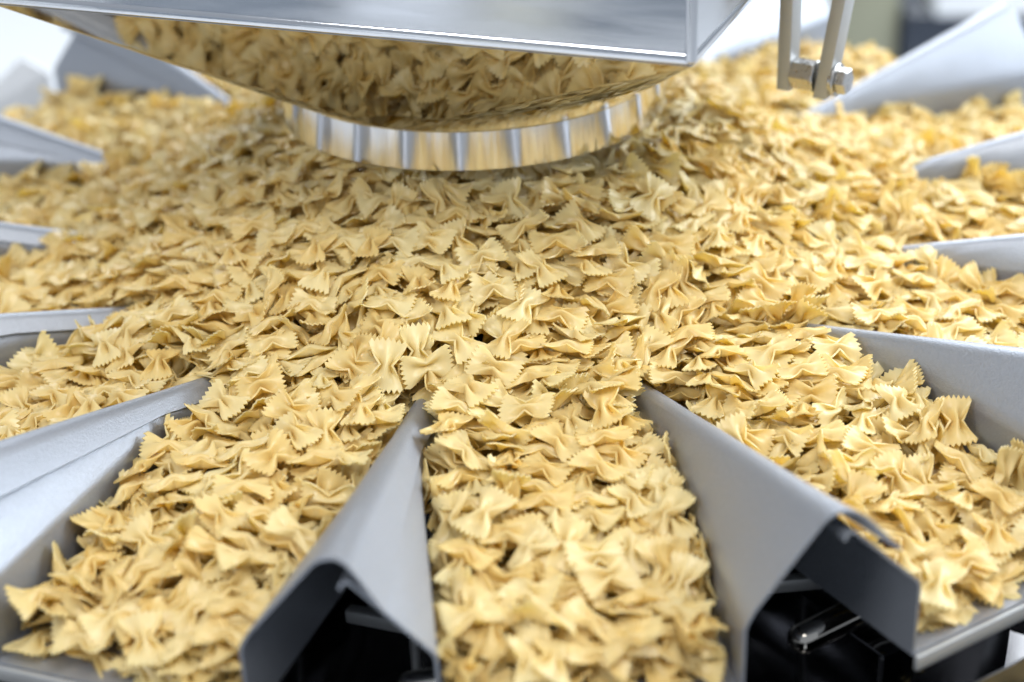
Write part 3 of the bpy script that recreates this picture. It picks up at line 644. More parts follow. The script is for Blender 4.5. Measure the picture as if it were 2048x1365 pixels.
413,-1512,263,13,-87,6,-99, -828,49,498,75,-6,-11,99, 631,-792,399,31,99,-75,12, 136,-1284,315,4,-65,99,-97, 948,650,319,38,-80,-99,-40, -1170,-1243,258,70,-12,-2,99,
-41,-1658,278,15,1,4,99, 41,-958,412,33,21,99,17, -583,-112,554,99,-12,8,-58, -453,-724,473,99,7,0,36, 385,-375,570,24,-99,-20,-28, -767,-1532,212,84,99,76,-9,
-814,-872,348,11,5,-39,-99, 634,69,564,99,32,22,74, -521,-295,549,58,33,-12,-99, -1592,983,234,99,-6,-13,71, 1039,480,340,45,2,6,99, 1092,-740,267,9,-61,99,5,
-518,-1550,252,15,-15,-6,99, -470,-552,498,85,14,22,-99, 1005,-1202,265,84,-27,-55,99, 1353,1282,261,99,7,0,-81, 659,-1337,255,99,-6,0,20, -86,-1864,214,40,-19,-99,55,
-1065,754,316,99,22,-1,-78, -1104,475,331,99,21,17,-99, 1171,909,274,99,78,-59,2, -696,-823,354,26,-1,-2,99, -1061,-378,308,99,-11,-2,5, -687,-1670,243,9,2,7,-99,
1118,-115,349,99,-14,-1,20, -820,-885,323,99,-43,40,75, 980,-806,293,99,5,-37,-83, 131,-1152,349,27,99,11,7, 184,-474,567,82,11,-17,99, -758,-1328,276,99,30,-1,85,
-122,-1170,302,52,22,38,-99, 696,-1019,324,2,0,-13,-99, -737,-912,327,41,25,-99,7, 760,-51,542,5,-47,-99,19, -12,-2008,225,19,-10,99,2, -1160,65,316,0,6,-99,-27,
374,-700,504,23,99,-32,6, 1108,-586,319,27,-1,-3,-99, 554,-828,430,99,38,55,81, -1163,201,337,48,-14,22,-99, 37,-1652,263,51,-71,27,99, -1096,158,369,20,-10,-28,99,
315,-579,550,13,-4,-15,99, -403,-1590,249,18,9,-77,99, -21,-936,442,23,4,21,-99, -1004,-489,312,99,-4,-4,33, -1024,-771,300,31,-6,6,-99, 720,-1759,249,14,-99,-36,-87,
-709,-1858,207,99,-51,0,52, -684,-551,436,99,8,-3,23, -1452,422,254,23,5,-9,99, 288,-1283,314,18,99,-52,2, 946,-682,313,99,18,-8,16, -1271,1006,261,13,-65,-99,-26,
130,-1120,357,77,-17,19,99, 75,-2037,195,3,-6,-2,-99, 1435,-165,273,11,2,13,99, 1461,-695,243,9,-13,-21,99, 104,-1893,230,63,3,-32,99, 1119,405,314,15,-99,-12,-9,
434,-1739,198,99,-23,-93,25, 790,-1182,285,99,0,10,-25, 635,-1511,249,40,88,-99,32, 1313,1114,240,18,17,-19,99, -6,-1937,227,38,-1,-14,99, -1360,417,263,45,99,69,-1,
766,-962,319,55,-15,-35,-99, 1302,-161,287,38,9,-23,99, 625,-252,526,99,17,-6,-38, -439,-1643,273,98,-50,-31,99, 1374,735,233,99,-74,-59,-46, -100,-544,568,90,3,-6,99,
-1197,-186,302,9,48,-99,12, 1005,-1542,201,99,14,-7,-3, 1420,-376,272,99,5,-2,91, -780,737,410,13,-94,99,-1, 1350,-351,247,10,99,13,81, -1428,906,251,24,-38,-26,-99,
-325,-1403,286,99,-2,1,15, -235,-455,577,99,-6,6,56, 135,-489,541,76,9,33,-99, -1087,-290,315,13,99,52,0, 84,-1699,255,17,-7,2,-99, 627,-417,486,10,-99,46,15,
-583,-1601,246,99,-76,42,80, 246,-1902,224,99,11,2,-1, -635,-1776,233,71,10,-99,-46, 520,-1326,263,70,22,-7,99, 1660,755,225,20,2,19,-99, -1548,333,237,10,-5,13,-99,
-566,-1249,294,99,-31,-5,41, 909,-1294,275,40,2,-29,-99, -1545,429,243,99,20,17,32, -562,-1041,347,13,-99,-9,-12, 593,-79,573,53,15,-14,-99, -1001,353,364,22,-99,93,4,
-555,-1138,328,5,99,94,48, 639,-582,448,99,6,1,53, -80,-1928,208,99,31,-41,-10, -1009,-1226,274,99,-2,3,14, 533,-33,584,30,2,-9,99, -124,-603,541,41,-10,-15,99,
681,-1247,281,42,3,8,99, -1417,771,240,12,-99,72,29, 946,-1402,238,99,48,47,-64, 551,-693,446,99,15,-1,76, -1244,-938,238,25,24,-99,-7, 946,-1116,229,58,-58,99,-5,
1219,-1000,255,99,3,0,21, -1201,1062,293,26,-4,19,-99, 1444,542,266,10,3,0,-99, -924,640,370,31,8,-10,-99, -1741,1238,214,17,-3,1,99, -756,-957,294,55,7,29,99,
-747,-1955,193,99,12,-1,-58, -657,-1297,277,99,-9,21,50, -550,-751,424,99,12,2,34, 939,-1198,282,17,89,-99,9, 412,-1962,193,89,21,-14,99, -74,-1785,233,99,0,-1,4,
1383,-637,232,99,54,7,-84, 1293,-79,285,99,2,-42,69, 882,998,316,99,9,20,1, 1007,718,330,41,3,-8,-99, 1131,-636,280,99,-2,8,24, 35,-1148,364,99,4,-4,12,
841,-797,330,13,27,-2,99, 1328,564,272,99,5,-15,-21, -393,-329,579,22,-17,7,99, 413,-2032,181,82,15,-11,99, 548,-359,551,99,-20,22,-37, 838,-1631,216,99,4,1,94,
-967,-477,336,14,5,-7,-99, 1089,-1425,233,89,-7,37,-99, 848,-1579,254,40,61,99,-34, 949,-16,410,7,-99,-26,6, 1249,-225,298,13,-1,10,-99, 204,-564,545,64,-4,5,99,
-938,736,331,58,61,17,-99, -1310,49,281,77,21,15,-99, -433,-1851,204,99,26,58,14, 1083,184,369,4,-99,85,-3, -1408,1067,255,99,-3,-9,-9, -338,-939,423,52,25,99,0,
199,-987,397,99,-6,23,-86, 757,176,510,48,4,12,-99, -793,-659,360,80,-8,-4,-99, 634,-694,402,25,4,-14,99, 693,-252,510,99,25,13,-88, 885,82,439,99,-94,3,-67,
-629,-153,510,6,-9,-6,99, 959,1008,296,53,-41,-99,-27, 271,-495,550,99,11,0,-36, 683,-1107,306,99,14,-12,-44, 1185,329,307,7,99,68,13, 426,-619,500,48,8,-13,99,
1503,342,253,79,-12,99,38, -92,-1219,314,19,-1,-99,4, -878,-1524,184,20,-99,15,85, -442,-275,567,18,33,99,-4, 450,-1175,210,2,8,-6,99, 1040,-811,269,99,-4,-17,-4,
1593,-176,267,12,-21,2,-99, 1476,1368,209,2,-99,-37,1, -958,-664,304,99,10,-13,-77, 1,-714,510,10,99,9,-11, 461,-709,466,69,-3,36,-99, 694,-1416,251,15,4,-2,-99,
875,-25,466,99,7,5,64, -563,-193,542,36,1,1,99, 606,-1088,316,58,2,2,99, 1012,-195,377,99,-9,3,-11, 898,932,318,99,2,6,18, -108,-1987,185,99,-12,89,4,
1123,-1707,196,58,7,14,-99, 783,112,501,13,99,-4,41, -866,-608,354,99,-6,-10,65, 1296,1177,242,0,-24,99,15, 1527,51,274,26,-10,-99,-79, 704,371,510,15,-4,7,-99,
-447,-592,505,31,11,13,-99, 1160,-575,285,6,91,99,-25, -1095,-85,352,99,-2,10,64, -1122,-514,231,9,43,-99,-10, -943,-1844,163,18,-18,7,99, -1130,-1341,257,56,7,-31,99,
-738,-47,515,41,15,-6,-99, 289,-864,434,99,22,11,-50, -499,-1811,217,99,97,-26,-21, -1417,445,232,99,54,34,-94, -262,-1258,303,99,6,-9,-98, 534,-293,574,99,19,47,61,
-210,-716,479,21,-59,-99,-32, 832,-869,314,54,47,99,-38, -1199,85,305,34,18,-14,99, 374,-1128,221,40,-12,24,-99, 381,-1010,356,53,-87,99,-6, 1018,1286,278,99,17,15,53,
348,-1561,260,99,11,-17,29, -728,-1384,272,99,-14,9,21, 1132,741,281,46,1,18,-99, 1134,915,244,42,-99,-42,-92, 74,-882,456,99,0,3,-31, 1391,-821,216,9,17,33,99,
-28,-2058,183,99,-13,9,-39, -805,119,485,8,-99,34,7, 1891,905,185,99,-62,-97,-80, -1510,412,239,38,17,-8,99, 10,-1018,372,16,99,-71,83, 797,-604,363,-5,-4,99,13,
-967,-583,322,7,-8,8,99, -1218,75,282,30,-36,-99,-15, 713,-541,419,99,-9,2,-85, 233,-1460,285,99,11,2,-40, 1371,-703,245,99,-14,22,21, 755,-1066,312,18,-19,14,99,
155,-1647,255,0,32,99,-30, 792,-360,428,99,7,11,31, 564,-1116,293,71,18,16,99, -1762,1144,215,54,-10,8,-99, 1181,-242,306,35,0,10,-99, 893,1162,308,99,5,4,-23,
647,228,545,14,-99,66,-14, 1324,117,309,99,-24,-8,46, -595,-522,483,99,3,-14,-5, -527,-779,439,31,-16,14,-99, 904,-1830,199,99,10,-12,6, 348,-542,540,24,-7,-6,99,
-1374,-146,223,73,30,99,-90, 1031,-37,391,73,-37,83,-99, -985,-322,353,20,16,99,-22, -114,-1540,226,99,-4,-44,9, 375,-1143,310,99,6,2,-19, -324,-438,553,99,11,12,-17,
-1532,1171,231,94,17,7,-99, -1022,-355,326,99,-7,-6,-31, -1306,-10,271,99,9,-40,96, 413,-1860,224,99,69,-58,-66, 1092,-101,367,42,4,-16,-99, -606,132,568,99,-19,-6,65,
-1025,535,351,12,24,99,8, -924,-758,330,13,-32,4,99, 1464,-249,276,99,-7,30,0, 1077,-1360,255,84,70,97,-99, 1092,-395,299,99,-22,85,40, -1469,934,234,15,50,-99,-63,
-869,36,464,4,-9,1,99, -1383,-17,274,53,0,50,99, 410,-2029,135,99,8,3,-79, 819,-412,402,77,-10,27,99, 350,-1786,247,99,7,-8,-38, -798,-794,341,99,17,1,17,
-779,206,493,39,22,6,-99, 151,-1053,367,99,9,17,27, -19,-907,413,99,15,-17,-69, -460,-649,454,99,30,-10,21, 1085,491,315,17,-99,-72,-1, -180,-1097,352,63,-40,99,42,
-1160,-11,319,99,-38,14,70, -1485,263,239,10,-99,37,-13, 639,-336,494,99,-52,39,-48, -269,-1340,230,4,-29,-7,99, 648,-1475,228,99,-43,12,26, 1425,-106,259,3,10,21,-99,
1228,56,345,99,-27,4,55, 242,-1298,277,99,-6,44,19, -1204,-267,277,99,7,-6,-80, -398,-1631,219,25,99,31,-17, 1134,1365,256,18,-99,32,48, 328,-1259,243,99,15,1,-26,
-807,-1005,245,99,39,-2,-26, 1128,-678,261,23,-1,0,99, 1579,50,263,65,91,-55,99, -1405,1199,265,99,-19,-8,42, 1768,789,214,99,-11,-16,-58, -1343,1179,274,99,-3,-15,-28,
-4,-1774,241,86,-17,-15,99, 332,-1157,329,99,15,1,-56, -1302,-239,243,82,73,12,-99, 1449,761,208,97,55,99,-86, 1084,285,360,7,99,6,-25, 306,-1719,253,99,4,-16,-99,
1267,1137,255,24,-47,-99,-12, -986,1205,299,99,-24,25,-21, -824,678,384,99,-37,1,29, 612,-1129,289,99,-11,20,-37, -625,-1102,302,99,5,6,-17, -1088,-819,240,92,99,65,8,
1390,439,279,17,3,-18,99, 884,-164,430,77,-17,22,-99, 330,-914,396,21,-7,-14,99, -1276,-438,251,99,-1,-5,67, -1344,844,274,23,29,-4,99, 955,-1631,186,14,-12,12,99,
222,-2122,130,99,10,-7,-67, -746,30,504,99,17,2,77, -220,-1289,211,2,4,8,-99, -585,-943,358,77,0,-8,99, 1235,583,297,0,13,9,99, -213,-1133,352,99,25,22,-45,
104,-1214,312,76,-5,15,-99, 853,873,333,50,4,-5,99, 290,-1270,284,99,-14,5,-5, -863,-1791,187,99,4,-4,-30, -626,-1199,303,99,7,-7,62, -666,346,525,52,19,-33,-99,
-758,-448,419,95,13,-12,-99, 347,-1368,253,84,2,7,-99, -460,-844,412,82,-14,-17,99, -1446,1140,254,99,-14,-1,-10, 837,-1239,259,2,-99,-32,-8, 1229,-912,235,99,12,-13,-27,
936,-1537,222,59,7,32,-99, 213,-900,402,45,9,40,-99, -836,-329,421,99,10,0,-22, -621,120,542,99,-4,-5,-7, -130,-1418,197,99,6,50,8, -526,-2068,132,99,8,-7,69,
1597,-306,265,99,9,3,-54, -572,-351,531,64,-16,-17,99, -368,-484,537,6,15,-8,99, -960,448,363,2,99,-96,-31, -1347,166,287,11,3,6,-99, -1227,654,278,99,11,2,82,
897,-797,259,89,10,-9,99, 1081,1364,260,33,-26,84,-99, 661,-1584,252,19,60,99,-20, 654,307,531,5,99,98,17, -139,-910,448,34,5,-10,99, -541,-1219,306,18,99,-97,39,
1206,1443,265,99,-31,13,-70, 572,-980,296,14,12,38,-99, -641,-46,530,17,2,-9,-99, 1195,511,277,66,20,20,-99, -1130,-655,202,30,-99,37,20, 975,76,410,99,-27,3,-58,
-1066,67,354,44,-99,-16,-13, -663,-751,368,57,15,6,99, 10,-1212,338,99,4,10,-94, -689,-1805,234,99,-41,-34,63, -1184,-94,296,99,-9,-13,-1, -689,-996,299,29,17,13,99,
698,-1607,246,20,-99,84,-46, 353,-1057,331,99,31,-27,4, -4,-1351,285,99,-8,15,-19, 881,250,434,7,-30,33,-99, 1362,1608,211,40,-6,5,99, 1114,-963,269,99,2,3,42,
-225,-1190,224,99,11,-11,-71, -671,-1043,283,32,-15,-3,-99, -878,-833,314,99,22,-1,51, 1875,782,205,15,-9,7,-99, -57,-1167,356,7,-99,-47,-23, 1341,-238,281,35,3,-7,99,
-808,-99,465,99,17,-13,-38, -782,-1836,196,99,12,0,34, -555,-2018,126,99,2,-5,53, -1592,1204,219,99,4,11,52, 1045,-1419,222,90,2,99,-21, 949,747,330,16,-36,50,99,
-10,-667,490,21,-11,12,-99, -114,-1463,240,99,28,38,-87, 1318,-620,259,23,-6,15,-99, -463,-1407,299,99,13,-20,85, -1049,-135,352,28,22,-99,-11, 875,-334,384,99,9,14,-2,
1241,1449,270,82,0,16,99, 269,-1370,306,47,13,2,-99, 804,111,483,31,-34,7,99, 1375,1275,239,99,-2,-7,-61, -1072,16,362,65,2,22,-99, 701,168,529,37,-5,-15,99,
90,-647,534,32,6,-13,-99, 1052,1146,265,46,-21,-21,99, 1115,186,348,5,-99,28,4, -453,-1933,242,99,-40,-53,39, 1568,360,256,18,-80,99,-22, -1283,-85,277,30,99,-17,0,
-1009,-200,369,1,7,-99,2, -1331,-334,256,47,-5,-5,99, 1333,377,278,15,-18,7,99, -115,-1326,239,24,-18,-12,99, 870,-483,400,99,-14,29,87, -768,-825,313,1,6,-15,99,
-1162,-915,213,24,-63,-99,-17, 1730,829,196,99,82,-12,71, 195,-1158,333,6,-18,5,99, -298,-818,447,27,26,-1,-99, 1076,1292,268,99,-9,17,-69, 1041,-304,352,11,-10,18,99,
1025,-789,284,78,3,-31,-99, 450,-270,588,99,-3,9,-30, 996,1112,297,99,-21,-12,-47, -913,-400,369,99,6,-5,16, 1016,942,303,99,-10,0,43, 828,-1474,254,51,11,14,-99,
1743,608,235,67,17,8,99, -1312,1118,261,33,-22,-25,-99, -259,-1463,227,97,-36,-99,-25, 989,-1836,148,99,3,3,5, 1830,785,176,99,-92,-77,-50, -225,-953,426,99,1,-9,22,
-590,-1435,235,99,-31,-95,-35, -370,-1770,252,99,-30,-82,-5, 64,-537,515,99,19,-4,56, 1839,726,192,1,-99,-12,7, -1434,709,254,22,-50,47,-99, 1039,1061,277,22,-10,11,-99,
1445,651,246,23,7,-99,15, -862,-1083,257,99,-14,-24,18, 1185,-1727,170,99,25,-24,13, 75,-1788,258,99,25,12,-85, -1044,-482,233,99,-12,-12,-90, -924,154,416,99,17,-15,-35,
-1381,347,261,40,0,19,99, 731,-112,535,75,-3,-5,-99, -1110,507,319,14,17,-10,99, 1140,-497,300,21,-79,99,-16, -1394,-444,238,5,-70,99,19, 1204,-1623,184,99,8,21,-20,
-1256,-873,224,99,-9,32,28, -345,-619,470,89,21,21,-99, 785,-254,465,99,32,27,60, -206,-821,446,99,7,31,-71, -1096,-422,270,99,5,-10,16, -299,-1565,227,96,-8,99,-75,
-503,-557,468,99,1,-17,69, -1095,-135,328,19,-2,14,99, -890,-635,330,63,-6,-5,99, 900,-597,348,4,-11,13,-99, -549,-590,472,99,-5,-36,86, 1173,-937,249,99,5,2,16,
-1162,-1009,222,99,10,8,2, -245,-491,526,15,-99,-3,20, 1254,-33,323,27,99,-8,21, 278,-601,518,44,-9,-8,99, 1170,-102,334,99,-15,-1,20, -1011,-980,251,99,0,-4,-76,
-858,126,462,9,-99,-10,4, -54,-1129,343,86,23,-17,99, 1041,-698,289,60,-22,-99,-6, 979,-682,289,17,-5,0,99, -1204,958,275,10,99,-55,-3, -1498,1079,241,2,-99,22,-14,
1592,679,231,99,-5,6,87, -1044,-495,269,16,8,9,-99, 505,-756,447,99,30,-24,84, 300,-1389,279,66,6,9,99, -1178,447,295,9,-14,-99,-26, -740,100,504,71,3,22,-99,
-1038,1317,310,99,-6,3,51, -968,-905,262,99,-12,11,21, -868,-1670,187,53,29,-14,99, 358,-456,545,50,15,6,-99, -1313,379,268,79,-94,-99,64, 874,-416,362,34,6,13,99,
-78,-964,399,3,-18,-9,99, 1252,-83,324,99,-23,5,51, -1290,651,268,99,15,20,-55, 1401,-261,268,74,-97,-4,99, 663,-151,526,17,-3,-1,99, -443,-912,343,25,-59,-99,-33,
-856,1017,343,99,-14,17,-99, 1163,1011,269,29,-23,99,-69, -241,-1124,245,99,22,-25,-35, 644,-1535,244,12,81,99,-29, -495,-465,496,99,9,-18,-22, -377,-859,391,-5,99,26,45,
491,-134,570,81,-10,26,-99, 92,-1374,277,46,13,5,-99, 345,-1872,205,99,2,7,11, 474,-653,461,99,21,-24,94, -1007,-862,259,38,99,70,-27, -1448,440,237,99,34,-4,9,
1117,475,287,36,-34,99,-6, 335,-2105,129,78,-4,6,99, 98,-581,512,78,1,30,-99, -592,-417,495,99,-2,-7,45, -900,-758,323,99,-21,-37,30, -403,-547,499,36,23,1,-99,
-717,-1974,150,99,0,19,20, 1583,-46,234,99,-21,2,-1, -67,-1363,294,99,-5,17,25, -456,-1466,240,41,-3,-99,62, 11,-1346,303,17,26,6,99, 173,-1500,249,99,8,-37,-58,
1219,-387,208,99,42,92,-84, 678,-1685,239,99,-59,97,13, -82,-462,597,99,-3,-21,16, 1255,-323,246,82,-7,-33,-99, -310,-744,459,43,16,-24,-99, -1116,393,325,9,60,-20,-99,
1294,-317,276,99,-14,20,-17, -1149,1538,247,56,50,-99,0, 1256,91,307,53,7,-37,-99, -918,-148,400,99,15,-5,61, -87,-1415,296,99,-24,4,-99, -1228,-477,230,34,0,-3,99,
88,-1671,222,99,28,17,-45, -324,-993,374,47,94,-84,-99, 1132,966,260,99,-98,-22,28, 1138,1073,258,99,10,-10,13, -1062,-450,293,26,3,2,-99, 869,-247,408,99,9,15,76,
-1080,-759,258,62,26,-99,-3, 1018,-639,267,98,-99,-57,-85, 180,-1214,329,99,-30,-5,54, -1033,275,362,9,99,94,10, 241,-1717,234,58,-9,-1,-99, 947,-73,420,14,22,-2,99,
-878,788,360,41,12,-18,-99, 226,-1561,238,57,-7,-2,99, 1730,453,245,40,18,7,99, 505,-1239,234,10,99,47,88, 624,-870,335,99,54,8,66, 718,-212,462,8,-1,30,-99,
385,-854,436,99,34,-8,-14, -723,-1777,192,99,10,-3,44, 1504,-150,253,2,-46,99,-27, 1647,-51,263,6,99,-70,21, -857,310,430,42,5,-9,99, 610,-702,381,58,10,-5,99,
1553,-42,260,99,-11,24,81, -1191,-572,215,99,36,-10,-17, -1135,-81,334,53,-4,20,99, 770,-1405,247,34,-11,-12,99, 926,-1640,205,2,-47,99,-25, 1183,485,320,99,-24,89,-62,
-894,22,403,19,-99,22,15, 1125,-874,229,6,18,20,99, 1268,568,263,99,3,-15,-25, -207,-446,554,37,-9,4,99, 497,-1135,287,99,0,5,53, 1811,594,218,21,-93,-99,38,
833,748,330,34,10,10,-99, -1007,-204,328,99,-5,-8,35, 1866,853,203,99,2,2,15, 1564,500,251,7,-18,-4,-99, -1101,-292,277,99,-7,2,2, -1133,749,282,99,22,8,-36,
-850,-1002,290,99,37,-2,-88, -1476,857,250,99,2,6,38, 251,-1922,165,57,-4,3,-99, 1038,997,275,22,15,-7,99, -107,-788,460,9,-99,57,13, 799,-18,477,19,-31,24,99,
-74,-2030,185,36,-99,28,89, -771,-737,339,99,24,-14,97, 350,-817,429,8,11,17,-99, -720,-962,260,94,28,-5,-99, -1134,-417,247,99,3,-4,30, -1344,967,246,28,-37,99,-14,
-31,-1394,221,76,99,22,-47, -1127,-794,249,41,-14,36,-99, -1457,-231,235,18,25,-57,99, 275,-2050,145,48,20,3,-99, -1022,1264,288,99,-5,21,36, 553,-1026,313,99,18,8,-5,
-153,-422,606,95,-1,13,-99, -509,-1171,295,40,99,7,16, -1571,1323,225,10,-37,-99,5, -1410,297,259,99,-8,-16,-59, -1328,-272,244,99,44,-14,-97, -11,-769,486,83,-10,-11,99,
-814,-180,423,24,12,-99,-20, -514,-1393,277,99,29,13,-81, 1455,718,229,26,-99,-10,17, -782,-1505,200,99,-76,-45,-29, 1619,21,251,2,-22,89,-99, 809,982,336,68,23,14,99,
921,212,415,36,-23,20,-99, -220,-788,434,2,24,-51,99, 87,-1494,233,99,4,-19,-40, 706,-1626,216,7,99,-33,13, 175,-613,531,99,-10,-6,19, -388,-724,453,99,20,-8,-55,
1266,1048,240,94,-31,-30,-99, 1492,565,243,99,10,-3,-14, 1092,-153,335,1,64,99,-13, 595,-821,355,33,-6,28,-99, -646,233,534,99,8,-24,-56, 940,-111,388,20,-26,2,-99,
-1134,487,288,99,15,10,-84, -46,-1689,253,99,7,2,-32, 1688,510,230,55,8,-12,99, -1182,-739,197,2,68,-52,-99, -894,-908,284,84,-3,-28,-99, -478,-1117,316,99,-12,-5,-46,
-545,-794,395,51,-15,-7,99, -431,-219,576,24,-2,-15,-99, -635,-1199,277,99,18,8,-46, 27,-1170,326,18,14,-15,99, -1151,-622,206,99,34,17,-44, 104,-1465,259,99,-7,-7,10,
1076,103,360,99,-25,-8,-59, -663,25,534,99,2,-11,-7, -379,-1212,320,99,7,-4,-33, -181,-853,449,11,-15,13,-99, 1364,1068,230,84,24,10,99, -1247,385,276,2,40,-99,-39,
-1227,-609,262,24,73,99,-5, 1157,57,339,41,-26,17,-99, -770,348,478,26,99,5,43, -611,-1927,188,99,0,-3,73, -1052,601,336,99,2,-14,-1, 552,-756,374,88,-8,24,-99,
858,-1529,197,29,-9,9,-99, -971,1329,296,99,6,-6,-31, 52,-641,497,50,17,18,99, -1095,-1052,233,53,0,20,-99, -645,-379,495,68,-13,-9,99, 794,1082,322,53,10,2,-99,
476,-1079,299,8,69,-99,29, -424,-902,387,99,12,5,-85, 883,-1482,234,99,16,-10,38, -972,669,336,99,-16,-20,75, 129,-2084,126,50,4,2,-99, 1586,1425,194,21,11,-9,99,
1224,627,267,38,9,10,-99, -357,-963,332,99,23,-66,95, 1540,-167,228,99,14,-19,-1, 1418,1546,201,99,7,-12,-18, 949,137,426,18,39,-99,14, -389,-531,482,99,17,-6,-25,
-922,-569,291,44,-1,35,-99, -621,-519,445,24,-6,-20,99, 1094,1421,236,24,81,-39,99, -165,-736,500,99,23,-7,-7, 715,278,513,99,-7,3,25, -927,1226,283,99,17,22,54,
1726,850,190,95,53,99,-86, -327,-351,574,8,10,99,1, 1321,-65,267,99,8,-15,4, 1297,-716,236,34,0,-12,99, -805,849,370,7,-67,-99,-9, -728,39,535,49,-5,-4,99,
380,-1790,203,52,99,41,20, -630,-304,495,99,13,-8,-43, 228,-761,488,99,21,-10,67, 879,-1710,188,99,4,17,17, 428,-1054,327,99,13,-9,-6, 1370,-65,246,29,-31,99,37,
1193,-327,259,99,-15,-1,-9, 1349,1406,248,37,-14,-7,-99, 1505,643,248,99,-6,24,83, -437,-310,532,99,7,0,-75, 1474,-202,228,99,1,-2,4, -645,-1322,256,14,2,10,99,
-1302,298,257,1,-4,-28,-99, -964,-392,348,55,-1,1,99, -772,595,417,28,-77,99,-21, -724,-1586,212,20,-31,-5,99, -866,201,448,12,13,-2,99, -1223,1642,239,6,-58,-12,-99,
1038,106,399,99,-3,17,43, 966,-259,386,3,0,99,5, -1497,992,239,28,18,7,-99, 1028,-419,327,27,-17,-1,-99, -236,-1131,331,99,4,22,-42, -616,-609,428,19,1,21,-99,
251,-1677,252,99,-7,-3,56, -1087,881,279,99,15,42,-81, 761,1013,346,99,-3,17,-25, 1003,405,340,35,-4,8,99, 725,-628,400,14,-13,7,-99, 606,-1230,272,95,7,-2,99,
424,-1597,235,12,-98,-30,99, 650,-1402,226,98,15,-16,99, -1679,1048,198,96,31,-1,-99, 1173,852,236,99,13,-79,-27, 1022,260,376,99,-23,8,-94, -142,-1110,297,36,9,19,-99,
-1031,382,345,99,3,7,-32, 459,-1325,240,99,-29,84,22, 485,-1093,235,82,45,24,-99, -33,-431,590,99,1,-9,98, -1373,-338,226,29,16,34,99, -1136,707,282,99,17,6,-85,
-260,-1156,306,99,-2,22,38, 554,-606,452,99,3,28,-56, 407,-1386,237,69,-99,59,-92, -829,-1752,215,99,9,-10,-46, 947,587,338,96,-35,-5,-99, 939,-1331,273,20,9,-7,-99,
-967,-1168,248,55,-7,1,-99, 824,-1940,185,30,-57,-81,99, 1384,-199,262,48,-8,-3,-99, 298,-338,596,9,99,1,-28, -378,-1322,314,16,2,-3,-99, -707,-1463,245,44,10,-23,-99,
-5,-609,539,78,14,14,-99, 979,-1379,214,75,-79,-99,-60, -1591,1061,223,8,9,-4,-99, 1044,-1767,169,2,2,7,-99, 790,191,487,99,16,4,1, -942,-985,253,99,-13,-18,82,
-640,-409,465,30,-1,-10,99, 151,-709,488,99,-4,-9,-24, -408,-953,359,99,18,-2,-61, -766,-1230,217,3,79,-39,-99, -952,1210,228,99,1,31,-46, -803,262,469,37,-16,-17,99,
1133,1137,257,99,11,1,-21, 595,-129,534,99,-13,-9,93, -707,553,459,99,-45,-17,73, 1095,-1595,176,99,11,3,-8, -972,-531,271,47,-52,98,99, -948,1170,249,92,-21,22,-99,
1304,-827,233,99,7,26,65, 720,-230,489,71,18,-8,99, -961,283,372,98,16,11,99, 1103,831,288,8,-79,99,-30, -465,-1214,322,37,99,98,1, -1106,1538,250,1,20,19,99,
19,-1511,261,23,-14,-7,-99, -223,-555,533,99,0,-5,27, 991,-1596,166,10,-8,-5,99, 1104,-1430,197,1,29,99,15, 492,-416,495,27,1,-2,99, 263,-2040,177,17,-8,0,99,
247,-999,368,60,3,-22,99, 62,-736,487,40,-12,0,99, -858,-1522,182,99,76,37,70, -373,-1186,301,99,7,1,29, -525,-1469,273,78,10,-46,99, 591,-1347,270,82,2,-6,-99,
-1504,1099,189,99,30,54,4, 831,-1868,214,99,-3,-8,-59, -471,-1901,199,99,55,92,36, 1279,171,311,58,6,-15,-99, -397,-1686,222,38,99,-75,45, 563,263,540,1,-7,2,99,
-497,-968,350,22,24,18,99, 1038,793,298,99,-15,-16,62, 1068,-242,336,-3,-27,99,-43, -789,-261,459,1,33,-99,-3, 957,-743,283,59,-4,-11,-99, -474,-1048,319,99,-2,-2,-15,
-675,-1728,186,99,9,8,-89, 1059,380,335,99,-6,-5,-50, 23,-1252,310,99,7,9,-19, 1574,744,209,99,21,7,-5, 1101,-277,334,30,99,56,-3, -772,-1619,220,1,99,-69,4,
-1152,-1248,240,3,-13,99,-7, 1219,1213,239,76,3,-29,99, 1154,1214,261,50,21,-99,1, 742,924,348,99,-25,-1,-57, 653,-626,405,99,17,-4,69, -1358,773,235,31,-99,-86,11,
1058,786,253,21,-23,3,99, 693,-971,290,78,-5,-8,-99, 867,33,445,7,-24,-99,6, -892,1163,283,44,99,72,-1, 76,-1734,230,9,7,-16,-99, 492,-520,513,14,-99,-92,-7,
-1391,-35,261,2,12,37,99, 51,-452,552,99,2,10,-54, -938,292,401,16,99,54,-6, -1103,-963,200,99,39,-17,97, 1458,1295,192,19,87,-99,-8, -270,-1160,244,30,-99,49,-9,
-1360,713,262,41,-2,-14,-99, 664,-1236,250,99,14,-7,-62, 1221,-180,299,99,23,-2,60, -1229,-379,235,20,-12,-8,99, -1096,-1321,251,99,17,-12,31, -1219,-10,275,15,-99,51,-6,
-532,-2034,203,99,-3,-18,-6, -702,-1392,241,1,13,-5,-99, -696,245,520,99,-18,-23,41, -675,-308,497,86,-21,-8,99, 1081,914,259,99,-80,14,-37, 1111,999,273,17,55,-47,-99,
1222,-828,249,99,-5,1,85, -1665,1292,193,94,-19,26,-99, -1059,1389,287,94,10,18,99, 1076,-614,303,99,-8,15,51, -776,-920,304,99,-10,14,53, -943,-219,356,99,7,2,-73,
-97,-1134,304,99,28,9,-23, -1054,-355,276,12,5,-25,99, -1054,-742,246,19,-80,-6,-99, -267,-1302,244,99,-17,-12,40, 364,-1252,219,99,-2,-3,-30, 154,-984,389,83,-9,14,-99,
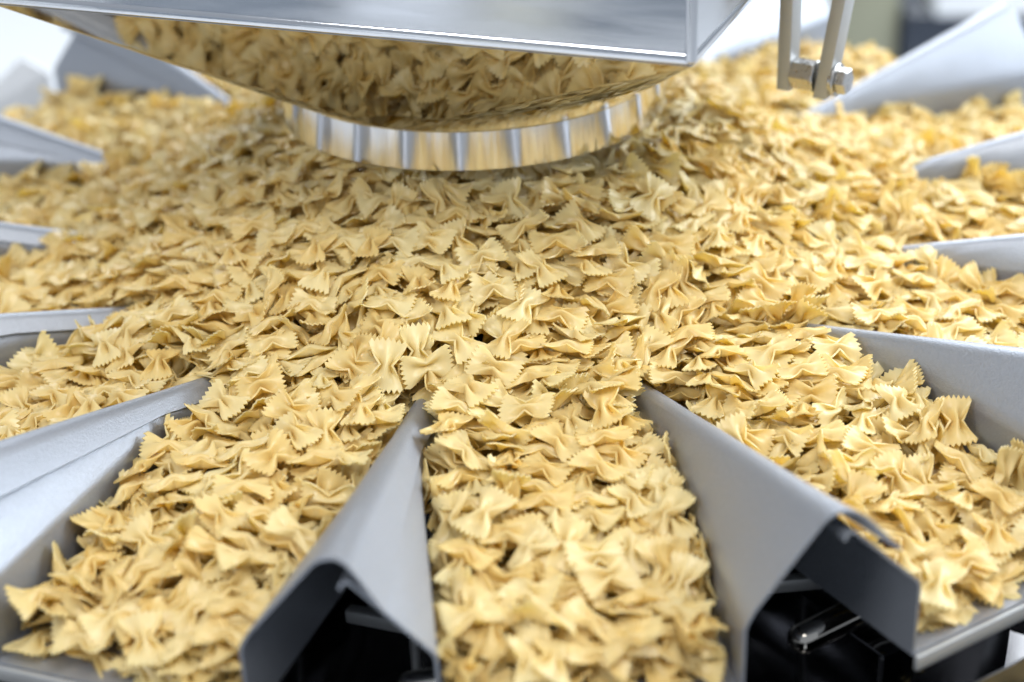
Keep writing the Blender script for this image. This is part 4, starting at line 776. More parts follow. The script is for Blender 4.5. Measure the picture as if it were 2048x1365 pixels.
1465,1361,162,25,-14,25,-99, 59,-428,605,99,17,-6,42, 801,-666,338,64,4,7,-99, 1810,813,180,99,-14,-13,-95, 1312,1465,230,79,-17,36,-99, 393,-480,525,30,10,2,-99,
733,-1326,191,79,5,33,-99, 547,-912,336,99,7,23,46, 481,-558,483,99,7,17,-78, -830,849,344,99,9,-2,-63, 590,-295,506,83,-59,10,-99, -306,-788,422,99,30,-4,24,
831,-1408,250,52,-10,-18,99, -496,-1745,229,99,19,25,77, 1511,1462,203,99,41,5,88, 982,-1704,182,90,-29,-24,99, -1512,1293,244,99,5,32,-27, -676,-2004,161,47,-31,5,-99,
-586,-1536,240,24,81,-99,-79, -894,1263,287,71,-22,23,-99, -99,-453,563,99,4,0,75, 1233,914,247,84,10,-10,-99, -1095,-3,303,68,-23,-99,-23, -1036,-22,337,99,11,-25,-29,
1184,1435,239,47,1,4,99, -982,43,388,99,-47,-31,62, 303,-960,354,30,13,-14,99, -429,-1120,295,28,-9,-23,-99, 1507,1492,188,24,66,-39,99, 380,-917,379,8,99,10,17,
1223,1059,279,99,73,-88,-98, 968,-351,367,24,-99,50,-53, 1490,1475,193,99,22,50,-60, 791,28,472,33,36,99,-16, 1352,455,262,81,17,-17,99, 925,-1297,230,30,-2,25,99,
-1066,-1156,238,3,-5,-4,99, -1169,1498,246,6,-99,56,-3, -1579,157,246,99,2,10,88, -395,-1509,229,56,99,-68,63, 386,-734,468,11,-12,19,-99, -1041,1319,268,61,-30,16,-99,
-75,-1619,230,99,25,50,17, -996,125,350,21,-99,-90,-83, -915,526,355,15,19,12,-99, -6,-521,555,47,7,19,-99, 1144,-831,242,2,8,2,99, 4,-806,465,50,9,0,-99,
-1538,1302,235,36,21,1,99, -380,-1051,342,99,17,-12,-95, 314,-1632,244,8,8,13,-99, 818,1094,310,53,-10,-12,99, 181,-1935,187,99,2,-7,68, -553,-685,423,99,13,14,-88,
732,-1535,184,99,1,-13,3, 823,-785,317,74,41,23,99, 490,-335,554,99,-11,32,36, 959,686,284,9,-10,-8,99, -1271,84,271,99,9,-6,53, 1264,-232,225,7,7,-3,-99,
-1646,1372,169,99,45,-50,99, -464,-697,453,13,-99,-31,-16, 468,-467,511,99,8,4,9, -591,271,563,5,-70,99,-12, -657,-941,325,99,14,-19,-93, 1075,78,346,94,-2,18,99,
-72,-873,433,48,23,28,-99, -767,-1413,243,99,-11,-1,35, -298,-1270,267,93,1,-7,-99, -655,-1510,252,99,3,-17,-95, -285,-1386,236,13,-15,-8,99, 139,-1359,270,8,-11,-8,99,
-452,-1425,221,99,68,-48,-20, 1248,-738,243,99,9,-6,21, -820,-901,244,99,-66,14,-43, 1021,-327,326,11,16,-99,3, -895,-638,303,99,3,-6,-74, -1147,166,307,34,9,-14,-99,
-159,-1117,260,99,11,-13,18, -813,-311,396,47,10,-18,-99, -661,-227,481,17,-16,-10,99, 784,-532,370,13,-99,-30,-36, -14,-2038,153,1,22,99,-8, -780,-1456,231,99,-2,-11,-51,
1530,416,258,99,98,41,61, 1303,407,274,10,99,-16,25, -53,-1527,227,24,-12,-21,-99, 1205,-455,215,78,99,72,25, -541,-1929,202,99,-2,-32,-9, 1136,-751,246,99,4,-4,0,
-473,-222,532,16,-1,-9,-99, 1294,1271,182,99,87,84,-95, 289,-729,462,99,11,5,-18, -819,561,407,99,-33,-31,49, 1025,-902,206,99,-9,-40,-24, 984,-1734,149,54,12,2,-99,
851,-1326,225,99,-10,-1,25, -495,-1965,197,39,94,27,99, 11,-1344,214,65,15,-13,-99, 856,1085,305,99,-15,-20,96, 1202,846,254,84,8,-10,-99, -569,-1963,218,99,-10,-17,57,
-851,-717,331,99,-7,-29,19, 1342,-893,203,18,60,-99,-93, 1007,-589,296,1,52,-12,99, -274,-1146,284,30,-11,1,-99, -1046,842,321,3,-5,0,99, -476,-109,582,3,10,3,-99,
989,-909,248,57,-21,11,99, 813,-475,404,99,-7,32,49, 683,-72,514,77,16,19,-99, 1115,-337,327,48,-28,2,-99, 1376,-773,212,99,-19,11,-5, -704,-579,404,99,-6,-5,33,
1299,-323,222,99,-9,-12,81, -405,-1015,314,84,38,13,-99, 736,-1453,187,99,18,-7,-31, 878,-1045,285,99,-1,5,-85, 1607,32,251,4,-32,89,-99, 988,755,294,98,-9,-22,99,
-615,-1151,251,17,18,20,-99, 40,-747,436,7,8,-7,-99, 262,-1847,209,99,1,9,0, -266,-664,475,22,-6,-16,99, -1592,295,212,28,0,18,99, 1169,-1659,169,99,11,22,-22,
769,-284,418,18,25,-23,99, -1103,-994,230,13,10,-8,99, 1277,-21,286,58,-5,-27,99, -903,629,354,84,5,-24,-99, -1239,210,290,99,0,-6,76, 702,-446,436,17,-9,4,-99,
1741,708,211,73,-5,0,99, 26,-2103,146,4,99,97,-11, 1251,435,284,99,26,11,52, -1082,-874,218,33,12,6,-99, -1268,-553,210,59,-9,-49,99, 968,1185,283,99,-16,5,8,
1288,179,274,99,-10,-27,-30, -1642,1118,194,99,-6,-5,23, 130,-1158,286,6,1,-27,99, -679,-1537,192,62,-82,-3,-99, 1547,-215,246,60,6,-5,99, -559,-1648,235,99,9,19,9,
-1036,-1066,247,81,9,8,99, -1613,183,229,8,0,2,-99, 1107,-1736,152,26,22,3,-99, 980,-813,238,70,13,15,99, -532,-172,518,99,5,10,-10, 890,158,411,99,33,20,65,
775,-1459,219,99,10,1,-55, 1131,-568,259,99,-9,11,-88, 714,-671,356,67,-4,31,-99, 1366,667,253,81,-28,-15,-99, -552,91,566,99,-6,-7,-36, 218,-636,521,99,5,-10,-63,
707,-331,460,99,47,42,-74, 1522,741,204,99,35,13,25, 511,-1156,228,99,22,6,-51, -461,-1698,225,22,99,49,-64, 791,-771,315,75,-21,27,-99, 393,-601,488,99,15,-3,84,
894,1226,250,84,0,99,-58, -55,-1828,211,8,-99,39,-2, -162,-932,397,60,19,19,-99, -1060,69,324,88,35,-46,99, -1134,535,286,99,36,-11,15, 1125,584,261,3,-99,-43,-24,
-1000,1260,222,44,24,-99,-63, 1232,-1650,191,64,18,6,99, 1347,-241,250,99,-2,17,48, 838,142,450,24,-74,99,-62, -1618,391,224,30,-12,45,-99, -1280,1699,221,79,-58,45,99,
963,360,368,95,11,5,99, -63,-1336,245,8,-99,7,-18, -63,-1232,274,33,0,0,-99, -730,-316,450,99,8,-11,-46, 1082,-1485,180,99,17,5,-27, 628,-524,442,99,29,32,30,
-712,-1246,269,99,22,13,39, -834,-1717,194,27,-15,-10,99, -233,-438,518,33,19,-14,99, -1469,6,257,35,99,63,-16, 1058,-506,310,87,-5,12,-99, 1182,1448,186,82,92,58,-99,
1622,-166,202,99,-15,37,-6, 963,939,283,99,-13,8,26, 1149,831,242,30,95,46,99, 1211,26,307,62,-27,16,99, 137,-2019,169,99,3,6,38, 881,-500,349,81,-30,9,-99,
878,-1222,248,3,-99,-27,-8, 105,-1390,238,64,7,-3,-99, 278,-809,441,54,5,-28,99, -849,-1850,165,0,-8,-7,99, 1226,-107,282,32,-12,67,99, -892,-812,289,99,17,-2,54,
-66,-1800,163,99,4,3,-3, 108,-684,520,99,-9,-1,70, 1563,-116,198,99,-30,82,35, 280,-409,552,99,16,2,-33, 123,-807,463,99,21,-3,9, -60,-648,459,99,17,11,-15,
1227,516,255,26,-84,99,-10, 1861,817,164,99,-66,-77,-62, -970,807,336,3,1,-5,99, -54,-1021,360,0,61,-99,29, -57,-1441,266,99,-9,18,-24, 617,-1049,279,60,23,11,-99,
1280,228,266,99,-4,-31,-49, 1266,13,276,51,33,22,-99, -243,-918,359,17,32,35,99, -288,-884,421,17,-99,62,-9, -108,-571,530,27,12,11,-99, -369,-1473,229,32,99,-61,63,
1163,1314,255,99,-17,-13,49, 928,686,306,99,8,0,3, 1387,603,248,5,11,-4,99, 1379,1612,186,99,9,-13,-28, 178,-874,397,99,19,-2,34, 695,-1177,285,99,0,0,-15,
940,1256,262,59,-29,99,-59, -1315,470,205,15,2,-99,91, -1570,947,216,99,5,-6,-53, 599,-1265,228,28,26,5,-99, 527,-253,541,99,19,16,80, 882,41,406,29,-1,6,99,
-360,-1098,324,99,15,-23,-42, 54,-1286,274,99,13,-9,-6, 542,159,564,99,-1,2,-5, -1340,-562,194,50,28,24,-99, 1441,1424,181,61,-72,99,8, 1450,447,257,15,16,-8,-99,
1402,1409,168,99,14,-43,23, 904,1067,293,99,10,-14,7, -1551,1058,200,51,-4,-11,99, 441,-953,354,45,-6,14,-99, 794,395,456,99,2,20,43, 1238,980,236,99,-9,-9,77,
1256,1366,259,24,-2,-5,-99, 1652,783,173,2,-99,-11,-52, 1012,-430,305,55,-30,25,-99, -1677,950,232,74,11,0,99, 1303,-392,256,99,-13,1,-59, -322,-883,389,99,11,-29,75,
-1167,-206,273,99,-5,-15,50, -1107,-302,249,99,-27,-6,48, -967,11,354,35,-99,97,-51, -669,-1911,172,99,13,-2,60, -791,-821,285,20,10,11,-99, -67,-1680,217,99,-19,0,-25,
290,-257,562,73,31,6,99, 1162,143,321,99,0,16,29, 1132,329,311,5,-71,99,-21, -534,-371,500,14,13,10,-99, -424,-799,407,99,17,-12,60, 790,-83,460,46,-76,-1,-99,
-532,-452,499,3,99,15,19, 1542,1391,174,99,6,20,-67, -283,-508,513,23,35,-99,-10, -1057,981,296,46,-8,-25,99, 903,-1912,158,30,3,-4,-99, 1173,-249,274,99,-19,27,-72,
-843,-576,319,39,-9,5,99, -740,-1732,219,99,-2,-5,62, -519,-887,378,64,1,10,-99, 1310,-127,241,99,-25,-7,81, -934,-864,299,99,18,3,31, 1305,1537,228,99,-7,20,6,
530,-24,529,96,2,7,99, 90,-1859,213,28,-9,-18,99, 994,545,321,12,-6,-5,-99, 634,-426,446,4,-99,24,36, 191,-750,469,99,5,-10,75, -39,-1094,333,4,10,-18,99,
824,733,362,80,6,12,99, -1736,966,225,99,11,4,10, -725,-1494,177,47,64,92,99, 970,-514,319,99,15,21,-17, -964,-1049,219,86,-4,-2,99, 1215,201,329,47,10,-5,99,
-1103,224,333,38,-17,16,-99, 956,-272,325,99,7,5,83, 1052,-1684,172,1,-3,-3,-99, -1076,149,339,81,23,-42,99, -508,-1892,182,11,99,-21,57, -571,-1985,149,99,5,-5,52,
-474,-475,479,99,-4,-30,64, -453,-726,414,18,14,15,-99, -862,-51,431,99,1,-16,44, -797,-98,437,99,30,-14,54, 867,-56,445,15,-24,-99,4, 901,-1670,153,99,0,-12,88,
-671,-1031,240,37,47,-99,13, 1365,8,270,16,19,18,99, -91,-669,522,20,15,6,-99, 966,205,367,99,-14,-17,-30, -493,-1622,228,99,2,16,36, 774,-1837,248,99,60,-46,-48,
-100,-935,423,99,12,-3,-26, 1463,1213,200,75,-4,15,-99, -1247,839,268,99,-35,-40,-90, 1389,1425,214,8,3,-2,99, 1586,424,226,8,9,-6,-99, 209,-641,486,99,9,-4,13,
74,-1564,231,99,-21,-7,-21, -1320,-666,235,57,-10,-49,99, 1096,1398,242,27,-19,96,-99, 687,217,508,99,3,6,-1, 562,13,568,16,-10,12,-99, 227,-1305,232,33,63,85,99,
449,-359,538,73,46,99,82, 247,-1147,312,80,13,-17,99, 413,-1687,182,63,99,62,71, 1447,1104,222,5,-16,-18,-99, -36,-1208,301,41,-20,10,-99, -301,-361,603,99,-10,3,-50,
-976,-134,363,17,-99,-2,-3, -743,-129,479,29,-17,-6,99, 608,-4,508,83,99,69,6, -1468,103,244,99,-17,-11,-31, -346,-471,511,35,8,1,99, -1146,-531,209,34,0,15,-99,
-434,-385,506,99,4,-17,65, -1283,-185,251,44,15,-9,99, -1395,-219,211,93,41,12,-99, -801,422,431,51,12,-29,-99, 1092,-935,225,99,28,12,76, -890,-1173,250,35,15,-1,-99,
-981,42,357,99,-19,-51,7, 142,-654,503,99,-4,-1,31, 192,-1618,203,31,-99,-9,-66, 785,-1288,245,14,26,-99,11, -866,-149,386,4,11,-99,-7, -289,-968,352,28,-99,17,92,
-506,-986,301,99,10,-4,-27, 733,-327,427,99,44,40,-74, -1268,928,258,99,-27,-1,-6, -1243,1060,272,29,-2,35,-99, 131,-669,463,99,13,1,-98, 1456,-785,215,99,-4,17,-49,
-1545,453,197,13,-99,6,65, -1157,241,270,67,99,52,2, -1311,1176,201,68,64,28,-99, 703,-1318,236,99,3,-5,-29, 975,826,287,55,24,-8,-99, 919,-1544,194,8,47,-99,-25,
1095,-1584,136,55,-5,15,-99, -794,510,421,31,7,99,-14, -251,-758,421,99,32,12,-26, 1406,-900,202,99,1,29,-23, 201,-2073,181,8,-6,-8,99, -693,-1487,191,17,99,83,-78,
32,-1350,246,99,-2,-1,-5, -970,-653,273,99,7,-5,-7, -993,1318,220,99,15,48,5, 97,-1772,187,87,99,81,-78, 775,-170,449,99,21,8,2, 597,-1427,250,99,20,13,8,
1004,59,382,99,-12,6,-71, 1186,-66,298,19,-13,-18,-99, 552,-1293,247,99,20,-6,59, 1385,-721,218,99,-15,5,-66, 1393,-366,227,50,55,32,99, 209,-877,361,99,41,-13,72,
-1022,-430,237,99,-14,11,98, 224,-1175,282,97,18,14,-99, 1613,584,215,99,13,7,70, -523,-1773,193,39,-48,-99,-69, 371,-1701,221,67,17,-9,-99, -131,-986,356,99,19,-17,-89,
1005,580,293,-2,78,99,15, 1173,-793,216,99,20,1,59, 1156,-707,232,72,13,-8,99, 946,469,358,44,14,23,99, 1486,-84,214,86,9,7,-99, -1433,216,228,28,-40,22,99,
-1415,282,239,29,8,-8,-99, -1323,1065,249,99,2,1,-24, 415,-328,541,92,-16,99,16, -815,-503,364,44,2,4,-99, -866,-414,358,99,-10,-17,76, 852,-1015,305,99,-4,-4,-58,
-361,-1066,284,99,14,-13,-62, 559,-379,474,99,2,7,-10, -1649,1196,206,99,-1,-5,-79, 723,-1363,219,99,1,-7,4, -797,-238,437,48,2,3,99, 923,-1458,223,67,18,-28,99,
790,-491,364,55,7,-27,99, 774,38,488,99,-6,-57,-83, 1049,-1749,150,99,20,-14,-25, 1308,1312,189,62,99,-49,81, 1633,-259,251,99,-4,13,-76, 761,-697,357,99,19,-3,71,
998,1086,271,99,-4,15,24, 894,-143,397,55,-28,16,-99, 1069,248,331,99,-5,-2,41, 1696,-30,244,99,-3,3,60, 116,-903,432,48,-4,4,-99, 495,-925,324,19,-11,5,-99,
1539,1335,194,25,0,-12,-99, 670,12,527,41,11,99,-38, -1078,-205,301,21,-2,-13,99, 280,-1969,187,99,-9,-1,-63, 1863,620,175,62,99,-64,-33, 808,621,382,44,-4,-10,-99,
-1398,1091,226,92,9,-10,99, -1282,-914,228,54,8,16,99, 398,-1944,129,99,-7,-2,5, 1413,51,248,78,-1,68,99, -1453,1235,222,99,-10,-21,64, 1018,-24,353,39,-49,99,-89,
-880,-1607,174,99,11,54,-13, -406,-305,511,99,1,-10,-9, -732,476,448,2,31,-8,-99, 338,-758,429,38,1,24,-99, 5,-1863,201,99,1,-15,9, -508,-35,566,99,16,-12,-61,
-824,607,376,94,7,-4,-99, -150,-473,545,99,0,-2,38, -318,-1354,208,93,-6,-14,99, -1047,-500,207,24,29,99,-4, -555,-904,341,99,24,-1,29, -378,-367,549,29,-3,0,99,
-270,-1054,371,99,14,0,-24, 54,-1708,171,52,-16,-17,-99, 1616,526,182,40,99,-41,73, 1413,301,274,61,-16,-9,-99, 294,-547,493,99,13,-5,-14, 623,-775,332,53,6,-26,99,
184,-831,432,4,-31,99,16, -589,346,533,99,-8,0,46, 278,-452,518,99,14,-4,-22, 1189,-1776,128,14,-5,1,-99, 715,23,505,10,-20,99,-48, -392,-1711,230,66,99,2,20,
799,-204,448,39,-99,-71,7, 1249,1501,244,99,-8,15,-47, 976,-243,362,14,5,1,99, -1487,473,201,47,-99,-93,-91, -1076,1317,267,99,-32,29,-46, 680,953,373,7,9,18,99,
715,103,503,99,2,19,93, -708,29,471,99,-3,6,-73, -122,-495,502,99,4,-5,47, 550,-140,546,34,8,-4,-99, 366,-1080,292,99,8,-14,4, -501,-717,384,99,10,-19,50,
888,795,323,3,-99,60,8, -659,-859,318,22,6,-23,-99, -556,-982,340,68,-1,-12,99, -869,399,377,23,-99,45,13, -512,-310,505,99,15,-14,48, -299,-542,479,99,12,9,-89,
-1392,963,233,20,-99,27,-39, 1024,892,229,99,-1,-10,-59, -780,-1697,193,46,-8,-6,99, -1691,985,179,6,14,24,-99, -1154,-1143,214,86,-5,-17,-99, -1198,1689,209,99,-89,31,27,
274,-1836,143,99,-5,-4,40, -558,-515,444,99,8,-55,-32, 537,-355,517,57,-6,32,99, -1114,606,309,1,-99,-3,12, -767,755,393,91,11,-2,-99, 1316,1014,186,99,-14,53,-33,
1245,-160,256,99,-3,21,95, -1603,1263,196,90,11,-6,-99, 716,-774,342,16,-24,12,-99, -1253,404,246,99,19,-13,77, 1027,-1305,263,44,-4,-5,-99, -72,-1724,205,4,-2,2,99,
221,-506,519,99,31,-9,55, 439,-1208,190,59,8,0,99, 1494,1180,210,99,12,28,37, 224,-400,568,99,7,-6,33, -1244,-183,265,15,-2,15,-99, 208,-1932,146,30,18,-10,99,
1250,641,243,99,18,-6,34, 1288,649,254,99,7,7,-64, 1100,-35,344,66,10,-4,99, -618,-109,489,99,15,0,-55, 1435,-941,214,99,-2,13,-20, 108,-574,543,99,0,4,24,
1039,-1674,136,16,10,-5,99, -424,-1762,198,20,6,11,99, -410,-1358,283,82,17,-9,99, 672,-1259,192,99,16,34,-62, 1379,361,269,99,-15,-8,-83, -729,-1311,239,99,5,0,35,
332,-568,513,35,11,9,-99, 193,-1215,221,5,-9,-9,99, -1154,1005,293,43,-3,-9,99, 808,-1538,183,85,2,-2,-99, 1115,-380,297,61,39,-99,14, 167,-1787,190,99,-8,60,38,
-1280,-458,216,99,3,0,81, -161,-482,522,73,5,4,-99, -1483,1197,228,46,-5,-7,99, 1303,-608,233,99,-11,18,-70, -1410,634,252,49,39,69,99, -403,-1562,214,10,-1,49,-99,
-326,-1385,261,99,3,13,-81, 1376,-332,209,99,6,81,8, 16,-390,577,70,9,-3,99, 527,-757,415,54,-1,20,-99, 1156,-602,235,88,11,11,99, -616,68,516,99,-12,-4,24,
-510,-1083,286,-2,99,-11,-11, -124,-1054,340,4,70,-99,19, -991,-727,279,99,9,0,-42, 292,-1072,308,52,-99,17,-25, 112,-2055,147,7,56,99,0, -213,-365,546,99,32,-28,65,
-289,-1208,275,53,-3,4,99, -781,1,478,99,2,-2,-11, -894,-334,370,99,9,-16,-35, 850,673,337,11,-13,1,-99, -644,-617,395,99,19,-9,12, -679,-476,427,30,-4,-19,99,
1279,1258,234,99,1,-8,-64, -1007,571,327,68,12,-30,-99, -624,-1934,130,71,2,9,99, -1134,617,276,22,-99,-2,28, -1085,813,289,78,-10,-14,99, -835,988,309,4,0,-6,99,
517,-390,514,28,99,-92,9, -219,-931,407,80,3,-23,99, 246,-1825,239,1,4,-11,99, 523,-923,295,18,-68,-99,-8, 1000,733,268,79,7,-21,-99, 217,-1996,147,56,4,7,-99,
579,-598,421,49,20,-18,99, 178,-1745,226,99,5,28,0, 131,-1588,232,17,79,-99,34, -821,-1599,188,15,99,69,14, -18,-1293,221,99,-6,4,84, -851,744,357,99,-20,-2,20,
1213,-1754,194,20,-1,-29,99, -932,-1067,247,23,-8,1,99, -960,1383,234,29,-23,-8,-99, 1047,-851,222,59,-51,4,99, 964,-846,216,18,-8,-99,-12, 1208,-326,210,2,15,1,99,
-105,-1261,252,99,-14,45,27, -1166,885,252,99,-13,-15,-38, -1152,1103,222,62,-24,99,66, 16,-1665,201,99,0,-11,91, 321,-676,446,99,14,-2,91, -1253,1122,256,49,-17,40,99,
-1109,1400,248,62,-28,26,99, 524,-706,415,71,13,-12,99, -970,-818,240,85,99,1,0, 1390,-176,236,68,10,7,-99, 446,-219,543,50,-36,10,99, -77,-1753,144,99,4,6,87,
21,-1718,157,99,-22,9,-96, -1242,568,265,76,-19,18,99, -1268,697,247,91,-11,4,-99, -1305,800,233,76,-70,99,-98, -440,-233,513,99,-12,-2,-11, 1315,-651,212,31,-21,13,-99,
389,-561,480,99,11,5,-36, -208,-1034,305,99,45,-12,-79, -453,-610,436,99,24,-28,56, -764,-1793,168,34,1,-5,-99, -597,241,530,75,10,-11,-99, -444,-765,369,68,10,10,-99,
691,-1061,272,99,-5,-9,-40, 1637,414,214,3,-27,99,1, 1098,-156,311,3,99,17,-16, 1013,1266,232,99,9,7,29, 1024,1335,237,99,93,24,51, -704,-634,335,99,52,20,-28,
-864,-934,261,23,-47,-23,99, -555,15,542,15,12,11,-99, -383,-1316,261,15,-3,1,-99, 540,78,585,95,-11,-7,-99, 1415,1323,164,98,55,45,99, 1356,1034,181,30,-51,8,-99,
-550,-1722,220,99,23,11,9, -727,-965,224,99,0,-8,22, 802,-981,275,99,-8,26,65, 1046,-792,240,84,-9,5,99, -490,-1539,242,99,-1,-15,9, 736,543,418,10,2,-9,99,
-51,-567,487,12,2,-16,99, 463,-636,443,99,24,6,29, -895,1100,291,15,-47,14,99, 888,-869,195,7,-8,-2,-99, 927,-1884,176,99,-2,2,86, 817,-1077,284,99,-2,11,-7,
-1593,877,226,99,5,-3,-11, 485,-553,454,99,9,9,-18, 264,-900,366,99,13,10,-34, 881,-822,216,99,5,1,-15, 981,-180,335,99,12,0,-17, 941,-1645,138,99,2,-3,-16,
959,-129,301,64,-16,16,-99, -480,549,552,99,-2,-13,-12, -539,450,560,8,-33,99,-17, 364,528,574,99,10,8,-83, -209,1104,421,11,-10,-1,99, -58,764,532,99,-14,-4,60,
120,839,505,5,-10,19,99, 141,687,552,12,3,10,-99, -49,881,492,99,-14,-2,42, 27,707,547,94,-14,40,99, 321,483,588,67,7,-7,-99, -141,810,507,99,-37,36,34,
-281,759,511,51,-7,6,99, 366,798,489,99,-18,7,-98, -181,728,531,99,-32,-10,-86, -159,779,515,99,-35,22,28, 388,1433,338,8,99,-81,14, 233,801,501,24,-8,18,99,
110,770,519,0,-13,99,-19, 388,342,602,4,-99,-50,13, 559,471,534,99,-16,11,-48, -170,882,480,24,-6,-3,-99, -357,811,483,99,-7,-10,45, -485,1165,375,99,-7,7,28,
213,611,560,88,8,34,99, 117,925,468,26,-19,-23,-99, -494,718,486,87,-10,7,99, -437,528,546,87,-13,-3,99, 292,545,567,99,1,7,55, -535,357,559,99,-7,-11,92,
459,443,561,99,5,17,52, 544,202,579,13,99,-92,4, -18,993,447,21,-3,-5,-99, 531,563,516,99,1,10,-85, 303,733,509,15,99,70,-34, -364,1151,381,60,51,77,99,
75,964,453,23,-8,-99,-10, -168,615,558,2,2,-5,-99, -276,872,468,99,7,-6,-45, -576,788,449,69,4,-6,-99, -587,701,468,21,5,-5,-99, -507,427,549,99,-4,-10,41,
-247,650,539,88,-5,12,99, -375,867,459,99,6,-13,-8, 288,677,525,48,-22,-15,-99, -444,357,579,99,4,-11,-74, -574,598,495,99,6,-24,-53, -262,809,488,23,6,-4,-99,
-574,455,526,34,4,-7,99, 518,304,569,10,-2,9,99, -326,377,599,84,3,-2,99, 224,703,524,99,-18,18,-88, -455,837,455,40,-14,10,99, -222,1027,425,38,27,0,-99,
321,819,477,19,6,1,99, -309,479,578,75,-15,9,99, 325,887,457,99,-4,9,-61, -751,1318,325,80,14,9,99, -396,725,494,80,-1,-2,99, 577,1094,372,4,83,-99,-13,
-155,979,443,99,90,46,45, 133,568,573,99,-11,1,19, 181,1009,431,-1,-99,87,19, -302,642,531,99,-11,15,-10, 542,980,401,99,-8,-3,-39, -107,1051,420,3,14,30,-99,
560,1946,284,18,-99,80,12, -13,798,501,99,-10,-3,-49, -251,541,566,99,2,-32,-60, -780,1697,289,99,53,-57,21, 905,1598,290,99,-16,-55,-11, 286,1173,374,99,-35,-4,-75,
458,213,592,17,-76,-99,26, -317,718,504,63,5,19,99, 212,1111,396,11,6,-1,-99, -535,510,518,36,11,3,-99, -298,1054,406,85,23,-18,-99, 217,895,459,50,-28,-9,99,
533,1466,315,7,99,-88,-6, 609,1282,331,99,-13,8,24, -683,755,429,99,-13,4,-48, 527,1896,283,56,17,-14,99, 355,-22,632,10,-99,-84,1, -38,890,467,99,-18,7,33,
457,569,519,99,-11,23,20, 166,695,524,11,-14,8,-99, 157,828,482,88,-12,-1,-99, 342,389,586,8,-5,-7,-99, 369,-263,604,12,14,-25,-99, -371,1646,299,99,-8,11,-46,
-787,1302,317,99,6,19,25, 346,589,533,19,99,-14,17, -732,1128,344,81,-65,65,99, -90,465,598,99,-8,14,18, -604,823,426,50,8,6,99, -512,558,509,99,8,-13,-43,
-178,1409,328,99,-20,15,-4, -28,493,591,2,-12,-12,-99, 618,525,491,62,-40,6,-99, 517,726,465,5,-99,-52,22, -127,654,538,99,-17,2,75, -399,652,505,20,-99,17,-3,
-324,935,434,99,4,-2,-79, 403,912,432,99,-13,-6,-66, 476,1489,310,48,12,15,99, -665,617,459,16,-99,-23,-56, 571,616,480,55,12,18,99, -575,1442,311,99,22,-18,91,
-550,1412,315,64,21,-14,99, 375,56,622,3,8,-99,2, -811,1387,305,99,-8,11,32, 25,698,525,99,-10,16,50, -76,713,519,99,-9,-5,68, 617,1170,345,99,-7,3,41,
-135,1262,355,45,11,13,99, -227,717,507,3,-1,-7,-99, 255,934,439,52,-10,12,99, -544,208,562,15,38,99,5, 373,1098,380,33,-20,17,-99, -118,977,433,99,-84,5,90,
387,1508,309,99,-6,6,-34, 389,1336,330,90,0,-8,-99, -694,1623,286,17,71,99,16, 622,427,505,40,-2,16,99, 468,1160,357,99,-1,5,-19, 527,454,524,88,-11,-13,-99,
-410,1199,353,99,-25,16,-40, 301,635,522,99,-25,16,74, -224,881,455,1,-9,7,99, 476,1928,275,99,7,-27,71, -629,1138,347,99,-4,-4,-31, -720,1683,281,99,40,-9,0,
527,1246,337,35,11,2,99, 230,315,616,90,-4,-25,-99, 535,1109,360,99,3,4,15, -369,381,576,99,-2,-6,7, 213,403,597,25,27,10,-99, 100,1315,342,99,-20,-6,74,
756,1515,292,99,29,4,-22, -663,520,475,99,-20,-37,-4, -344,1258,345,99,-5,-3,-34, 594,357,523,17,-19,-5,-99, 625,1411,308,53,0,16,-99, 427,70,603,99,-2,3,7,
-682,1202,329,57,0,-3,-99, 438,-47,600,73,-3,0,-99, 6,-213,649,4,-99,-36,-9, 127,884,458,99,-7,11,10, 308,1285,341,66,76,-99,28, -848,1485,289,99,-16,24,66,
466,1085,370,74,26,-6,-99, 122,208,645,48,-6,12,99, 299,294,605,99,-12,-1,-29, 136,731,506,99,-5,7,3, 342,973,415,48,-18,-99,-85, 6,1172,372,99,3,-75,63,
362,1157,361,99,-1,-13,67, 489,1015,386,99,-2,17,-37, -34,1110,391,42,64,-99,1, 160,583,551,27,-2,-12,-99, -525,858,422,45,-14,-6,-99, -420,782,459,99,-14,11,75,
605,1499,298,99,0,-1,-43, 411,792,457,73,-18,6,-99, 244,1021,408,99,15,72,-9, 672,1572,288,99,-38,0,-69, -123,1072,399,19,2,-24,99, -349,1440,312,68,9,-2,99,
-721,838,391,73,-19,-8,99, 517,1544,296,99,4,-14,49, -255,1075,391,53,-4,-12,99, 190,1277,344,5,99,7,11, -803,1118,328,9,-2,80,99, 602,1357,311,99,16,0,64,
746,1241,314,9,-26,3,99, -56,1388,325,99,3,-31,-65, -122,925,442,99,-31,-17,22, 306,183,620,99,2,-9,45, 439,171,587,1,-25,-11,-99, 754,1709,274,99,0,-12,72,
138,1261,347,99,-18,-9,67, 420,353,565,9,-38,99,16, -283,1338,328,22,2,0,-99, 248,-59,639,23,4,5,99, -417,234,585,3,20,-6,-99, 575,982,379,52,2,-7,-99,
242,744,489,99,-10,13,92, -175,1309,336,4,99,0,-18, -163,20,651,99,-30,-13,-2, 718,339,485,99,0,13,-61, -342,768,470,16,99,77,-1, 26,1237,352,99,24,3,58,
-571,618,469,81,-14,-4,99, 29,585,552,9,-35,-99,16, -80,861,462,42,-10,24,99, -473,338,553,0,-14,9,99, -768,1626,274,17,-11,-14,99, 492,1306,320,34,-1,-12,-99,
-78,529,567,99,6,2,94, -548,1349,310,31,-50,99,51, -183,550,553,99,-13,-7,-24, 360,429,560,17,6,6,-99, -143,425,591,93,-15,21,99, -140,1602,294,5,37,21,99,
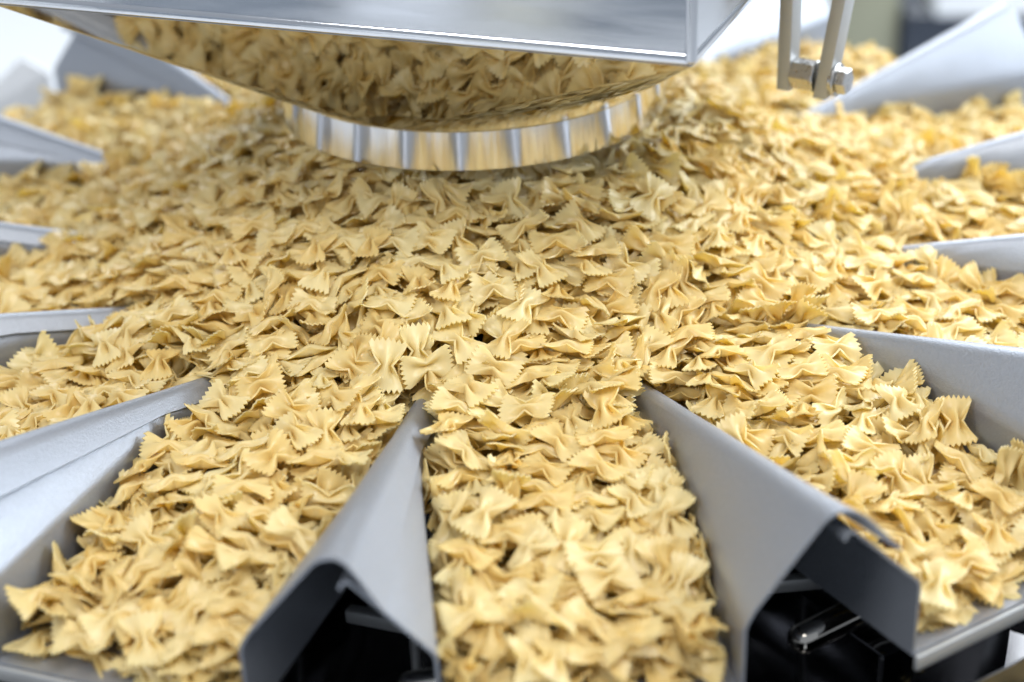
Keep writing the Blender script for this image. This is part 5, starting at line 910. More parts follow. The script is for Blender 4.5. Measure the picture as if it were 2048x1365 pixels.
108,1488,306,13,-99,-63,-17, -400,594,509,34,-73,99,4, -925,1351,290,7,10,13,-99, 631,1078,348,17,9,-6,-99, 211,-298,614,80,6,11,99, 858,1631,271,74,-20,1,-99,
-767,1001,345,99,-1,0,30, 703,1397,298,99,-2,-11,-8, 486,736,454,99,-12,12,-15, 283,521,548,2,-13,-99,6, 250,1123,372,51,-9,-5,-99, 515,252,554,82,-6,-1,99,
450,665,480,99,-21,33,81, -299,-234,609,99,5,-16,-12, 71,1040,404,23,-99,35,7, 533,833,421,60,-37,63,99, -289,463,562,99,-20,2,73, 520,1402,304,99,-21,-4,-72,
-855,1189,307,49,-12,21,99, 401,229,586,1,-17,13,-99, 121,460,582,20,93,99,-21, 123,-355,610,5,7,-16,99, -66,777,486,99,-23,9,66, 702,491,462,99,-36,11,-13,
-630,1524,288,4,-99,-12,-26, 551,1684,275,3,-67,-99,-12, 116,1111,381,86,-49,-99,-65, 8,1615,291,39,37,-60,-99, 709,1248,310,28,-97,99,-31, 128,-60,650,3,-99,22,3,
-242,779,474,99,-16,-8,37, -491,1058,366,99,30,22,31, 65,761,491,99,-8,0,-40, 115,1382,319,47,-23,-8,99, 325,1496,300,99,-7,3,-15, 375,463,546,99,12,-10,-84,
532,613,475,70,20,11,99, 375,-166,600,20,0,8,99, -759,287,475,44,20,-11,-99, -347,201,602,99,-1,-26,9, -110,1943,265,37,23,7,99, -431,402,547,99,6,-12,-3,
229,416,581,41,15,3,-99, -181,-387,594,99,11,0,8, -641,944,373,88,-22,5,-99, -4,633,533,13,11,11,99, -795,1781,265,79,37,-3,-99, 249,848,451,97,-11,-15,-99,
370,598,510,99,-12,-22,69, -195,1662,284,10,-37,99,8, -704,949,360,72,1,-6,99, 816,1544,276,99,-3,0,-20, 494,1800,268,1,-19,12,-99, -459,455,528,99,0,-1,50,
602,1819,266,99,10,-4,-19, 210,73,637,99,-11,0,-49, -712,198,498,99,-15,-9,4, -171,1231,345,17,41,-99,-10, 593,1741,268,99,13,3,32, -738,892,367,49,10,1,-99,
-205,1012,405,29,-10,-12,99, -176,325,609,99,-5,8,3, -480,925,402,52,99,7,-20, -710,1333,300,99,14,-10,-47, -504,234,557,56,-26,-17,99, 129,140,641,30,-4,-5,-99,
671,624,440,6,99,24,-17, -318,844,444,93,4,2,-99, -422,1118,355,38,29,-47,99, -351,-64,613,99,12,-16,-65, -157,224,629,99,-26,4,-56, -393,1965,262,3,-99,6,-10,
417,954,401,11,24,-99,9, 101,1458,305,74,8,-26,99, -535,971,381,15,-10,14,-99, -403,516,524,99,5,-16,90, -427,14,592,8,-40,99,12, 486,348,542,2,-99,61,10,
-37,1232,346,99,10,5,53, 676,1724,267,76,9,14,-99, -437,1001,385,99,-15,-14,17, -735,1201,312,28,-1,4,-99, 462,882,415,99,-2,6,40, -889,1639,266,53,8,15,99,
-654,1399,295,99,-9,-1,41, -556,733,438,99,-3,1,62, -384,1301,322,29,-12,2,-99, -299,627,510,14,3,12,99, 319,1080,374,29,-10,18,-99, -100,270,626,3,89,99,38,
708,1149,323,90,-47,5,-99, 674,2003,256,20,4,9,99, -655,650,436,60,94,99,88, -74,-353,610,21,-90,99,-2, 284,-114,623,99,-10,-19,-27, -172,771,478,26,-15,4,99,
494,1942,259,16,-6,-12,99, -106,1383,315,99,12,-31,-69, -47,93,651,72,6,-16,-99, -429,104,586,3,6,-2,-99, -575,510,485,99,-2,-20,-95, 639,831,397,11,2,1,99,
545,1571,281,99,0,-3,37, 579,546,476,99,-20,10,-76, 619,998,358,0,1,2,99, 253,1234,339,99,-64,-30,-47, 449,554,502,10,7,15,99, -204,1781,267,99,22,9,-10,
-406,1706,271,99,-13,50,-5, 611,1207,320,99,-1,6,47, 46,1005,409,6,-1,31,-99, -133,127,638,99,-1,3,-10, -155,1902,262,35,-12,7,-99, -92,603,535,32,-4,17,99,
355,774,457,8,-9,-9,-99, 457,25,580,99,0,7,-5, -190,1710,274,9,3,99,2, -609,1302,304,31,99,55,-31, -236,1540,291,99,7,-5,54, -5,1753,270,99,15,6,40,
-230,-129,627,7,-23,99,6, -442,1062,364,53,-46,-99,-20, 380,1032,380,99,-59,-1,29, 587,151,536,28,-11,2,-99, 754,1342,292,99,-31,-5,49, 339,850,436,57,-9,3,-99,
-59,1168,358,71,10,2,99, 326,1353,312,99,-5,0,-12, 180,1019,399,99,8,-4,92, 16,1837,263,11,18,-5,-99, -326,65,615,99,13,-20,-86, -614,1057,344,17,99,-36,1,
294,365,576,63,-9,3,-99, 348,1191,341,99,25,-12,-55, 146,974,414,99,8,3,33, -959,1600,262,77,-83,99,-48, -58,1483,298,2,-40,-99,-24, -592,428,495,99,21,0,-22,
-444,856,421,3,12,6,99, -205,617,521,99,5,-11,-94, 359,523,526,9,-93,99,-11, -655,139,514,99,10,-16,-96, 119,-203,630,11,-1,4,99, 678,472,463,82,-13,56,99,
-26,1694,275,99,14,-2,92, -596,380,502,6,-26,-99,-13, -506,1301,310,35,27,-95,-99, 182,481,563,99,-21,-15,30, -13,-315,618,94,25,-9,-99, 15,949,424,99,1,10,-1,
556,34,550,7,10,-15,99, 691,1333,295,30,-2,-25,-99, -344,526,527,75,41,-32,-99, -408,308,563,17,-16,5,99, 23,220,631,5,-99,-33,20, -378,450,540,41,4,1,99,
139,372,595,99,-13,-14,-33, 81,-123,641,20,19,-99,-3, -368,1820,261,39,-10,-3,99, -334,1660,274,99,5,-11,64, -612,1270,306,12,7,37,99, 360,-17,605,99,-7,11,89,
-148,-268,618,95,-5,-34,99, 244,449,562,4,-99,-48,-1, -254,-272,601,30,-12,5,99, 281,-676,492,10,-8,8,-99, -603,1504,281,41,-31,99,1, -691,289,487,85,-15,-25,99,
69,913,433,7,99,6,-29, -414,918,405,14,-28,-99,69, 817,1415,279,99,-11,-64,-85, -279,366,576,24,8,-14,-99, -353,1574,282,99,-5,-20,-30, 718,1441,282,99,8,-2,-45,
540,1941,254,28,10,4,-99, 270,96,620,99,-4,-15,-14, 114,1387,309,56,13,2,-99, -66,1594,283,33,58,-99,-19, 602,2012,250,44,5,11,99, -78,-169,634,47,18,5,99,
171,791,466,99,-9,15,11, 108,1053,389,17,-99,-7,-1, -586,1147,328,99,-3,-3,-13, 674,909,366,99,-26,26,7, 375,151,591,99,-23,13,14, 200,560,535,24,0,7,99,
-469,621,476,99,-8,-3,29, -285,1380,305,5,99,-47,-17, 727,1626,262,99,15,7,-56, 1853,296,258,66,-88,71,99, 707,371,469,43,-11,12,-99, 454,1845,257,99,0,-9,-18,
17,-192,632,99,14,-9,-89, 67,1173,352,30,-65,-70,-99, 75,47,646,99,-17,-6,-36, -224,1190,342,91,13,10,99, 61,414,586,99,-16,15,63, -328,1509,287,99,0,-13,0,
-242,1283,323,54,99,36,-17, 315,263,588,20,-4,-3,-99, -180,1402,302,16,-31,-17,-99, -331,1735,263,99,-6,-17,7, -144,-23,637,99,4,-9,12, 609,756,413,88,-1,-7,99,
-238,1824,258,16,2,2,-99, -371,2006,250,41,26,6,-99, 295,10,616,73,-7,-4,-99, 567,1263,308,46,0,6,-99, 35,870,444,7,-19,-25,-99, 56,1329,318,19,-68,-99,19,
-276,537,531,99,-12,-10,4, -530,1225,317,2,76,-99,14, -536,327,523,40,6,-11,-99, -664,483,460,99,-17,-23,26, -480,534,493,99,14,-18,1, 807,1685,256,83,1,3,99,
590,267,516,99,-4,5,-44, 679,1010,339,99,-5,-8,68, 258,-320,587,99,9,14,69, 647,76,515,33,29,99,-1, -629,811,395,4,72,-99,-13, 514,807,416,7,-1,38,99,
261,1353,308,6,-16,0,-99, 679,1129,320,99,-26,5,-70, 401,1213,327,33,-12,-13,99, 22,683,504,39,4,5,99, 470,1372,295,15,-4,-6,-99, 741,192,477,15,-8,9,-99,
-1067,947,298,99,32,-9,-31, -41,1015,398,99,-7,6,65, 92,283,615,76,-5,14,99, 258,645,500,33,-24,-16,-99, -1011,1548,256,33,17,-99,-13, -511,1363,294,99,64,-50,93,
118,830,453,99,-7,13,17, -253,865,433,38,-13,9,99, 509,1135,333,35,8,-11,-99, -821,1565,261,99,-5,16,-22, -62,424,580,95,-24,-3,-99, 37,-318,611,99,1,-17,73,
492,437,511,29,-19,-13,-99, -240,2066,247,17,99,27,-9, 1847,441,254,20,16,-7,-99, -488,1087,344,99,9,28,-5, 692,1922,248,41,-5,-10,-99, -636,325,493,56,15,21,-99,
188,-61,628,2,-42,-99,12, -38,1897,253,49,-12,-11,-99, 404,1334,303,99,-11,-23,34, -812,1834,249,99,17,-29,22, 83,1763,260,80,11,10,99, 422,1131,339,53,-4,2,-99,
-409,1457,287,19,99,24,88, 414,-104,580,99,8,6,-8, -223,1469,290,18,-89,-99,-3, 772,1403,277,85,22,-99,-94, -366,-136,590,15,-1,-1,99, -852,1482,266,99,-12,8,39,
132,903,428,99,12,17,12, 0,265,618,99,-2,17,-48, -595,637,441,99,2,-16,4, -298,1072,367,99,-16,7,-32, -846,53,449,99,1,-5,-30, -33,845,449,99,-9,-12,-58,
-406,687,465,99,-23,14,-12, 236,921,416,99,-7,-11,-41, -849,1817,248,42,21,-10,-99, -136,1826,255,99,5,22,-46, 624,694,422,99,20,-6,25, 385,-230,573,99,11,0,-29,
-75,680,502,80,-4,9,99, -131,1459,291,14,41,99,21, 427,255,559,57,23,6,99, -420,541,501,99,-3,-35,85, -202,684,492,39,-13,6,99, -402,1750,256,94,-70,33,-99,
43,1935,250,99,-24,11,86, 345,692,472,99,-14,15,13, -79,294,611,83,-1,-16,99, 804,362,437,73,-6,-19,-99, 1325,-1163,259,99,-32,6,-15, 1618,292,272,27,-18,13,99,
172,25,629,33,-6,-5,-99, -111,825,452,99,-24,-2,-61, 277,753,462,23,-11,-9,-99, -344,1236,323,38,3,2,99, 364,926,402,99,-11,9,16, 594,623,443,17,-99,78,2,
467,633,467,17,8,23,99, 867,1783,248,99,-12,13,26, 628,447,472,9,17,15,99, -313,1792,254,99,17,-11,-73, -526,134,546,11,-13,4,99, -2,-87,641,27,1,10,-99,
-698,716,400,23,-99,-88,3, 91,1542,281,99,-12,11,3, 634,1536,269,99,42,-75,33, -639,1005,341,11,99,37,-9, 317,-107,604,7,99,-24,5, 14,507,555,31,-2,-25,-99,
-207,-348,584,99,25,11,-67, -682,1077,324,99,-3,21,-74, -296,-15,611,99,-4,-10,49, 375,-317,559,46,55,-2,-99, -236,1919,249,11,14,9,99, 487,66,559,99,8,15,-36,
-306,956,398,37,94,99,3, 134,1318,314,2,12,-1,-99, 553,1739,252,99,1,9,13, -390,1871,249,99,50,23,50, 185,154,618,99,6,4,39, -518,1319,295,20,-28,80,-99,
748,1542,262,99,3,1,39, -556,890,383,81,-23,24,99, -144,505,549,16,99,-40,5, 30,-860,441,75,-2,6,-99, 902,1696,248,99,-52,54,-97, -285,1653,266,56,-29,-13,99,
26,1987,246,99,-23,-2,-26, -486,440,508,99,-9,-3,-99, -234,946,406,29,99,-22,-29, 1504,256,282,17,99,22,-9, 823,1904,242,44,-12,-3,-99, -761,1236,289,3,45,-43,99,
504,900,388,19,-5,8,-99, -731,1560,260,38,-7,-23,-99, -137,1766,255,86,-7,38,-99, 243,1141,347,12,7,-2,99, 572,1594,263,1,99,20,5, -494,798,416,90,-18,5,99,
421,1571,270,99,-20,1,20, 632,362,483,99,-4,19,32, 500,-48,554,43,-4,11,-99, 128,1650,267,72,69,47,99, -321,659,482,99,-9,-1,-10, 530,1022,351,24,1,8,99,
812,316,437,99,-27,13,39, 622,1396,280,99,8,15,-3, -290,-143,605,99,9,-3,60, -30,742,478,15,6,-3,-99, 35,1432,291,4,13,99,27, -628,227,503,99,-9,-11,38,
-728,121,480,99,-2,-5,17, -446,-124,565,99,9,-8,-54, -75,1832,250,1,99,40,-24, 554,1309,293,56,-11,7,-99, 558,501,475,44,12,12,99, -303,1885,247,25,-8,33,99,
-90,933,416,55,-8,-6,99, -99,-227,615,45,6,-2,99, -161,154,619,4,99,32,-12, 217,1064,370,71,-13,-2,-99, 734,1023,324,1,1,-6,99, 162,-305,598,99,14,6,33,
196,684,488,16,11,15,99, 447,1190,321,99,0,-15,20, -380,1094,348,68,40,-65,99, 5,2050,242,6,99,-8,5, -209,386,571,99,3,-15,-94, -1004,1481,252,24,37,-99,-23,
-444,210,556,1,9,-6,-99, -135,1134,352,99,-65,50,71, -694,353,465,99,10,-8,-10, -297,740,460,99,-27,20,78, -941,880,318,99,-9,20,-5, 659,1770,247,69,8,-3,-99,
606,851,382,66,3,2,99, 339,1578,270,99,-23,44,-81, -145,-126,622,99,12,0,-55, -636,1608,257,99,-69,99,-6, -190,809,448,99,-4,-16,-62, -304,1428,286,16,-6,-15,99,
-781,1633,249,32,1,-18,99, 392,489,514,5,19,99,-6, -210,229,605,61,-76,-99,37, -200,1582,271,31,-99,-56,-75, 443,741,437,99,-4,0,0, -774,183,459,12,14,-17,-99,
-607,695,418,8,46,99,5, -26,1283,317,9,-99,-60,10, 197,277,598,49,-8,3,99, -93,1200,332,99,-6,12,66, 356,281,565,99,3,4,54, -259,76,610,1,-16,-20,99,
-849,1346,271,99,84,-66,-64, 699,805,373,55,-3,-8,-99, 632,1462,270,99,12,10,63, 91,1666,262,5,-99,0,33, 91,560,532,99,-33,2,76, -588,774,402,99,13,9,16,
597,-212,510,27,-6,-13,99, -335,220,579,98,8,-12,-99, 51,1059,375,26,-69,-99,8, -109,397,576,56,-2,17,99, 569,-475,475,11,-29,0,-99, -393,-415,530,3,-18,99,-4,
381,-701,457,28,-24,20,-99, -85,1584,270,43,27,24,99, -781,1401,269,37,18,-1,-99, 21,150,625,99,-11,18,97, 840,1610,247,99,4,15,15, -489,1155,321,34,85,99,-52,
275,569,510,5,-9,-10,-99, 797,1786,242,99,-11,20,-17, 590,656,429,11,-46,99,17, -806,1080,303,97,99,-8,58, 381,1396,285,74,-78,-99,-71, -917,1499,252,9,19,-99,10,
-99,29,631,99,0,-12,-8, 412,127,570,99,-3,-20,-90, -754,768,369,16,18,-12,-99, 317,1440,282,4,0,4,-99, 452,1662,255,6,-16,-3,99, -864,1604,246,99,-15,8,-34,
-191,1345,301,99,-25,8,23, 612,1906,240,99,-13,5,24, 315,93,599,99,0,4,-20, 97,2020,239,68,99,-71,-85, -615,1417,274,30,-5,12,99, -977,1291,266,99,-8,28,55,
-647,878,364,27,-5,-30,-99, -1104,-1368,251,99,-23,-29,-18, -63,552,534,42,-2,-19,-99, 585,395,485,99,5,20,1, -317,1343,296,45,-23,4,-99, 1325,1340,243,99,-10,-2,0,
631,1631,252,99,8,-6,94, -324,1130,338,16,-11,-10,99, -29,1972,240,99,-7,19,79, -753,271,454,33,-11,99,1, -187,2009,238,62,-10,24,99, 271,1295,307,36,30,-99,52,
108,1132,349,56,-98,69,99, -786,930,327,99,0,-1,6, -210,1024,377,36,-26,-8,99, -1370,1178,246,2,99,-49,15, 866,1850,237,8,-3,-19,-99, 1735,-102,252,6,-8,6,-99,
403,817,418,8,3,8,99, -219,-582,511,3,-99,87,1, -20,1348,301,68,-99,-11,-53, 856,1960,233,93,-99,15,-39, 117,-406,570,99,19,16,-60, 290,844,424,99,-8,15,91,
14,407,575,99,-32,7,-82, 563,1113,320,99,6,-4,52, 405,344,539,24,-6,12,-99, 31,1831,244,23,-8,-1,99, -388,759,436,99,-7,38,82, -86,-683,490,73,-5,16,-99,
-626,1189,302,80,6,19,99, 39,1460,281,78,15,26,-99, 705,100,482,99,0,16,3, 798,1460,260,99,53,73,-74, 624,1963,236,24,99,16,6, 743,662,392,99,-10,-3,27,
-656,43,499,19,3,-13,-99, -955,-1222,271,99,-14,-22,-30, -739,563,412,99,-15,-6,92, -442,-13,565,99,4,5,-83, -362,964,381,16,-42,8,99, 298,980,383,24,21,26,99,
110,643,501,99,-31,-2,6, 625,-159,503,18,0,10,-99, 155,1189,329,99,11,-17,-11, 587,1473,267,19,-19,6,-99, -1163,1633,237,94,7,-52,-99, 421,988,367,7,6,-14,-99,
-1034,1491,244,3,99,-24,-22, 525,742,418,75,-7,8,99, -1683,856,241,15,99,35,-2, -279,122,600,99,23,2,-88, 286,482,530,83,-1,-1,99, -63,176,617,99,-5,-18,-89,
87,-947,404,99,1,-17,-62, 826,223,434,99,8,43,22, -350,1327,295,99,0,12,-1, 601,165,510,20,4,7,99, 291,-167,594,10,-9,0,-99, 125,236,605,99,-15,-8,-44,
-308,309,565,99,-9,-3,-18, 557,1172,309,30,4,0,99, 443,1235,306,26,-7,-9,99, -689,940,338,99,-5,4,29, -827,1247,276,39,20,-12,-99, 731,267,459,50,28,6,99,
-928,1438,253,2,53,-99,44, -656,1593,252,22,-53,-74,99, -661,1235,289,99,-11,8,-41, 680,728,390,2,54,99,8, -730,1466,261,73,-14,-17,99, -634,-25,505,80,-20,5,99,
822,1534,250,99,-10,21,92, 6,768,462,99,-4,-15,-3, -221,471,541,78,-16,5,99, 869,1707,239,99,2,1,97, -1525,745,254,32,-5,-30,-99, -539,970,355,27,15,-16,99,
-198,1109,350,99,-36,46,48, -124,-1038,374,99,15,-15,-6, -914,223,406,99,2,-15,-19, -827,1353,266,99,81,-49,-45, 193,-90,612,99,-7,5,69, -410,2069,232,99,4,17,-70,
-900,1572,242,6,-5,-15,-99, 748,2013,230,99,1,2,-20, -348,1042,358,-1,-1,-99,28, 620,1222,294,99,-5,-7,2, -467,704,436,14,9,-99,-3, 90,1244,317,99,8,6,45,
514,570,461,40,7,19,99, -638,1370,273,21,-7,-19,-99, 381,1731,245,51,-50,31,-99, -184,1669,255,99,-15,-7,71, 86,483,548,99,-16,-6,13, 83,-752,464,99,4,-2,18,
-426,-1282,297,43,10,-15,99, 841,-42,436,99,-7,16,-34, -285,413,545,99,-12,6,-52, -14,1558,268,99,-70,-66,-26, 721,-72,474,99,-11,10,-47, -97,-362,580,99,2,-1,28,
-756,986,317,28,-2,11,-99, 1370,-1214,240,99,-56,3,-47, 146,1563,266,87,6,-99,2, 687,-17,486,14,-10,99,-46, -333,833,418,99,-17,-4,19, 458,1731,242,99,-33,10,21,
-254,241,587,31,-77,99,-55, 1572,280,262,90,-27,-9,99, 617,305,485,26,-9,-8,-99, -563,482,468,99,-8,1,-54, 78,714,475,10,14,-12,-99, -331,2117,228,96,-4,-3,-99,
-661,787,377,99,-11,5,-80, -237,-18,606,99,27,-25,-85, 883,376,398,-1,67,99,-29, -357,-688,456,23,19,13,-99, -495,1248,297,29,0,-8,-99, 14,2129,228,13,11,-2,-99,
-311,1556,263,62,31,1,-99, -846,1447,253,91,-29,11,99, 516,178,530,98,0,11,99, -538,278,511,62,-5,6,99, 656,-227,482,25,5,28,-99, 765,843,343,99,-7,12,23,
573,1379,272,99,-1,11,14, 373,23,579,22,-10,-4,-99, -300,-255,573,5,99,-43,13, -458,1180,311,47,-79,-42,-99, -389,1949,233,52,-5,-14,99, -349,36,585,21,99,47,19,
246,16,604,99,-16,9,-79, -770,1073,300,36,-9,77,-99, 176,752,456,99,-22,3,-51, -982,1449,245,27,-99,4,40, 13,1234,317,99,7,10,-2, 501,1805,237,99,11,-7,83,
695,1716,237,79,-15,-16,99, -790,-18,450,78,-6,-15,99, 347,1254,304,99,13,-79,-61, 140,356,575,99,-5,-4,-60, 1193,-1076,260,24,7,9,99, 449,145,550,53,0,-9,-99,
-539,1003,342,99,22,3,74, 293,330,559,99,5,10,76, 79,-1034,373,92,11,20,-99, -134,578,514,99,-2,7,72, -41,-525,534,99,14,-2,8, -170,902,409,90,23,86,99,
-116,1549,265,74,-43,-18,-99, 591,891,362,99,4,-3,-96, -40,99,622,53,-14,5,99, -260,1720,245,99,0,-7,-25, 1205,1299,241,42,7,0,-99, -509,447,486,4,99,-33,-3,
843,1120,283,52,1,13,-99, 655,1031,318,5,-4,5,-99, -406,92,565,39,-6,-17,-99, -124,676,482,99,-9,2,28, 659,542,428,83,-7,26,-99, 327,1530,262,99,23,28,43,
-223,613,494,99,-13,0,-7, -4,875,421,79,-11,-7,-99, -820,81,438,32,10,6,-99, 134,81,614,90,-18,8,-99, 78,804,443,99,-15,-2,-30, -35,-597,511,99,0,6,57,
-423,689,443,83,15,23,99, 333,-643,470,99,4,6,60, -465,909,376,8,4,35,99, -87,2107,226,34,9,-1,-99, 407,547,484,1,11,4,99, -291,1473,269,99,-2,-1,1,
144,-1822,236,99,25,-13,-5, -103,773,451,16,0,13,99, 753,1313,267,46,22,-44,-99, -387,417,520,99,-5,-4,4, -194,-225,594,22,-99,1,-4, -149,1878,234,25,-17,-4,-99,
601,67,508,99,6,-31,-4, 1815,353,235,11,24,-2,99, 1727,13,244,5,8,32,99, -575,-243,502,40,-17,-12,99, -548,602,440,67,-28,-4,99, 52,-164,611,99,-5,-6,-95,
-368,1369,279,2,99,-80,-33, -908,1406,250,69,-31,-30,-99, 646,601,418,43,4,0,-99, -178,1209,316,0,-99,83,-3, -279,-308,563,82,7,-12,-99, -180,129,604,15,-28,-99,9,
-446,256,535,99,5,-9,5, -357,-44,579,99,-24,-15,88, -737,1323,266,99,9,-3,11, 933,1778,229,99,40,42,84, 787,229,438,64,30,10,99, 627,1309,273,86,-7,-33,-99,
190,556,513,64,-12,4,-99, -727,-147,463,99,-15,-27,63, -146,282,590,66,3,2,99, 67,1712,245,25,14,6,99, 423,-485,494,63,-11,8,-99, -1131,1001,266,53,4,-3,99,
61,303,591,36,14,4,99, -261,1548,260,99,9,-14,1, -572,1063,318,17,7,-7,-99, -720,1673,235,52,15,-36,99, -967,1748,228,99,-5,-10,34, -1100,1473,234,99,-11,3,58,
-1034,646,316,54,31,-28,-99, 282,395,542,99,-1,4,-21, -996,798,305,5,-99,-4,-13, 256,173,591,55,9,18,-99, 493,276,519,10,12,4,99, 1482,1092,234,99,-9,20,-46,
-70,-275,594,3,-2,-3,-99, -1310,-1450,229,62,-16,12,99, 624,-340,472,30,24,29,99, 46,-228,601,99,-3,-6,-41, 40,-75,621,22,-99,-4,-6, 542,-496,464,33,-15,8,-99,
499,374,500,33,-15,0,-99, 500,935,362,60,-1,2,-99, -1193,-1378,234,99,-8,5,-63, -1215,890,266,49,-13,22,99, 139,-194,600,15,99,-74,2, -407,1621,248,91,-33,-99,-8,
-474,610,451,99,-16,-24,-51, 742,1895,226,12,71,-99,-6, -123,-698,472,22,-65,-99,-2, 36,1625,253,99,-4,-9,-4, -176,1495,266,10,-49,99,26, -543,165,518,7,-9,-1,99,
459,-750,417,68,27,10,99, -59,291,592,99,7,-11,-73, 570,61,516,7,25,8,-99, -355,588,479,1,-37,-99,21, -283,968,377,99,-24,2,98, -663,1012,317,19,-10,8,-99,
157,193,598,99,-8,6,32, 509,-207,523,42,0,5,-99, -63,463,547,72,-5,-15,-99, 160,-138,603,99,-12,4,44, 436,-262,535,31,99,-39,10, -644,133,488,23,9,0,-99,
-771,1137,285,99,12,0,-8, -360,1237,301,99,9,8,97, 784,921,316,99,2,13,78, 66,1935,229,72,-32,12,99, 466,1337,277,72,-4,0,-99, -906,782,319,99,-13,-18,91,
-381,327,536,81,-5,-13,99, -315,698,453,91,-8,-17,-99, 700,455,430,99,-31,-13,36, -499,51,536,99,3,4,-64, -426,166,549,69,-20,16,99, 173,449,542,54,-8,-13,-99,
1521,-726,246,50,32,15,-99, -83,1414,276,23,-68,99,5, 628,1087,307,31,-4,-5,99, -879,1080,280,6,-31,33,99, 765,435,415,23,24,99,-13, -387,1466,263,94,57,-71,-99,
-528,-68,527,49,-5,1,99, 979,1808,224,6,-93,12,-99, 664,1873,226,70,-8,-5,-99, 476,1871,228,36,9,1,-99, -894,1747,227,97,-6,-17,-99, -626,348,468,1,99,58,11,
102,-306,586,99,10,-1,58, -1063,1592,229,61,-26,7,-99, -697,212,464,99,-12,-2,14, 100,1487,265,99,-10,4,-72, 734,340,438,45,-10,10,-99, -448,813,400,91,-13,-4,99,
68,-871,417,30,5,7,-99, 319,1342,282,34,-11,-10,99, 886,543,366,30,-34,-5,-99, -791,1713,229,25,24,-12,99, 596,1803,229,91,20,-22,99, -563,1233,287,15,-15,-14,-99,
446,640,447,36,20,26,99, -1066,1702,225,40,-8,-14,-99, -545,820,382,2,-3,0,99, 673,168,475,99,3,18,-78, -199,6,603,69,22,-23,-99, -732,409,428,33,-28,-14,99,
378,378,526,1,35,-99,-4, -690,1532,245,33,-6,-4,-99, 259,1175,316,99,4,-9,17, 323,1062,344,99,2,-2,61, 992,-1303,249,99,-13,-3,-33, 501,71,533,11,-8,3,-99,
246,254,577,9,-99,-75,4, 269,633,476,1,-5,-17,-99, 584,946,343,99,-6,2,88, 1921,12,228,3,20,75,-99, 549,1891,226,99,-6,-4,-46, 251,1436,268,25,-99,-9,80,
-353,-274,550,99,-6,8,73, -291,591,486,19,3,21,99, 351,722,439,99,-6,10,6, -55,1785,233,76,-12,-20,-99, -117,1341,288,92,-3,-37,-99, 1732,262,237,62,-47,-99,-74,
116,-49,612,56,20,-4,99, -223,-169,591,35,11,7,-99, -1194,1079,252,99,66,5,-4, 424,419,506,40,-7,1,-99, 299,-362,543,99,12,5,-2, 445,1547,251,49,-3,35,99,
-383,-199,553,99,-10,0,54, 343,-65,577,9,6,-3,99, -591,-336,478,99,4,1,-52, 45,1165,325,57,-22,93,99, 553,-274,498,99,-2,36,38, -541,695,412,71,-4,-2,99,
805,1913,221,99,3,18,0, -718,593,397,2,4,2,-99, -690,519,418,11,99,42,26, -122,-814,431,99,14,6,-90, -1217,-1304,232,6,27,-99,15, 1774,-206,232,72,-12,-8,-99,
-753,-520,402,78,16,-10,-99, 1566,264,253,27,99,-36,23, -581,1452,255,6,-34,-26,99, -87,-181,601,99,14,-6,13, -445,981,352,99,13,-26,-5, -5,1465,266,99,19,6,-16,
-880,215,404,18,18,99,1, -440,30,550,99,7,0,-22, -454,-150,539,99,-8,5,-55, -636,439,447,33,-29,-13,99, 100,1858,228,73,93,-46,-99, -583,-1053,313,11,7,-3,99,
-8,666,481,34,-10,9,99, 752,702,366,99,-10,9,92, -898,1324,251,99,0,20,-80, -62,-1,619,99,-3,-27,-57, 575,438,463,99,0,9,49, 217,847,413,26,-19,-18,-99,
-896,1847,220,14,-99,57,7, 834,61,426,50,-2,2,99, -952,1646,226,79,4,-49,99, 290,1270,294,79,-49,-40,-99, 1536,-477,250,81,-36,70,99, -1508,775,240,20,99,-5,2,
-158,-299,578,18,5,-19,99, 169,963,381,99,-20,6,-15, -154,-24,606,99,-11,-19,-13, 12,1714,238,87,5,8,-99, -277,486,515,99,-8,7,15, 494,1039,328,19,14,9,99,
-1213,-1454,226,14,-3,3,-99, 783,1733,225,10,14,-7,99, -30,-808,434,99,19,-2,7, 632,1146,292,11,3,-6,-99, 578,-83,507,99,-3,7,5, -471,-36,540,99,-10,4,22,
-1045,1384,236,44,-6,2,-99, -189,-1013,365,21,-53,8,-99, 245,-1490,259,3,-12,-5,99, -357,1700,235,99,-5,-18,-20, -1666,56,243,11,99,83,68, -683,-374,444,55,6,6,-99,
-728,835,341,99,-3,1,-51, 854,303,403,67,-9,32,99, -129,355,566,57,-7,-6,-99, -425,1675,236,2,82,11,99, 483,-289,514,2,73,99,-26, -41,-965,384,99,9,-3,-89,
56,1789,229,16,4,-4,-99, 823,1695,225,18,-15,0,-99, 1804,-81,228,13,-99,-42,4, -1494,726,243,99,-27,-5,40, 448,1789,226,22,-5,16,-99, -1189,1740,217,99,-11,-15,-22,
-238,676,463,91,-12,-4,-99, -185,1281,294,99,-54,15,29, 693,841,346,70,-19,-11,-99, -994,1598,225,99,-9,27,-50, 50,1073,351,99,-16,12,-63, -1730,1036,220,32,4,-1,99,
325,1106,326,14,-99,45,-4, 2037,407,218,11,-12,-21,-99, -804,473,393,78,-4,-15,-99, -215,1784,228,99,-11,8,-44, 381,239,545,93,-1,-2,-99, 1313,954,246,99,1,-16,-9,
700,1293,262,66,1,2,-99, 711,1459,246,99,-19,-11,-99, -748,1370,253,37,-6,-8,99, 18,86,613,51,0,-8,-99, -1164,1028,254,99,11,6,20, -828,1147,270,37,6,13,-99,
-985,1828,217,99,3,7,-77, 1053,851,282,61,12,-18,-99, -357,1169,307,99,-4,15,-9, -206,2077,217,99,-21,14,52, 1665,625,230,99,-8,2,-15, -115,-587,501,99,5,12,-63,
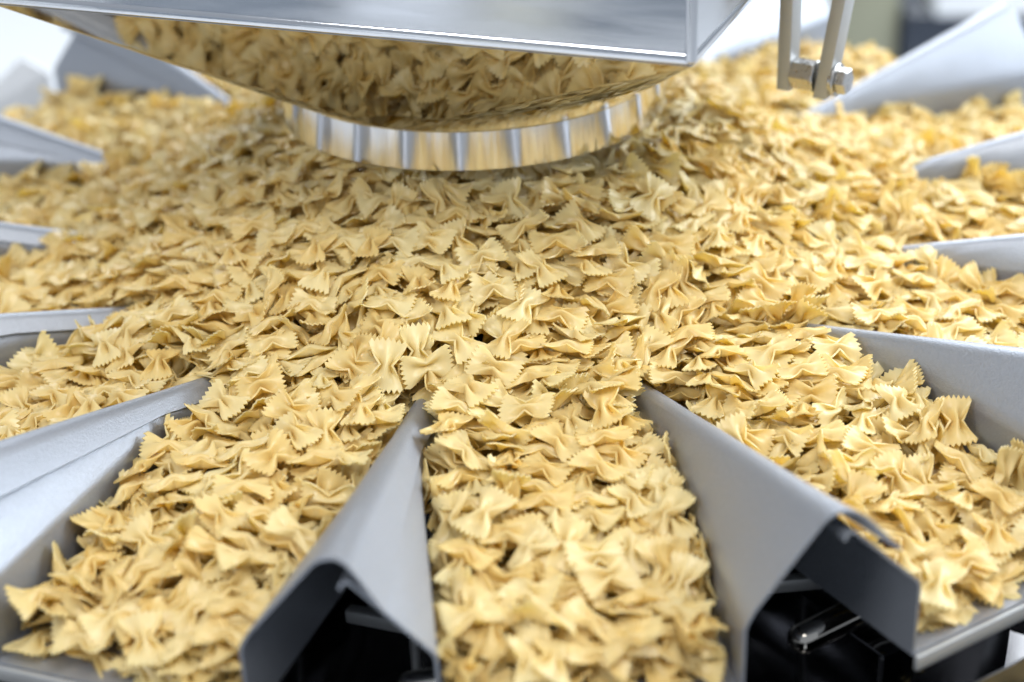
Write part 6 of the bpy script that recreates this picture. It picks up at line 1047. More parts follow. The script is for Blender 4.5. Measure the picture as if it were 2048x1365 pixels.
-914,139,396,99,6,-27,-22, -358,1541,250,18,12,99,22, 1671,282,238,2,16,-42,-99, -1108,1596,222,99,2,15,-38, -319,2002,219,13,57,99,-37, -39,1488,260,58,8,29,-99,
702,1978,216,50,-4,-3,-99, 319,169,570,99,2,14,-92, -602,210,488,90,-16,-20,99, -413,1775,226,99,-20,58,-3, 790,1386,249,80,11,-45,-99, -19,1132,332,99,-33,15,38,
-169,-613,488,46,-8,10,-99, 187,-435,537,47,12,-14,99, 385,-185,550,19,-6,99,19, 857,900,303,99,6,20,32, 678,1615,232,22,8,7,-99, -194,1848,225,24,99,-63,-17,
261,899,392,76,-32,-4,-99, 33,566,510,56,8,21,99, 574,1022,319,99,-4,14,-26, 358,902,381,99,-12,-11,-19, -205,834,416,2,-77,-99,4, 50,-22,617,99,18,2,42,
1225,1328,226,49,2,-14,99, 132,1090,342,47,73,99,-12, 525,1640,235,34,14,-8,-99, -725,743,360,1,9,-10,-99, 646,-6,485,99,-54,-6,26, 374,1432,260,10,4,16,-99,
-39,989,375,99,7,-3,-19, -309,2040,217,99,-16,61,59, -131,-114,600,95,11,-9,99, -362,882,386,54,-68,63,99, 187,1171,315,-2,-99,-26,-14, -398,-106,554,99,5,-23,-84,
243,-684,458,91,-4,7,-99, -708,1639,228,16,-20,99,61, -58,1219,306,99,-2,9,10, -132,474,531,6,-4,-6,-99, 1804,-30,226,99,2,0,17, -118,1119,333,99,-50,-24,-61,
-824,269,412,54,-29,-12,99, -398,548,474,99,-10,-7,-39, -1337,864,248,99,30,10,85, 206,-296,569,99,22,6,64, -721,113,457,34,3,-2,99, -13,209,595,25,-1,-4,-99,
508,798,388,40,-12,8,99, -1469,1026,227,39,5,-1,-99, -26,-707,464,7,3,-4,99, 351,802,409,91,-19,0,-99, -189,1998,218,81,-14,-7,-99, -1074,1840,214,99,7,-1,-69,
433,802,398,91,-19,11,99, -240,127,586,10,5,5,-99, -900,-261,390,62,-16,6,99, 414,-152,545,36,11,14,-99, -1539,18,253,99,-11,21,1, -834,720,339,99,-11,8,85,
121,1844,224,14,-83,-25,99, 13,303,582,99,10,4,92, 1728,-830,221,99,32,-71,60, -359,1816,223,33,11,-1,99, -767,16,444,99,7,-6,38, 241,-50,589,9,5,0,99,
759,1014,296,31,1,-5,-99, 1135,228,322,4,99,73,-6, 694,1074,294,27,2,-4,-99, -290,1253,293,11,32,-99,-1, 767,1231,262,10,83,-25,99, -1612,808,225,99,2,0,-18,
693,251,454,99,-8,16,-7, -999,886,283,99,-10,16,53, 284,965,368,99,-17,29,48, 386,1634,238,99,-8,-31,31, -795,362,409,51,0,-9,99, -608,-701,392,65,5,-12,99,
-491,-1377,260,32,-29,99,13, 579,1641,231,86,8,-2,-99, 339,-1719,230,86,2,-3,99, 562,745,390,99,-18,-3,49, -586,-439,455,69,8,-9,-99, 1760,328,226,80,16,-9,99,
-833,637,355,18,10,-1,-99, 695,1223,269,99,3,-4,78, -800,838,321,4,-35,99,13, -278,1198,303,65,-81,-99,7, -189,-696,458,99,13,-7,54, -342,242,551,38,-16,-11,99,
-101,1987,218,21,99,68,27, 88,960,381,3,6,22,99, -740,1007,299,94,12,-7,99, 346,640,456,53,-19,19,99, 202,-1409,266,3,12,8,-99, 1206,1141,239,51,4,-2,99,
473,-873,372,99,15,29,6, -38,-131,603,99,10,-20,79, -240,1212,301,19,-99,6,52, 761,1528,234,38,10,10,99, 883,345,385,93,-29,-21,-99, -628,856,350,2,7,-13,-99,
597,1728,223,99,-4,7,-14, -72,1699,235,99,-3,-6,89, 1286,1451,219,35,-20,21,-99, -1288,-1350,222,16,0,-2,99, 796,1627,224,85,-2,20,99, -288,-112,580,99,-9,-3,39,
684,948,318,41,-33,-18,-99, -618,1293,263,16,-1,7,99, 321,-140,569,58,-9,-2,-99, -195,510,514,75,-4,12,99, 1283,916,248,86,-31,26,99, -220,1341,277,99,-31,27,87,
995,1214,248,26,2,-3,-99, 1894,378,219,99,-3,-30,38, -53,1041,356,-4,-99,43,14, 323,104,572,1,-6,16,-99, -1179,1517,219,57,-14,-2,99, -532,1106,302,11,-27,-7,99,
546,1232,279,97,-23,12,-99, 216,66,591,93,10,19,99, 406,35,553,12,-10,-3,-99, -159,1637,240,99,-13,15,93, -294,847,400,10,99,-66,27, -104,77,604,99,-10,6,62,
548,1392,255,54,13,5,99, -905,1258,250,68,-8,22,-99, 752,-1785,218,99,62,-40,-39, 1634,-436,235,77,-4,6,99, 284,738,434,99,-21,23,-10, 1434,274,259,99,-11,-1,-40,
2035,441,213,3,4,17,99, 750,537,392,28,-10,-7,99, -22,914,394,69,0,4,99, 39,1376,273,65,-8,36,99, 1450,-1259,218,92,14,-71,99, 1479,407,251,57,99,68,32,
1691,-192,233,99,10,6,66, 41,1270,293,67,-5,-3,99, -1299,-1544,215,17,-4,22,-99, -695,417,427,58,-18,-12,99, 1468,-398,252,1,4,-99,-1, -628,592,410,61,-42,12,99,
-26,1955,217,99,-4,3,2, 1381,999,233,99,-6,-20,-50, -213,1062,342,24,-4,3,99, 494,508,460,12,29,9,99, -628,683,390,99,0,-23,-76, -807,180,422,21,-18,8,99,
749,131,443,7,-99,9,-4, -1084,-1305,233,28,0,14,-99, 921,1137,258,99,15,15,-27, 120,700,459,99,-12,0,-6, 1554,-861,225,11,-99,60,-2, 870,1789,215,99,-15,19,-76,
685,-275,450,6,-24,51,-99, 707,1363,250,96,-3,4,-99, 1249,264,291,53,-26,17,-99, -520,-643,421,58,18,9,-99, 99,-981,371,30,1,19,-99, 410,1083,319,99,-19,11,83,
-54,1269,292,44,15,-11,99, -805,1244,256,44,32,-28,-99, 275,-842,402,99,13,14,-63, 591,1506,241,37,20,12,99, -1417,-1018,228,2,-99,-42,-5, -302,332,539,64,-12,2,99,
-339,1598,239,99,7,6,-27, -142,769,436,99,-20,-1,-84, -1556,-3,248,99,-27,15,-48, -315,-327,538,54,6,-6,-99, -610,-190,482,75,9,-16,99, -1300,-1494,215,18,0,3,-99,
694,-113,461,99,-15,3,26, -531,520,448,99,3,-14,-53, 13,1862,219,99,8,-1,-30, 104,44,604,23,7,7,99, -587,943,333,30,99,-25,-10, -830,1643,220,6,-10,-10,99,
1811,486,219,99,10,-14,-25, 1090,1254,236,99,-11,7,26, 190,1278,288,99,-7,34,81, 625,1236,270,1,-99,63,-19, -240,-859,400,99,6,-12,-16, 442,878,372,99,12,-3,25,
-39,-401,552,99,13,-4,23, 1982,347,214,99,-91,-88,-80, 1681,-826,219,99,35,-32,-35, 218,-212,578,99,7,25,-98, -544,86,510,40,12,-17,-99, 1184,971,249,92,-99,-60,70,
-1214,1575,214,54,-22,4,99, -749,1522,232,69,-4,2,99, 236,1054,342,28,-18,-5,99, -405,437,495,99,-6,-1,1, -71,819,422,99,-7,-12,-75, 819,593,363,99,-14,7,-25,
913,823,299,95,-8,10,-99, -236,1958,215,15,-6,-9,-99, 17,-1552,247,99,-10,11,97, 235,1326,277,40,61,-99,-23, 446,-777,398,99,-3,24,-18, -457,288,512,99,-1,-34,76,
-76,576,500,50,-13,-1,99, -274,1792,220,99,-3,8,61, 1135,1196,237,99,-4,29,-37, 239,-1768,222,99,-7,10,-20, -937,854,292,93,1,12,99, 647,-92,476,71,-9,2,99,
741,1813,215,99,-23,13,-99, 498,1486,245,91,-41,74,99, -500,726,402,99,-10,-22,72, 660,626,393,99,1,-6,-33, -568,403,462,73,-13,0,99, 970,25,375,99,11,17,62,
-658,-1679,220,62,14,11,-99, 1543,-428,241,2,99,71,22, 413,605,450,43,-16,-5,-99, 981,1909,208,68,-7,2,-99, -887,289,386,99,-12,-31,88, -925,1551,220,78,-1,-8,-99,
-842,-167,409,7,28,-99,-30, 178,614,480,44,-14,2,-99, -844,1554,223,81,-1,-20,-99, -326,-148,563,65,-2,-10,-99, 347,-223,548,94,27,0,-99, 567,236,488,3,15,8,99,
-1343,-996,233,87,-24,-99,-87, -283,1882,216,27,71,99,-6, 450,1618,233,37,-13,13,99, -470,1269,274,99,-8,-9,-54, -1385,-1317,216,99,3,3,-16, -56,2056,210,99,5,-6,-41,
120,-756,439,10,-99,74,-15, 125,-349,559,99,3,2,18, -1712,882,215,94,-11,2,-99, -127,1802,219,99,7,10,97, -843,-69,413,16,2,-1,-99, -271,2051,210,99,33,65,76,
1737,432,221,39,-10,1,-99, -1698,1,230,45,-27,48,99, -693,-128,458,99,17,-8,-56, -741,1702,217,99,6,28,-47, 826,1534,225,19,9,11,99, -228,916,382,99,-30,4,4,
-180,366,548,1,-7,-12,-99, -1173,792,262,99,-17,-6,14, -1359,-1199,219,15,40,-99,17, -106,187,588,24,-1,11,99, 1935,468,212,99,-7,-9,1, 875,489,363,8,17,13,99,
-81,1625,237,99,8,-18,97, 30,2029,210,99,20,-10,-49, -1017,1880,206,99,3,0,-54, -75,-501,520,44,-9,13,-99, 1435,-1026,223,52,8,4,-99, 15,-1711,228,99,-4,-14,-12,
684,1143,277,99,0,-5,-96, -511,-1226,278,99,-20,-15,56, -1012,1618,215,79,-28,27,-99, -1039,733,289,48,11,15,-99, 691,340,436,99,7,8,29, 904,243,383,54,-30,22,-99,
-1019,497,323,99,-24,9,25, -227,-582,483,30,11,-15,99, 433,1687,225,8,99,-5,11, 349,1172,298,99,-7,4,12, -609,1089,293,99,11,11,-73, 74,381,553,99,-9,-5,82,
-31,-309,573,99,6,-3,6, 36,790,429,99,-12,19,96, 1345,174,272,99,-14,-6,24, 548,1303,261,99,7,17,15, 127,541,505,99,3,6,73, -387,2079,206,8,-99,-67,-4,
-296,1103,320,86,-5,-28,99, 698,-576,392,99,18,9,20, 1692,-500,221,94,-56,99,85, -1028,-1225,239,47,-12,9,99, 122,-246,578,99,9,3,13, -104,900,392,6,77,99,12,
830,414,385,99,-28,3,-69, 1019,320,342,99,-14,14,-28, 99,472,525,3,99,-77,4, -348,-724,424,99,8,-8,28, 1619,-347,232,99,-1,8,12, 1607,358,233,5,8,-9,-99,
-713,1238,257,15,50,-35,99, 568,157,494,99,-3,9,-3, -362,1957,210,99,-10,1,61, 349,-1550,239,35,-6,-11,99, 1731,-310,221,53,3,-4,-99, 1077,-988,253,99,7,9,-16,
883,1646,214,99,11,15,67, -323,-31,570,48,27,-7,-99, 1651,1205,208,38,99,-25,60, 26,-454,533,23,-6,10,-99, 781,1062,278,10,2,-1,99, -247,732,434,99,-8,-5,89,
-1809,1146,204,36,-16,-5,-99, 299,498,496,64,-3,-21,-99, 526,627,419,19,-85,-99,21, -997,664,301,54,-26,0,99, -861,1986,203,55,-10,-99,65, 2033,584,205,5,8,36,-99,
332,-1785,216,99,-13,2,65, 215,-591,480,33,-99,82,23, 132,1243,291,99,-6,-10,-69, 1477,245,248,99,-4,5,41, -518,-560,436,48,30,10,-99, 708,-382,423,42,62,-55,99,
54,-1119,324,42,14,-23,99, 715,-477,405,99,8,10,-31, -1728,244,222,99,-10,-5,26, -1400,-1219,214,99,1,24,94, -311,1022,340,99,-5,-21,-84, 1293,1521,209,88,5,11,99,
357,1623,231,99,-6,-25,62, -45,486,522,40,11,-7,-99, -1065,1475,215,99,-4,0,-3, 380,-92,550,15,-99,-15,0, -696,-322,435,99,14,-9,18, -1523,-1152,212,84,-15,-2,-99,
121,879,395,77,-5,-24,-99, 1113,-6,326,50,-8,11,-99, 159,141,584,36,-16,0,-99, 600,321,462,28,70,-99,9, 137,371,548,99,-9,-17,-61, -838,-264,398,99,-6,-17,-51,
350,-839,388,23,99,89,35, 476,2004,206,49,54,-99,-52, 565,499,438,7,-19,-3,-99, 111,1379,264,99,-22,-30,68, 493,401,477,84,-23,11,-99, 217,455,517,99,3,2,20,
813,-1152,259,99,3,26,-94, -1795,939,207,11,-8,9,-99, 827,956,287,99,14,-5,22, 645,75,472,99,16,2,-67, -1351,641,247,28,-7,7,-99, 849,-19,407,99,-9,12,54,
196,-1333,271,21,-99,63,2, -488,335,491,99,14,-5,-69, -925,1647,212,38,-99,48,-6, -610,1164,277,91,-15,-7,-99, -262,-671,449,86,27,11,-99, -332,149,557,99,-1,-20,77,
-1071,933,257,99,1,3,30, 493,1092,299,99,-4,-2,-49, -611,-1369,246,99,-2,-9,-44, 76,1618,234,99,0,0,-50, 233,526,496,58,-14,1,99, -601,-33,487,99,1,-7,-15,
689,1534,227,99,11,6,-48, -1726,56,222,10,-20,22,-99, -78,1896,211,99,-11,22,11, 1240,1505,209,34,-16,3,-99, -899,461,356,4,-21,-14,99, 433,1471,243,61,-99,-57,-75,
1208,-5,297,99,-21,-27,-37, -1143,1774,203,24,-17,4,99, -1770,9,217,99,-37,-29,-91, -153,659,462,99,-19,7,-73, -725,1172,264,99,17,-15,23, 219,339,544,99,-15,5,2,
-1460,1097,213,6,-99,-39,4, -706,905,314,99,-19,-4,-24, 185,778,422,99,-22,5,-55, -450,891,360,99,-23,16,74, 303,1374,258,99,3,-3,-50, 719,-24,448,3,0,-11,-99,
1839,-140,212,99,-49,-23,-20, 1461,505,241,93,1,-20,99, -1048,317,330,14,-97,-99,18, 13,1546,240,60,99,-18,33, -1829,255,212,24,-11,4,99, -938,390,354,11,-99,-22,9,
-471,-843,369,99,16,7,1, 1736,-464,214,99,-26,4,-38, -1251,824,246,99,-40,18,93, -1386,825,233,28,-12,18,-99, 308,-479,496,1,-9,-9,99, 230,-129,575,18,11,3,99,
431,1537,235,53,-3,35,99, -461,2054,202,87,99,84,94, 412,-42,541,7,-99,6,2, 1611,-477,226,99,-63,-33,-81, 208,-717,439,99,10,6,-7, -309,422,510,99,-6,-18,-84,
-304,643,450,99,-12,3,72, 824,1379,233,82,-99,-45,86, -73,694,454,99,-10,6,-6, 1405,-1179,212,36,-21,21,99, 628,792,355,14,-2,-19,-99, -590,248,473,5,22,1,-99,
-713,-210,439,24,18,10,-99, 581,-137,487,99,2,-4,79, -366,951,352,78,-33,-13,99, -935,557,331,12,-7,3,99, -161,999,355,80,72,-99,-67, 512,1702,215,99,2,-2,11,
131,-798,418,41,12,-1,-99, 88,1478,246,99,-4,9,-45, -679,-45,459,99,0,-11,-19, -454,178,519,99,-7,-13,-94, -117,-862,398,99,22,-10,-46, 1334,530,251,5,-5,0,99,
-314,1335,264,99,-1,7,43, 1198,-1039,235,90,1,3,-99, 686,431,417,99,-35,-1,70, 99,1382,261,12,-25,-1,99, -394,335,510,13,53,99,1, -617,510,420,99,-3,-26,19,
-828,126,408,69,-12,4,99, 114,606,480,31,8,15,99, -386,-1252,275,9,3,1,99, 693,73,454,11,-4,0,99, 547,1141,283,99,-26,14,-47, 257,-1450,247,14,-4,-14,99,
495,938,339,61,4,0,99, -897,1363,230,99,0,15,7, -1782,121,213,8,23,-1,-99, 630,-179,467,99,-4,6,6, -996,266,347,99,-16,1,57, -103,1011,352,11,99,-66,-24,
-299,-1063,325,99,-12,-12,-43, 50,186,583,8,-1,-15,-99, 1278,1213,216,78,-10,-3,99, 1865,-46,209,99,5,-1,-72, -1376,-1591,200,99,15,-20,13, 1535,-1158,207,99,18,15,-82,
-504,11,513,33,4,3,-99, 145,242,571,99,-11,7,14, 662,231,452,99,8,30,73, 543,2006,201,99,-24,-38,-53, 405,268,519,99,-1,2,-6, 1241,-576,263,99,10,-4,37,
1694,-67,222,44,-12,5,-99, -135,-741,434,99,16,-1,-33, 515,-180,501,82,3,24,-99, 164,1090,325,9,19,-9,-99, 1591,-836,211,8,99,71,6, 410,-820,382,91,-48,55,-99,
640,713,369,15,-99,-39,0, -428,-666,422,91,50,32,-99, -183,1510,241,13,-99,-67,-31, -526,-119,503,70,0,8,-99, -865,1012,270,99,23,5,-3, -728,154,437,0,-30,-99,-6,
84,-136,587,28,8,-7,99, -1079,808,267,32,9,-8,-99, -529,-978,322,69,-13,-1,99, 1627,264,227,99,-28,-1,16, 19,-1198,295,50,-19,17,-99, -152,1965,205,99,-13,-43,-23,
1718,-959,205,99,17,21,35, 970,1110,245,15,-99,28,15, 723,1913,202,99,2,-2,23, -727,603,373,97,4,-2,99, 229,-788,412,99,35,28,-75, 253,1183,293,77,-5,-3,99,
-1425,1253,207,99,40,-28,-19, 690,-836,330,99,41,20,91, -1372,1025,220,62,4,-12,99, -800,998,280,8,2,-14,99, 910,1774,204,99,-5,18,-32, 380,-374,504,70,2,-4,99,
1224,236,286,99,20,28,65, 235,701,439,33,-11,-17,-99, 315,-391,513,60,16,14,-99, 831,-302,391,2,31,-17,99, 406,1322,260,34,-1,1,99, 769,203,420,9,-23,-99,14,
612,2048,198,22,22,-30,-99, -126,1429,250,99,15,-2,-46, -526,1387,244,74,99,-8,-32, -1203,715,256,99,-6,3,7, -958,1755,203,99,-13,6,90, -1421,-1433,202,99,12,-4,-49,
-590,1380,242,35,-16,7,99, 472,158,514,11,-2,7,99, 865,-124,394,99,-23,22,-82, 289,593,464,36,99,-40,3, -673,1392,237,38,-14,19,99, -667,1316,244,99,-7,-1,-10,
491,1406,243,82,6,35,-99, 929,-1135,245,72,-2,-5,99, 1749,-108,215,66,-13,15,-99, 1127,67,316,99,3,6,-5, 708,790,336,21,-2,-20,-99, 1580,1228,203,20,27,99,-11,
121,-404,535,8,-8,9,-99, -116,939,372,17,-94,99,-2, 478,277,498,82,-8,5,-99, -504,613,420,99,-22,-1,56, 1461,-271,243,99,-11,8,-21, -1318,-594,247,99,-23,11,1,
-1232,-1349,209,66,3,-9,-99, 1527,-983,209,3,99,11,14, 996,-197,350,99,7,7,-63, -1589,113,232,99,-18,13,45, 1231,1422,207,99,10,6,25, 312,250,541,83,-17,11,-99,
-696,1453,230,99,-5,-37,-31, 596,871,338,99,-18,-3,24, -168,-45,584,33,13,-13,-99, -747,58,434,54,1,5,-99, 456,1233,272,99,0,-19,79, -1455,690,229,99,-14,32,66,
18,423,534,99,1,3,12, -217,-147,571,99,7,-7,-34, 36,-215,577,41,7,0,99, -1680,3,222,38,-22,26,99, 636,522,410,6,-95,-99,20, -1586,-287,229,0,-99,-58,10,
556,1888,203,99,-12,-18,-77, 1932,387,203,66,75,-68,-99, 567,-475,437,42,20,-5,99, -55,1733,216,99,-7,-7,58, -238,-980,352,99,-29,19,61, 1085,1140,233,57,-3,12,99,
452,720,401,0,-8,25,99, -374,-1389,247,99,-4,6,-52, -271,1125,306,16,-91,-99,-20, -376,756,402,20,-12,24,99, -617,919,321,99,-12,0,-36, -265,1457,243,0,-2,24,99,
-907,91,381,3,25,5,-99, -376,1134,294,16,8,19,99, 722,-1148,263,13,2,19,-99, 856,153,394,99,-2,12,23, 14,1111,320,53,-10,-25,-99, -507,861,354,35,-9,-11,-99,
118,1941,203,3,94,12,99, 600,657,388,99,-2,34,-88, -1288,-1268,208,5,-99,98,0, -51,2149,196,87,0,-4,-99, -927,1866,198,20,6,3,-99, -399,828,378,12,3,-21,-99,
-269,-212,556,99,11,-10,-41, -951,648,308,99,-21,-18,5, 939,118,370,66,-99,-84,23, 1500,14,240,86,-47,11,-99, -1498,-369,236,81,-6,-16,99, -148,73,584,99,-13,-1,17,
-799,1397,228,13,8,1,-99, 732,-1224,249,99,14,-16,46, 1842,-497,204,26,99,-10,-15, -1358,1150,210,99,7,5,41, 406,183,527,99,3,-3,27, 1714,603,208,99,-7,10,-18,
753,-193,423,99,7,24,-81, 208,-1076,324,99,18,22,-99, -357,-628,441,99,19,2,-22, 264,10,570,99,1,-4,-45, 1716,519,209,99,13,8,-21, 408,934,347,9,-5,-11,99,
-409,1863,204,99,-25,25,-89, 1753,-229,211,99,-2,0,42, 487,-1015,315,99,22,6,13, 407,-701,413,99,17,12,-39, -526,-409,459,58,29,-8,-99, -561,799,360,91,-17,16,99,
348,827,384,15,-16,-3,-99, -996,442,326,6,48,-99,-49, 1198,129,291,99,9,11,47, 68,1772,210,4,0,11,99, 843,1133,251,39,6,-9,-99, -532,263,483,56,-20,-17,99,
-411,1530,230,64,-79,-49,99, -1427,-608,234,99,-19,-27,13, 909,858,282,19,34,-99,-8, 996,918,262,36,1,9,99, -582,-276,466,23,19,13,-99, -576,-745,370,13,-99,72,6,
1935,-309,202,67,14,20,99, -1437,-1065,209,60,5,-2,99, -20,346,554,80,-11,9,-99, 1612,-90,227,99,-10,15,45, -629,-511,412,4,99,15,24, 1338,251,260,99,-4,-19,-46,
-364,1879,203,99,-2,-2,-80, -524,-825,359,59,7,26,-99, -782,-579,361,34,-11,9,99, -1286,1029,223,80,3,8,99, -423,990,329,29,99,37,50, -827,1483,218,99,5,-7,-85,
-830,546,354,37,-6,-16,-99, 391,1260,268,99,5,-20,18, 478,68,515,99,-14,5,-84, 591,412,441,85,-9,17,99, -1359,133,259,99,13,4,36, 726,587,373,32,4,2,-99,
-1800,56,207,99,21,-12,-5, 155,-29,583,99,-1,9,-15, 116,-569,486,99,21,11,-95, 614,-533,411,38,-11,14,-99, -498,-1302,254,26,-99,71,7, 1576,-303,227,99,12,4,19,
-665,480,408,99,8,-22,1, -156,158,574,19,-6,1,-99, -47,-747,431,99,0,-17,74, -574,-1844,202,7,19,-9,99, -1301,577,248,26,-4,29,99, -150,251,565,99,-6,11,-87,
-758,-250,415,80,33,-4,-99, -723,329,417,45,7,-52,-99, 1172,1270,214,99,6,-4,-43, 1885,-342,202,99,-7,10,-25, 1637,-888,204,99,-9,-6,-89, 501,1349,245,14,-5,-1,-99,
-837,1879,197,99,-8,2,-59, 253,786,406,99,-15,39,35, -768,240,413,-4,-99,-99,-18, 834,801,304,99,-11,20,-7, -1300,1652,195,99,31,-81,-9, 1394,491,240,20,-13,3,99,
-531,1182,272,49,3,15,99, -715,1551,216,67,-11,-11,99, -578,681,384,44,-12,-4,99, -153,-282,560,99,16,0,34, 1344,-1031,217,99,23,5,56, -207,1394,250,52,52,-99,98,
764,-1635,206,64,-8,-8,-99, -1276,1108,218,99,-25,-5,30, 1265,-1615,197,93,49,-99,-23, -269,801,399,99,-17,-4,-16, -174,1721,213,99,-30,-3,-37, 22,995,353,68,10,15,99,
-398,-1172,283,99,-6,4,-64, 1473,-83,240,13,17,0,-99, -58,-230,571,99,6,9,-92, -611,135,471,4,99,-42,23, 1596,1193,199,11,99,-38,30, -843,674,327,10,62,-99,12,
-95,1512,236,10,-3,-11,-99, 1869,404,202,99,37,32,-44, 1267,-1108,218,42,-9,24,-99, -235,37,571,3,-5,3,-99, 2035,519,195,99,-1,-19,6, 923,1078,248,96,-99,34,-30,
-401,62,535,99,-3,-11,51, -843,1740,201,99,-19,-60,-34, 227,1089,316,90,-18,-14,99, -410,-753,395,15,-5,-4,99, 462,-32,519,37,3,8,99, 216,-363,531,69,17,-6,99,
1804,396,204,99,12,28,-15, -613,-994,299,55,4,0,99, -202,865,385,3,2,18,99, -817,759,315,55,6,-10,99, -1087,969,242,99,3,5,-37, 1540,-380,228,41,29,-6,-99,
1220,427,272,99,8,29,-17, -63,607,475,14,-5,13,99, 742,-1563,213,63,15,-12,-99, 1087,1343,213,99,-34,-3,80, -742,1436,225,99,-6,-27,-7, -765,463,383,99,3,-2,-56,
920,-617,318,99,14,17,-41, -684,311,429,99,-35,-1,48, 122,-946,364,99,26,17,-47, -258,-1014,336,49,2,-19,-99, 3,-1603,226,99,-17,24,50, -676,228,441,99,11,-12,-91,
-852,1232,237,99,20,-35,-91, 11,-916,376,99,3,2,-16, 40,-682,451,36,16,-11,-99, -819,-771,312,99,23,-2,40, 169,926,368,10,-9,15,99, -1229,-1463,201,99,-2,-6,-71,
-666,-789,340,37,-1,-12,99, 109,-1065,328,20,8,-14,99, -1642,918,202,99,-13,-4,-96, 290,-305,530,20,24,-8,99, 1775,-293,205,99,-14,-14,16, -243,507,490,78,-13,11,99,
1188,572,266,13,-99,99,-4, -1343,-1636,193,80,99,37,8, -606,-598,396,40,15,14,-99, 1148,173,300,40,-23,21,-99, -288,65,562,7,10,-1,99, -622,758,355,25,1,7,99,
-125,1897,201,18,-10,-3,-99, 1454,1087,204,99,-24,19,4, 643,2007,193,99,-81,-84,24, 1656,-1082,198,99,0,1,99, 1030,-1378,212,34,99,19,97, -1579,1001,201,99,2,-2,-25,
-451,1942,197,99,37,90,40, -162,749,423,99,-14,4,18, 1011,-1281,222,1,-10,-13,99, -642,49,462,73,11,-13,-99, 1382,1452,196,74,6,12,-99, 485,1887,198,99,-16,-5,9,
-630,-382,432,99,-3,6,37, 50,301,560,0,-99,-95,-16, 205,-517,491,1,7,-17,99, -1499,-1218,199,12,4,15,-99, -1721,1202,193,99,-5,5,0, -1538,830,209,4,99,72,20,
392,87,534,99,3,1,43, 391,748,397,80,-25,17,99, -1241,-1407,201,75,-6,2,99, 25,-311,558,99,-4,-6,92, -40,772,420,99,-17,-4,-18, -1171,961,233,30,99,-77,14,
476,-286,491,99,-4,11,36, -1106,1715,194,12,5,32,99, 815,1815,196,99,7,20,17, -20,262,565,68,8,2,99, -1353,-1061,212,79,-3,0,99, 722,1557,212,99,8,-1,-92,
651,1279,242,47,-1,-5,-99, 24,525,499,99,-6,8,-8, 1695,-383,210,99,-12,-3,-67, 1519,-770,213,16,11,11,99, 790,841,301,99,10,16,88, 897,988,261,99,-13,-15,70,
-54,1170,296,33,2,25,99, 1274,105,272,99,-12,-16,-91, -429,-1654,213,83,-28,29,99, -564,51,487,99,-17,-13,73, -1657,837,201,99,-11,-3,40, 200,74,572,99,7,12,34,
-1321,-1545,194,99,4,3,23, -377,-212,525,99,-14,-1,-81, 919,-20,373,99,2,10,39, -142,529,492,48,-10,12,99, -1089,1379,207,47,0,5,99, 872,598,330,61,-18,-18,-99,
-224,140,564,99,1,4,70, 297,-751,408,65,11,23,-99, 886,1872,193,48,-7,24,-99, 1335,-1122,209,99,-49,11,91, -700,1731,200,80,-99,40,-79, -1327,689,235,75,4,0,99,
883,-1025,257,14,-5,99,4, 751,69,426,99,-8,11,18, 207,-995,343,99,21,2,14, -487,1000,314,99,11,-1,76, 81,1710,212,99,-13,3,4, -1453,-1136,201,99,-35,2,58,
806,669,333,22,14,9,99, 1,-1972,196,36,6,-8,99, -1055,1803,192,14,-2,-2,-99, -1753,170,207,69,53,-76,99, 2007,615,192,99,76,-14,34, -803,1559,207,97,6,-10,-99,
769,522,369,99,-5,-8,31, 166,-1682,214,20,99,-66,-29, -1161,-1237,213,60,-11,-11,-99, -1182,1028,227,99,-8,8,0, -1256,-1095,216,65,14,2,99, 39,-815,405,99,12,-14,3,
-48,162,577,5,-3,16,99, 644,1912,194,97,-30,5,-99, -401,1968,194,99,-4,24,-65, 1352,354,248,80,4,7,99, -1536,-211,228,85,47,90,-99, 762,906,291,76,31,5,99,
966,303,343,99,-60,-4,-74, 501,1194,268,23,99,-36,-91, 340,-1617,217,99,2,3,57, -487,130,504,70,-28,-2,99, -250,1618,219,4,50,10,99, 1714,1241,190,45,99,-26,82,
-880,769,295,39,1,-5,99, -745,756,328,92,3,6,99, -1075,408,301,99,-17,-14,-75, 1462,-1301,196,37,-14,-77,99, 1553,-727,211,99,23,-58,60, 2015,-151,194,6,-17,99,14,
762,-1768,197,99,60,-25,-26, 504,1795,199,99,23,0,-31, -960,-93,358,30,20,1,-99, 933,1837,192,99,3,13,-95, 1028,500,303,33,6,1,99, -360,1466,232,99,-7,-19,-86,
145,998,344,27,-99,93,0, 2001,413,193,99,-9,19,-95, -1626,444,213,99,5,19,-98, -901,198,370,99,-31,-13,80, 20,1623,220,99,-19,2,-53, -260,1530,227,74,11,13,-99,
76,945,363,29,-25,-4,-99, 642,-377,427,47,-16,13,-99, 704,1969,191,31,0,-8,99, -99,1083,320,99,-12,-10,-2, -868,-1119,244,96,-17,-19,99, -1399,-497,234,21,6,22,-99,
621,1704,201,11,1,5,99, 776,265,403,99,39,3,-68, 274,970,344,99,-17,13,20, 1106,-293,302,99,-18,7,-75, 1545,580,217,73,20,17,99, -785,-413,381,99,14,-11,-24,
364,1491,229,24,99,19,81, 1773,649,198,99,3,18,75, -1321,-951,219,3,-20,12,-99, 311,-10,556,99,-6,-1,1, 1298,-1707,188,17,99,12,-51, -914,1730,195,99,-11,-27,-49,
1039,1208,223,99,-23,-14,-9, -970,-1309,219,99,38,85,-41, -645,-1568,212,99,-69,25,-62, 314,150,547,60,13,-1,99, 1068,1059,232,99,-5,7,-14, -583,-1064,282,99,6,3,11,
137,841,392,99,-25,10,47, -198,1085,314,99,-8,15,76, -695,-427,403,83,-4,0,99, 923,-1209,230,63,-1,-4,99, 591,1454,225,99,-24,27,-50, -672,-302,429,86,29,14,-99,
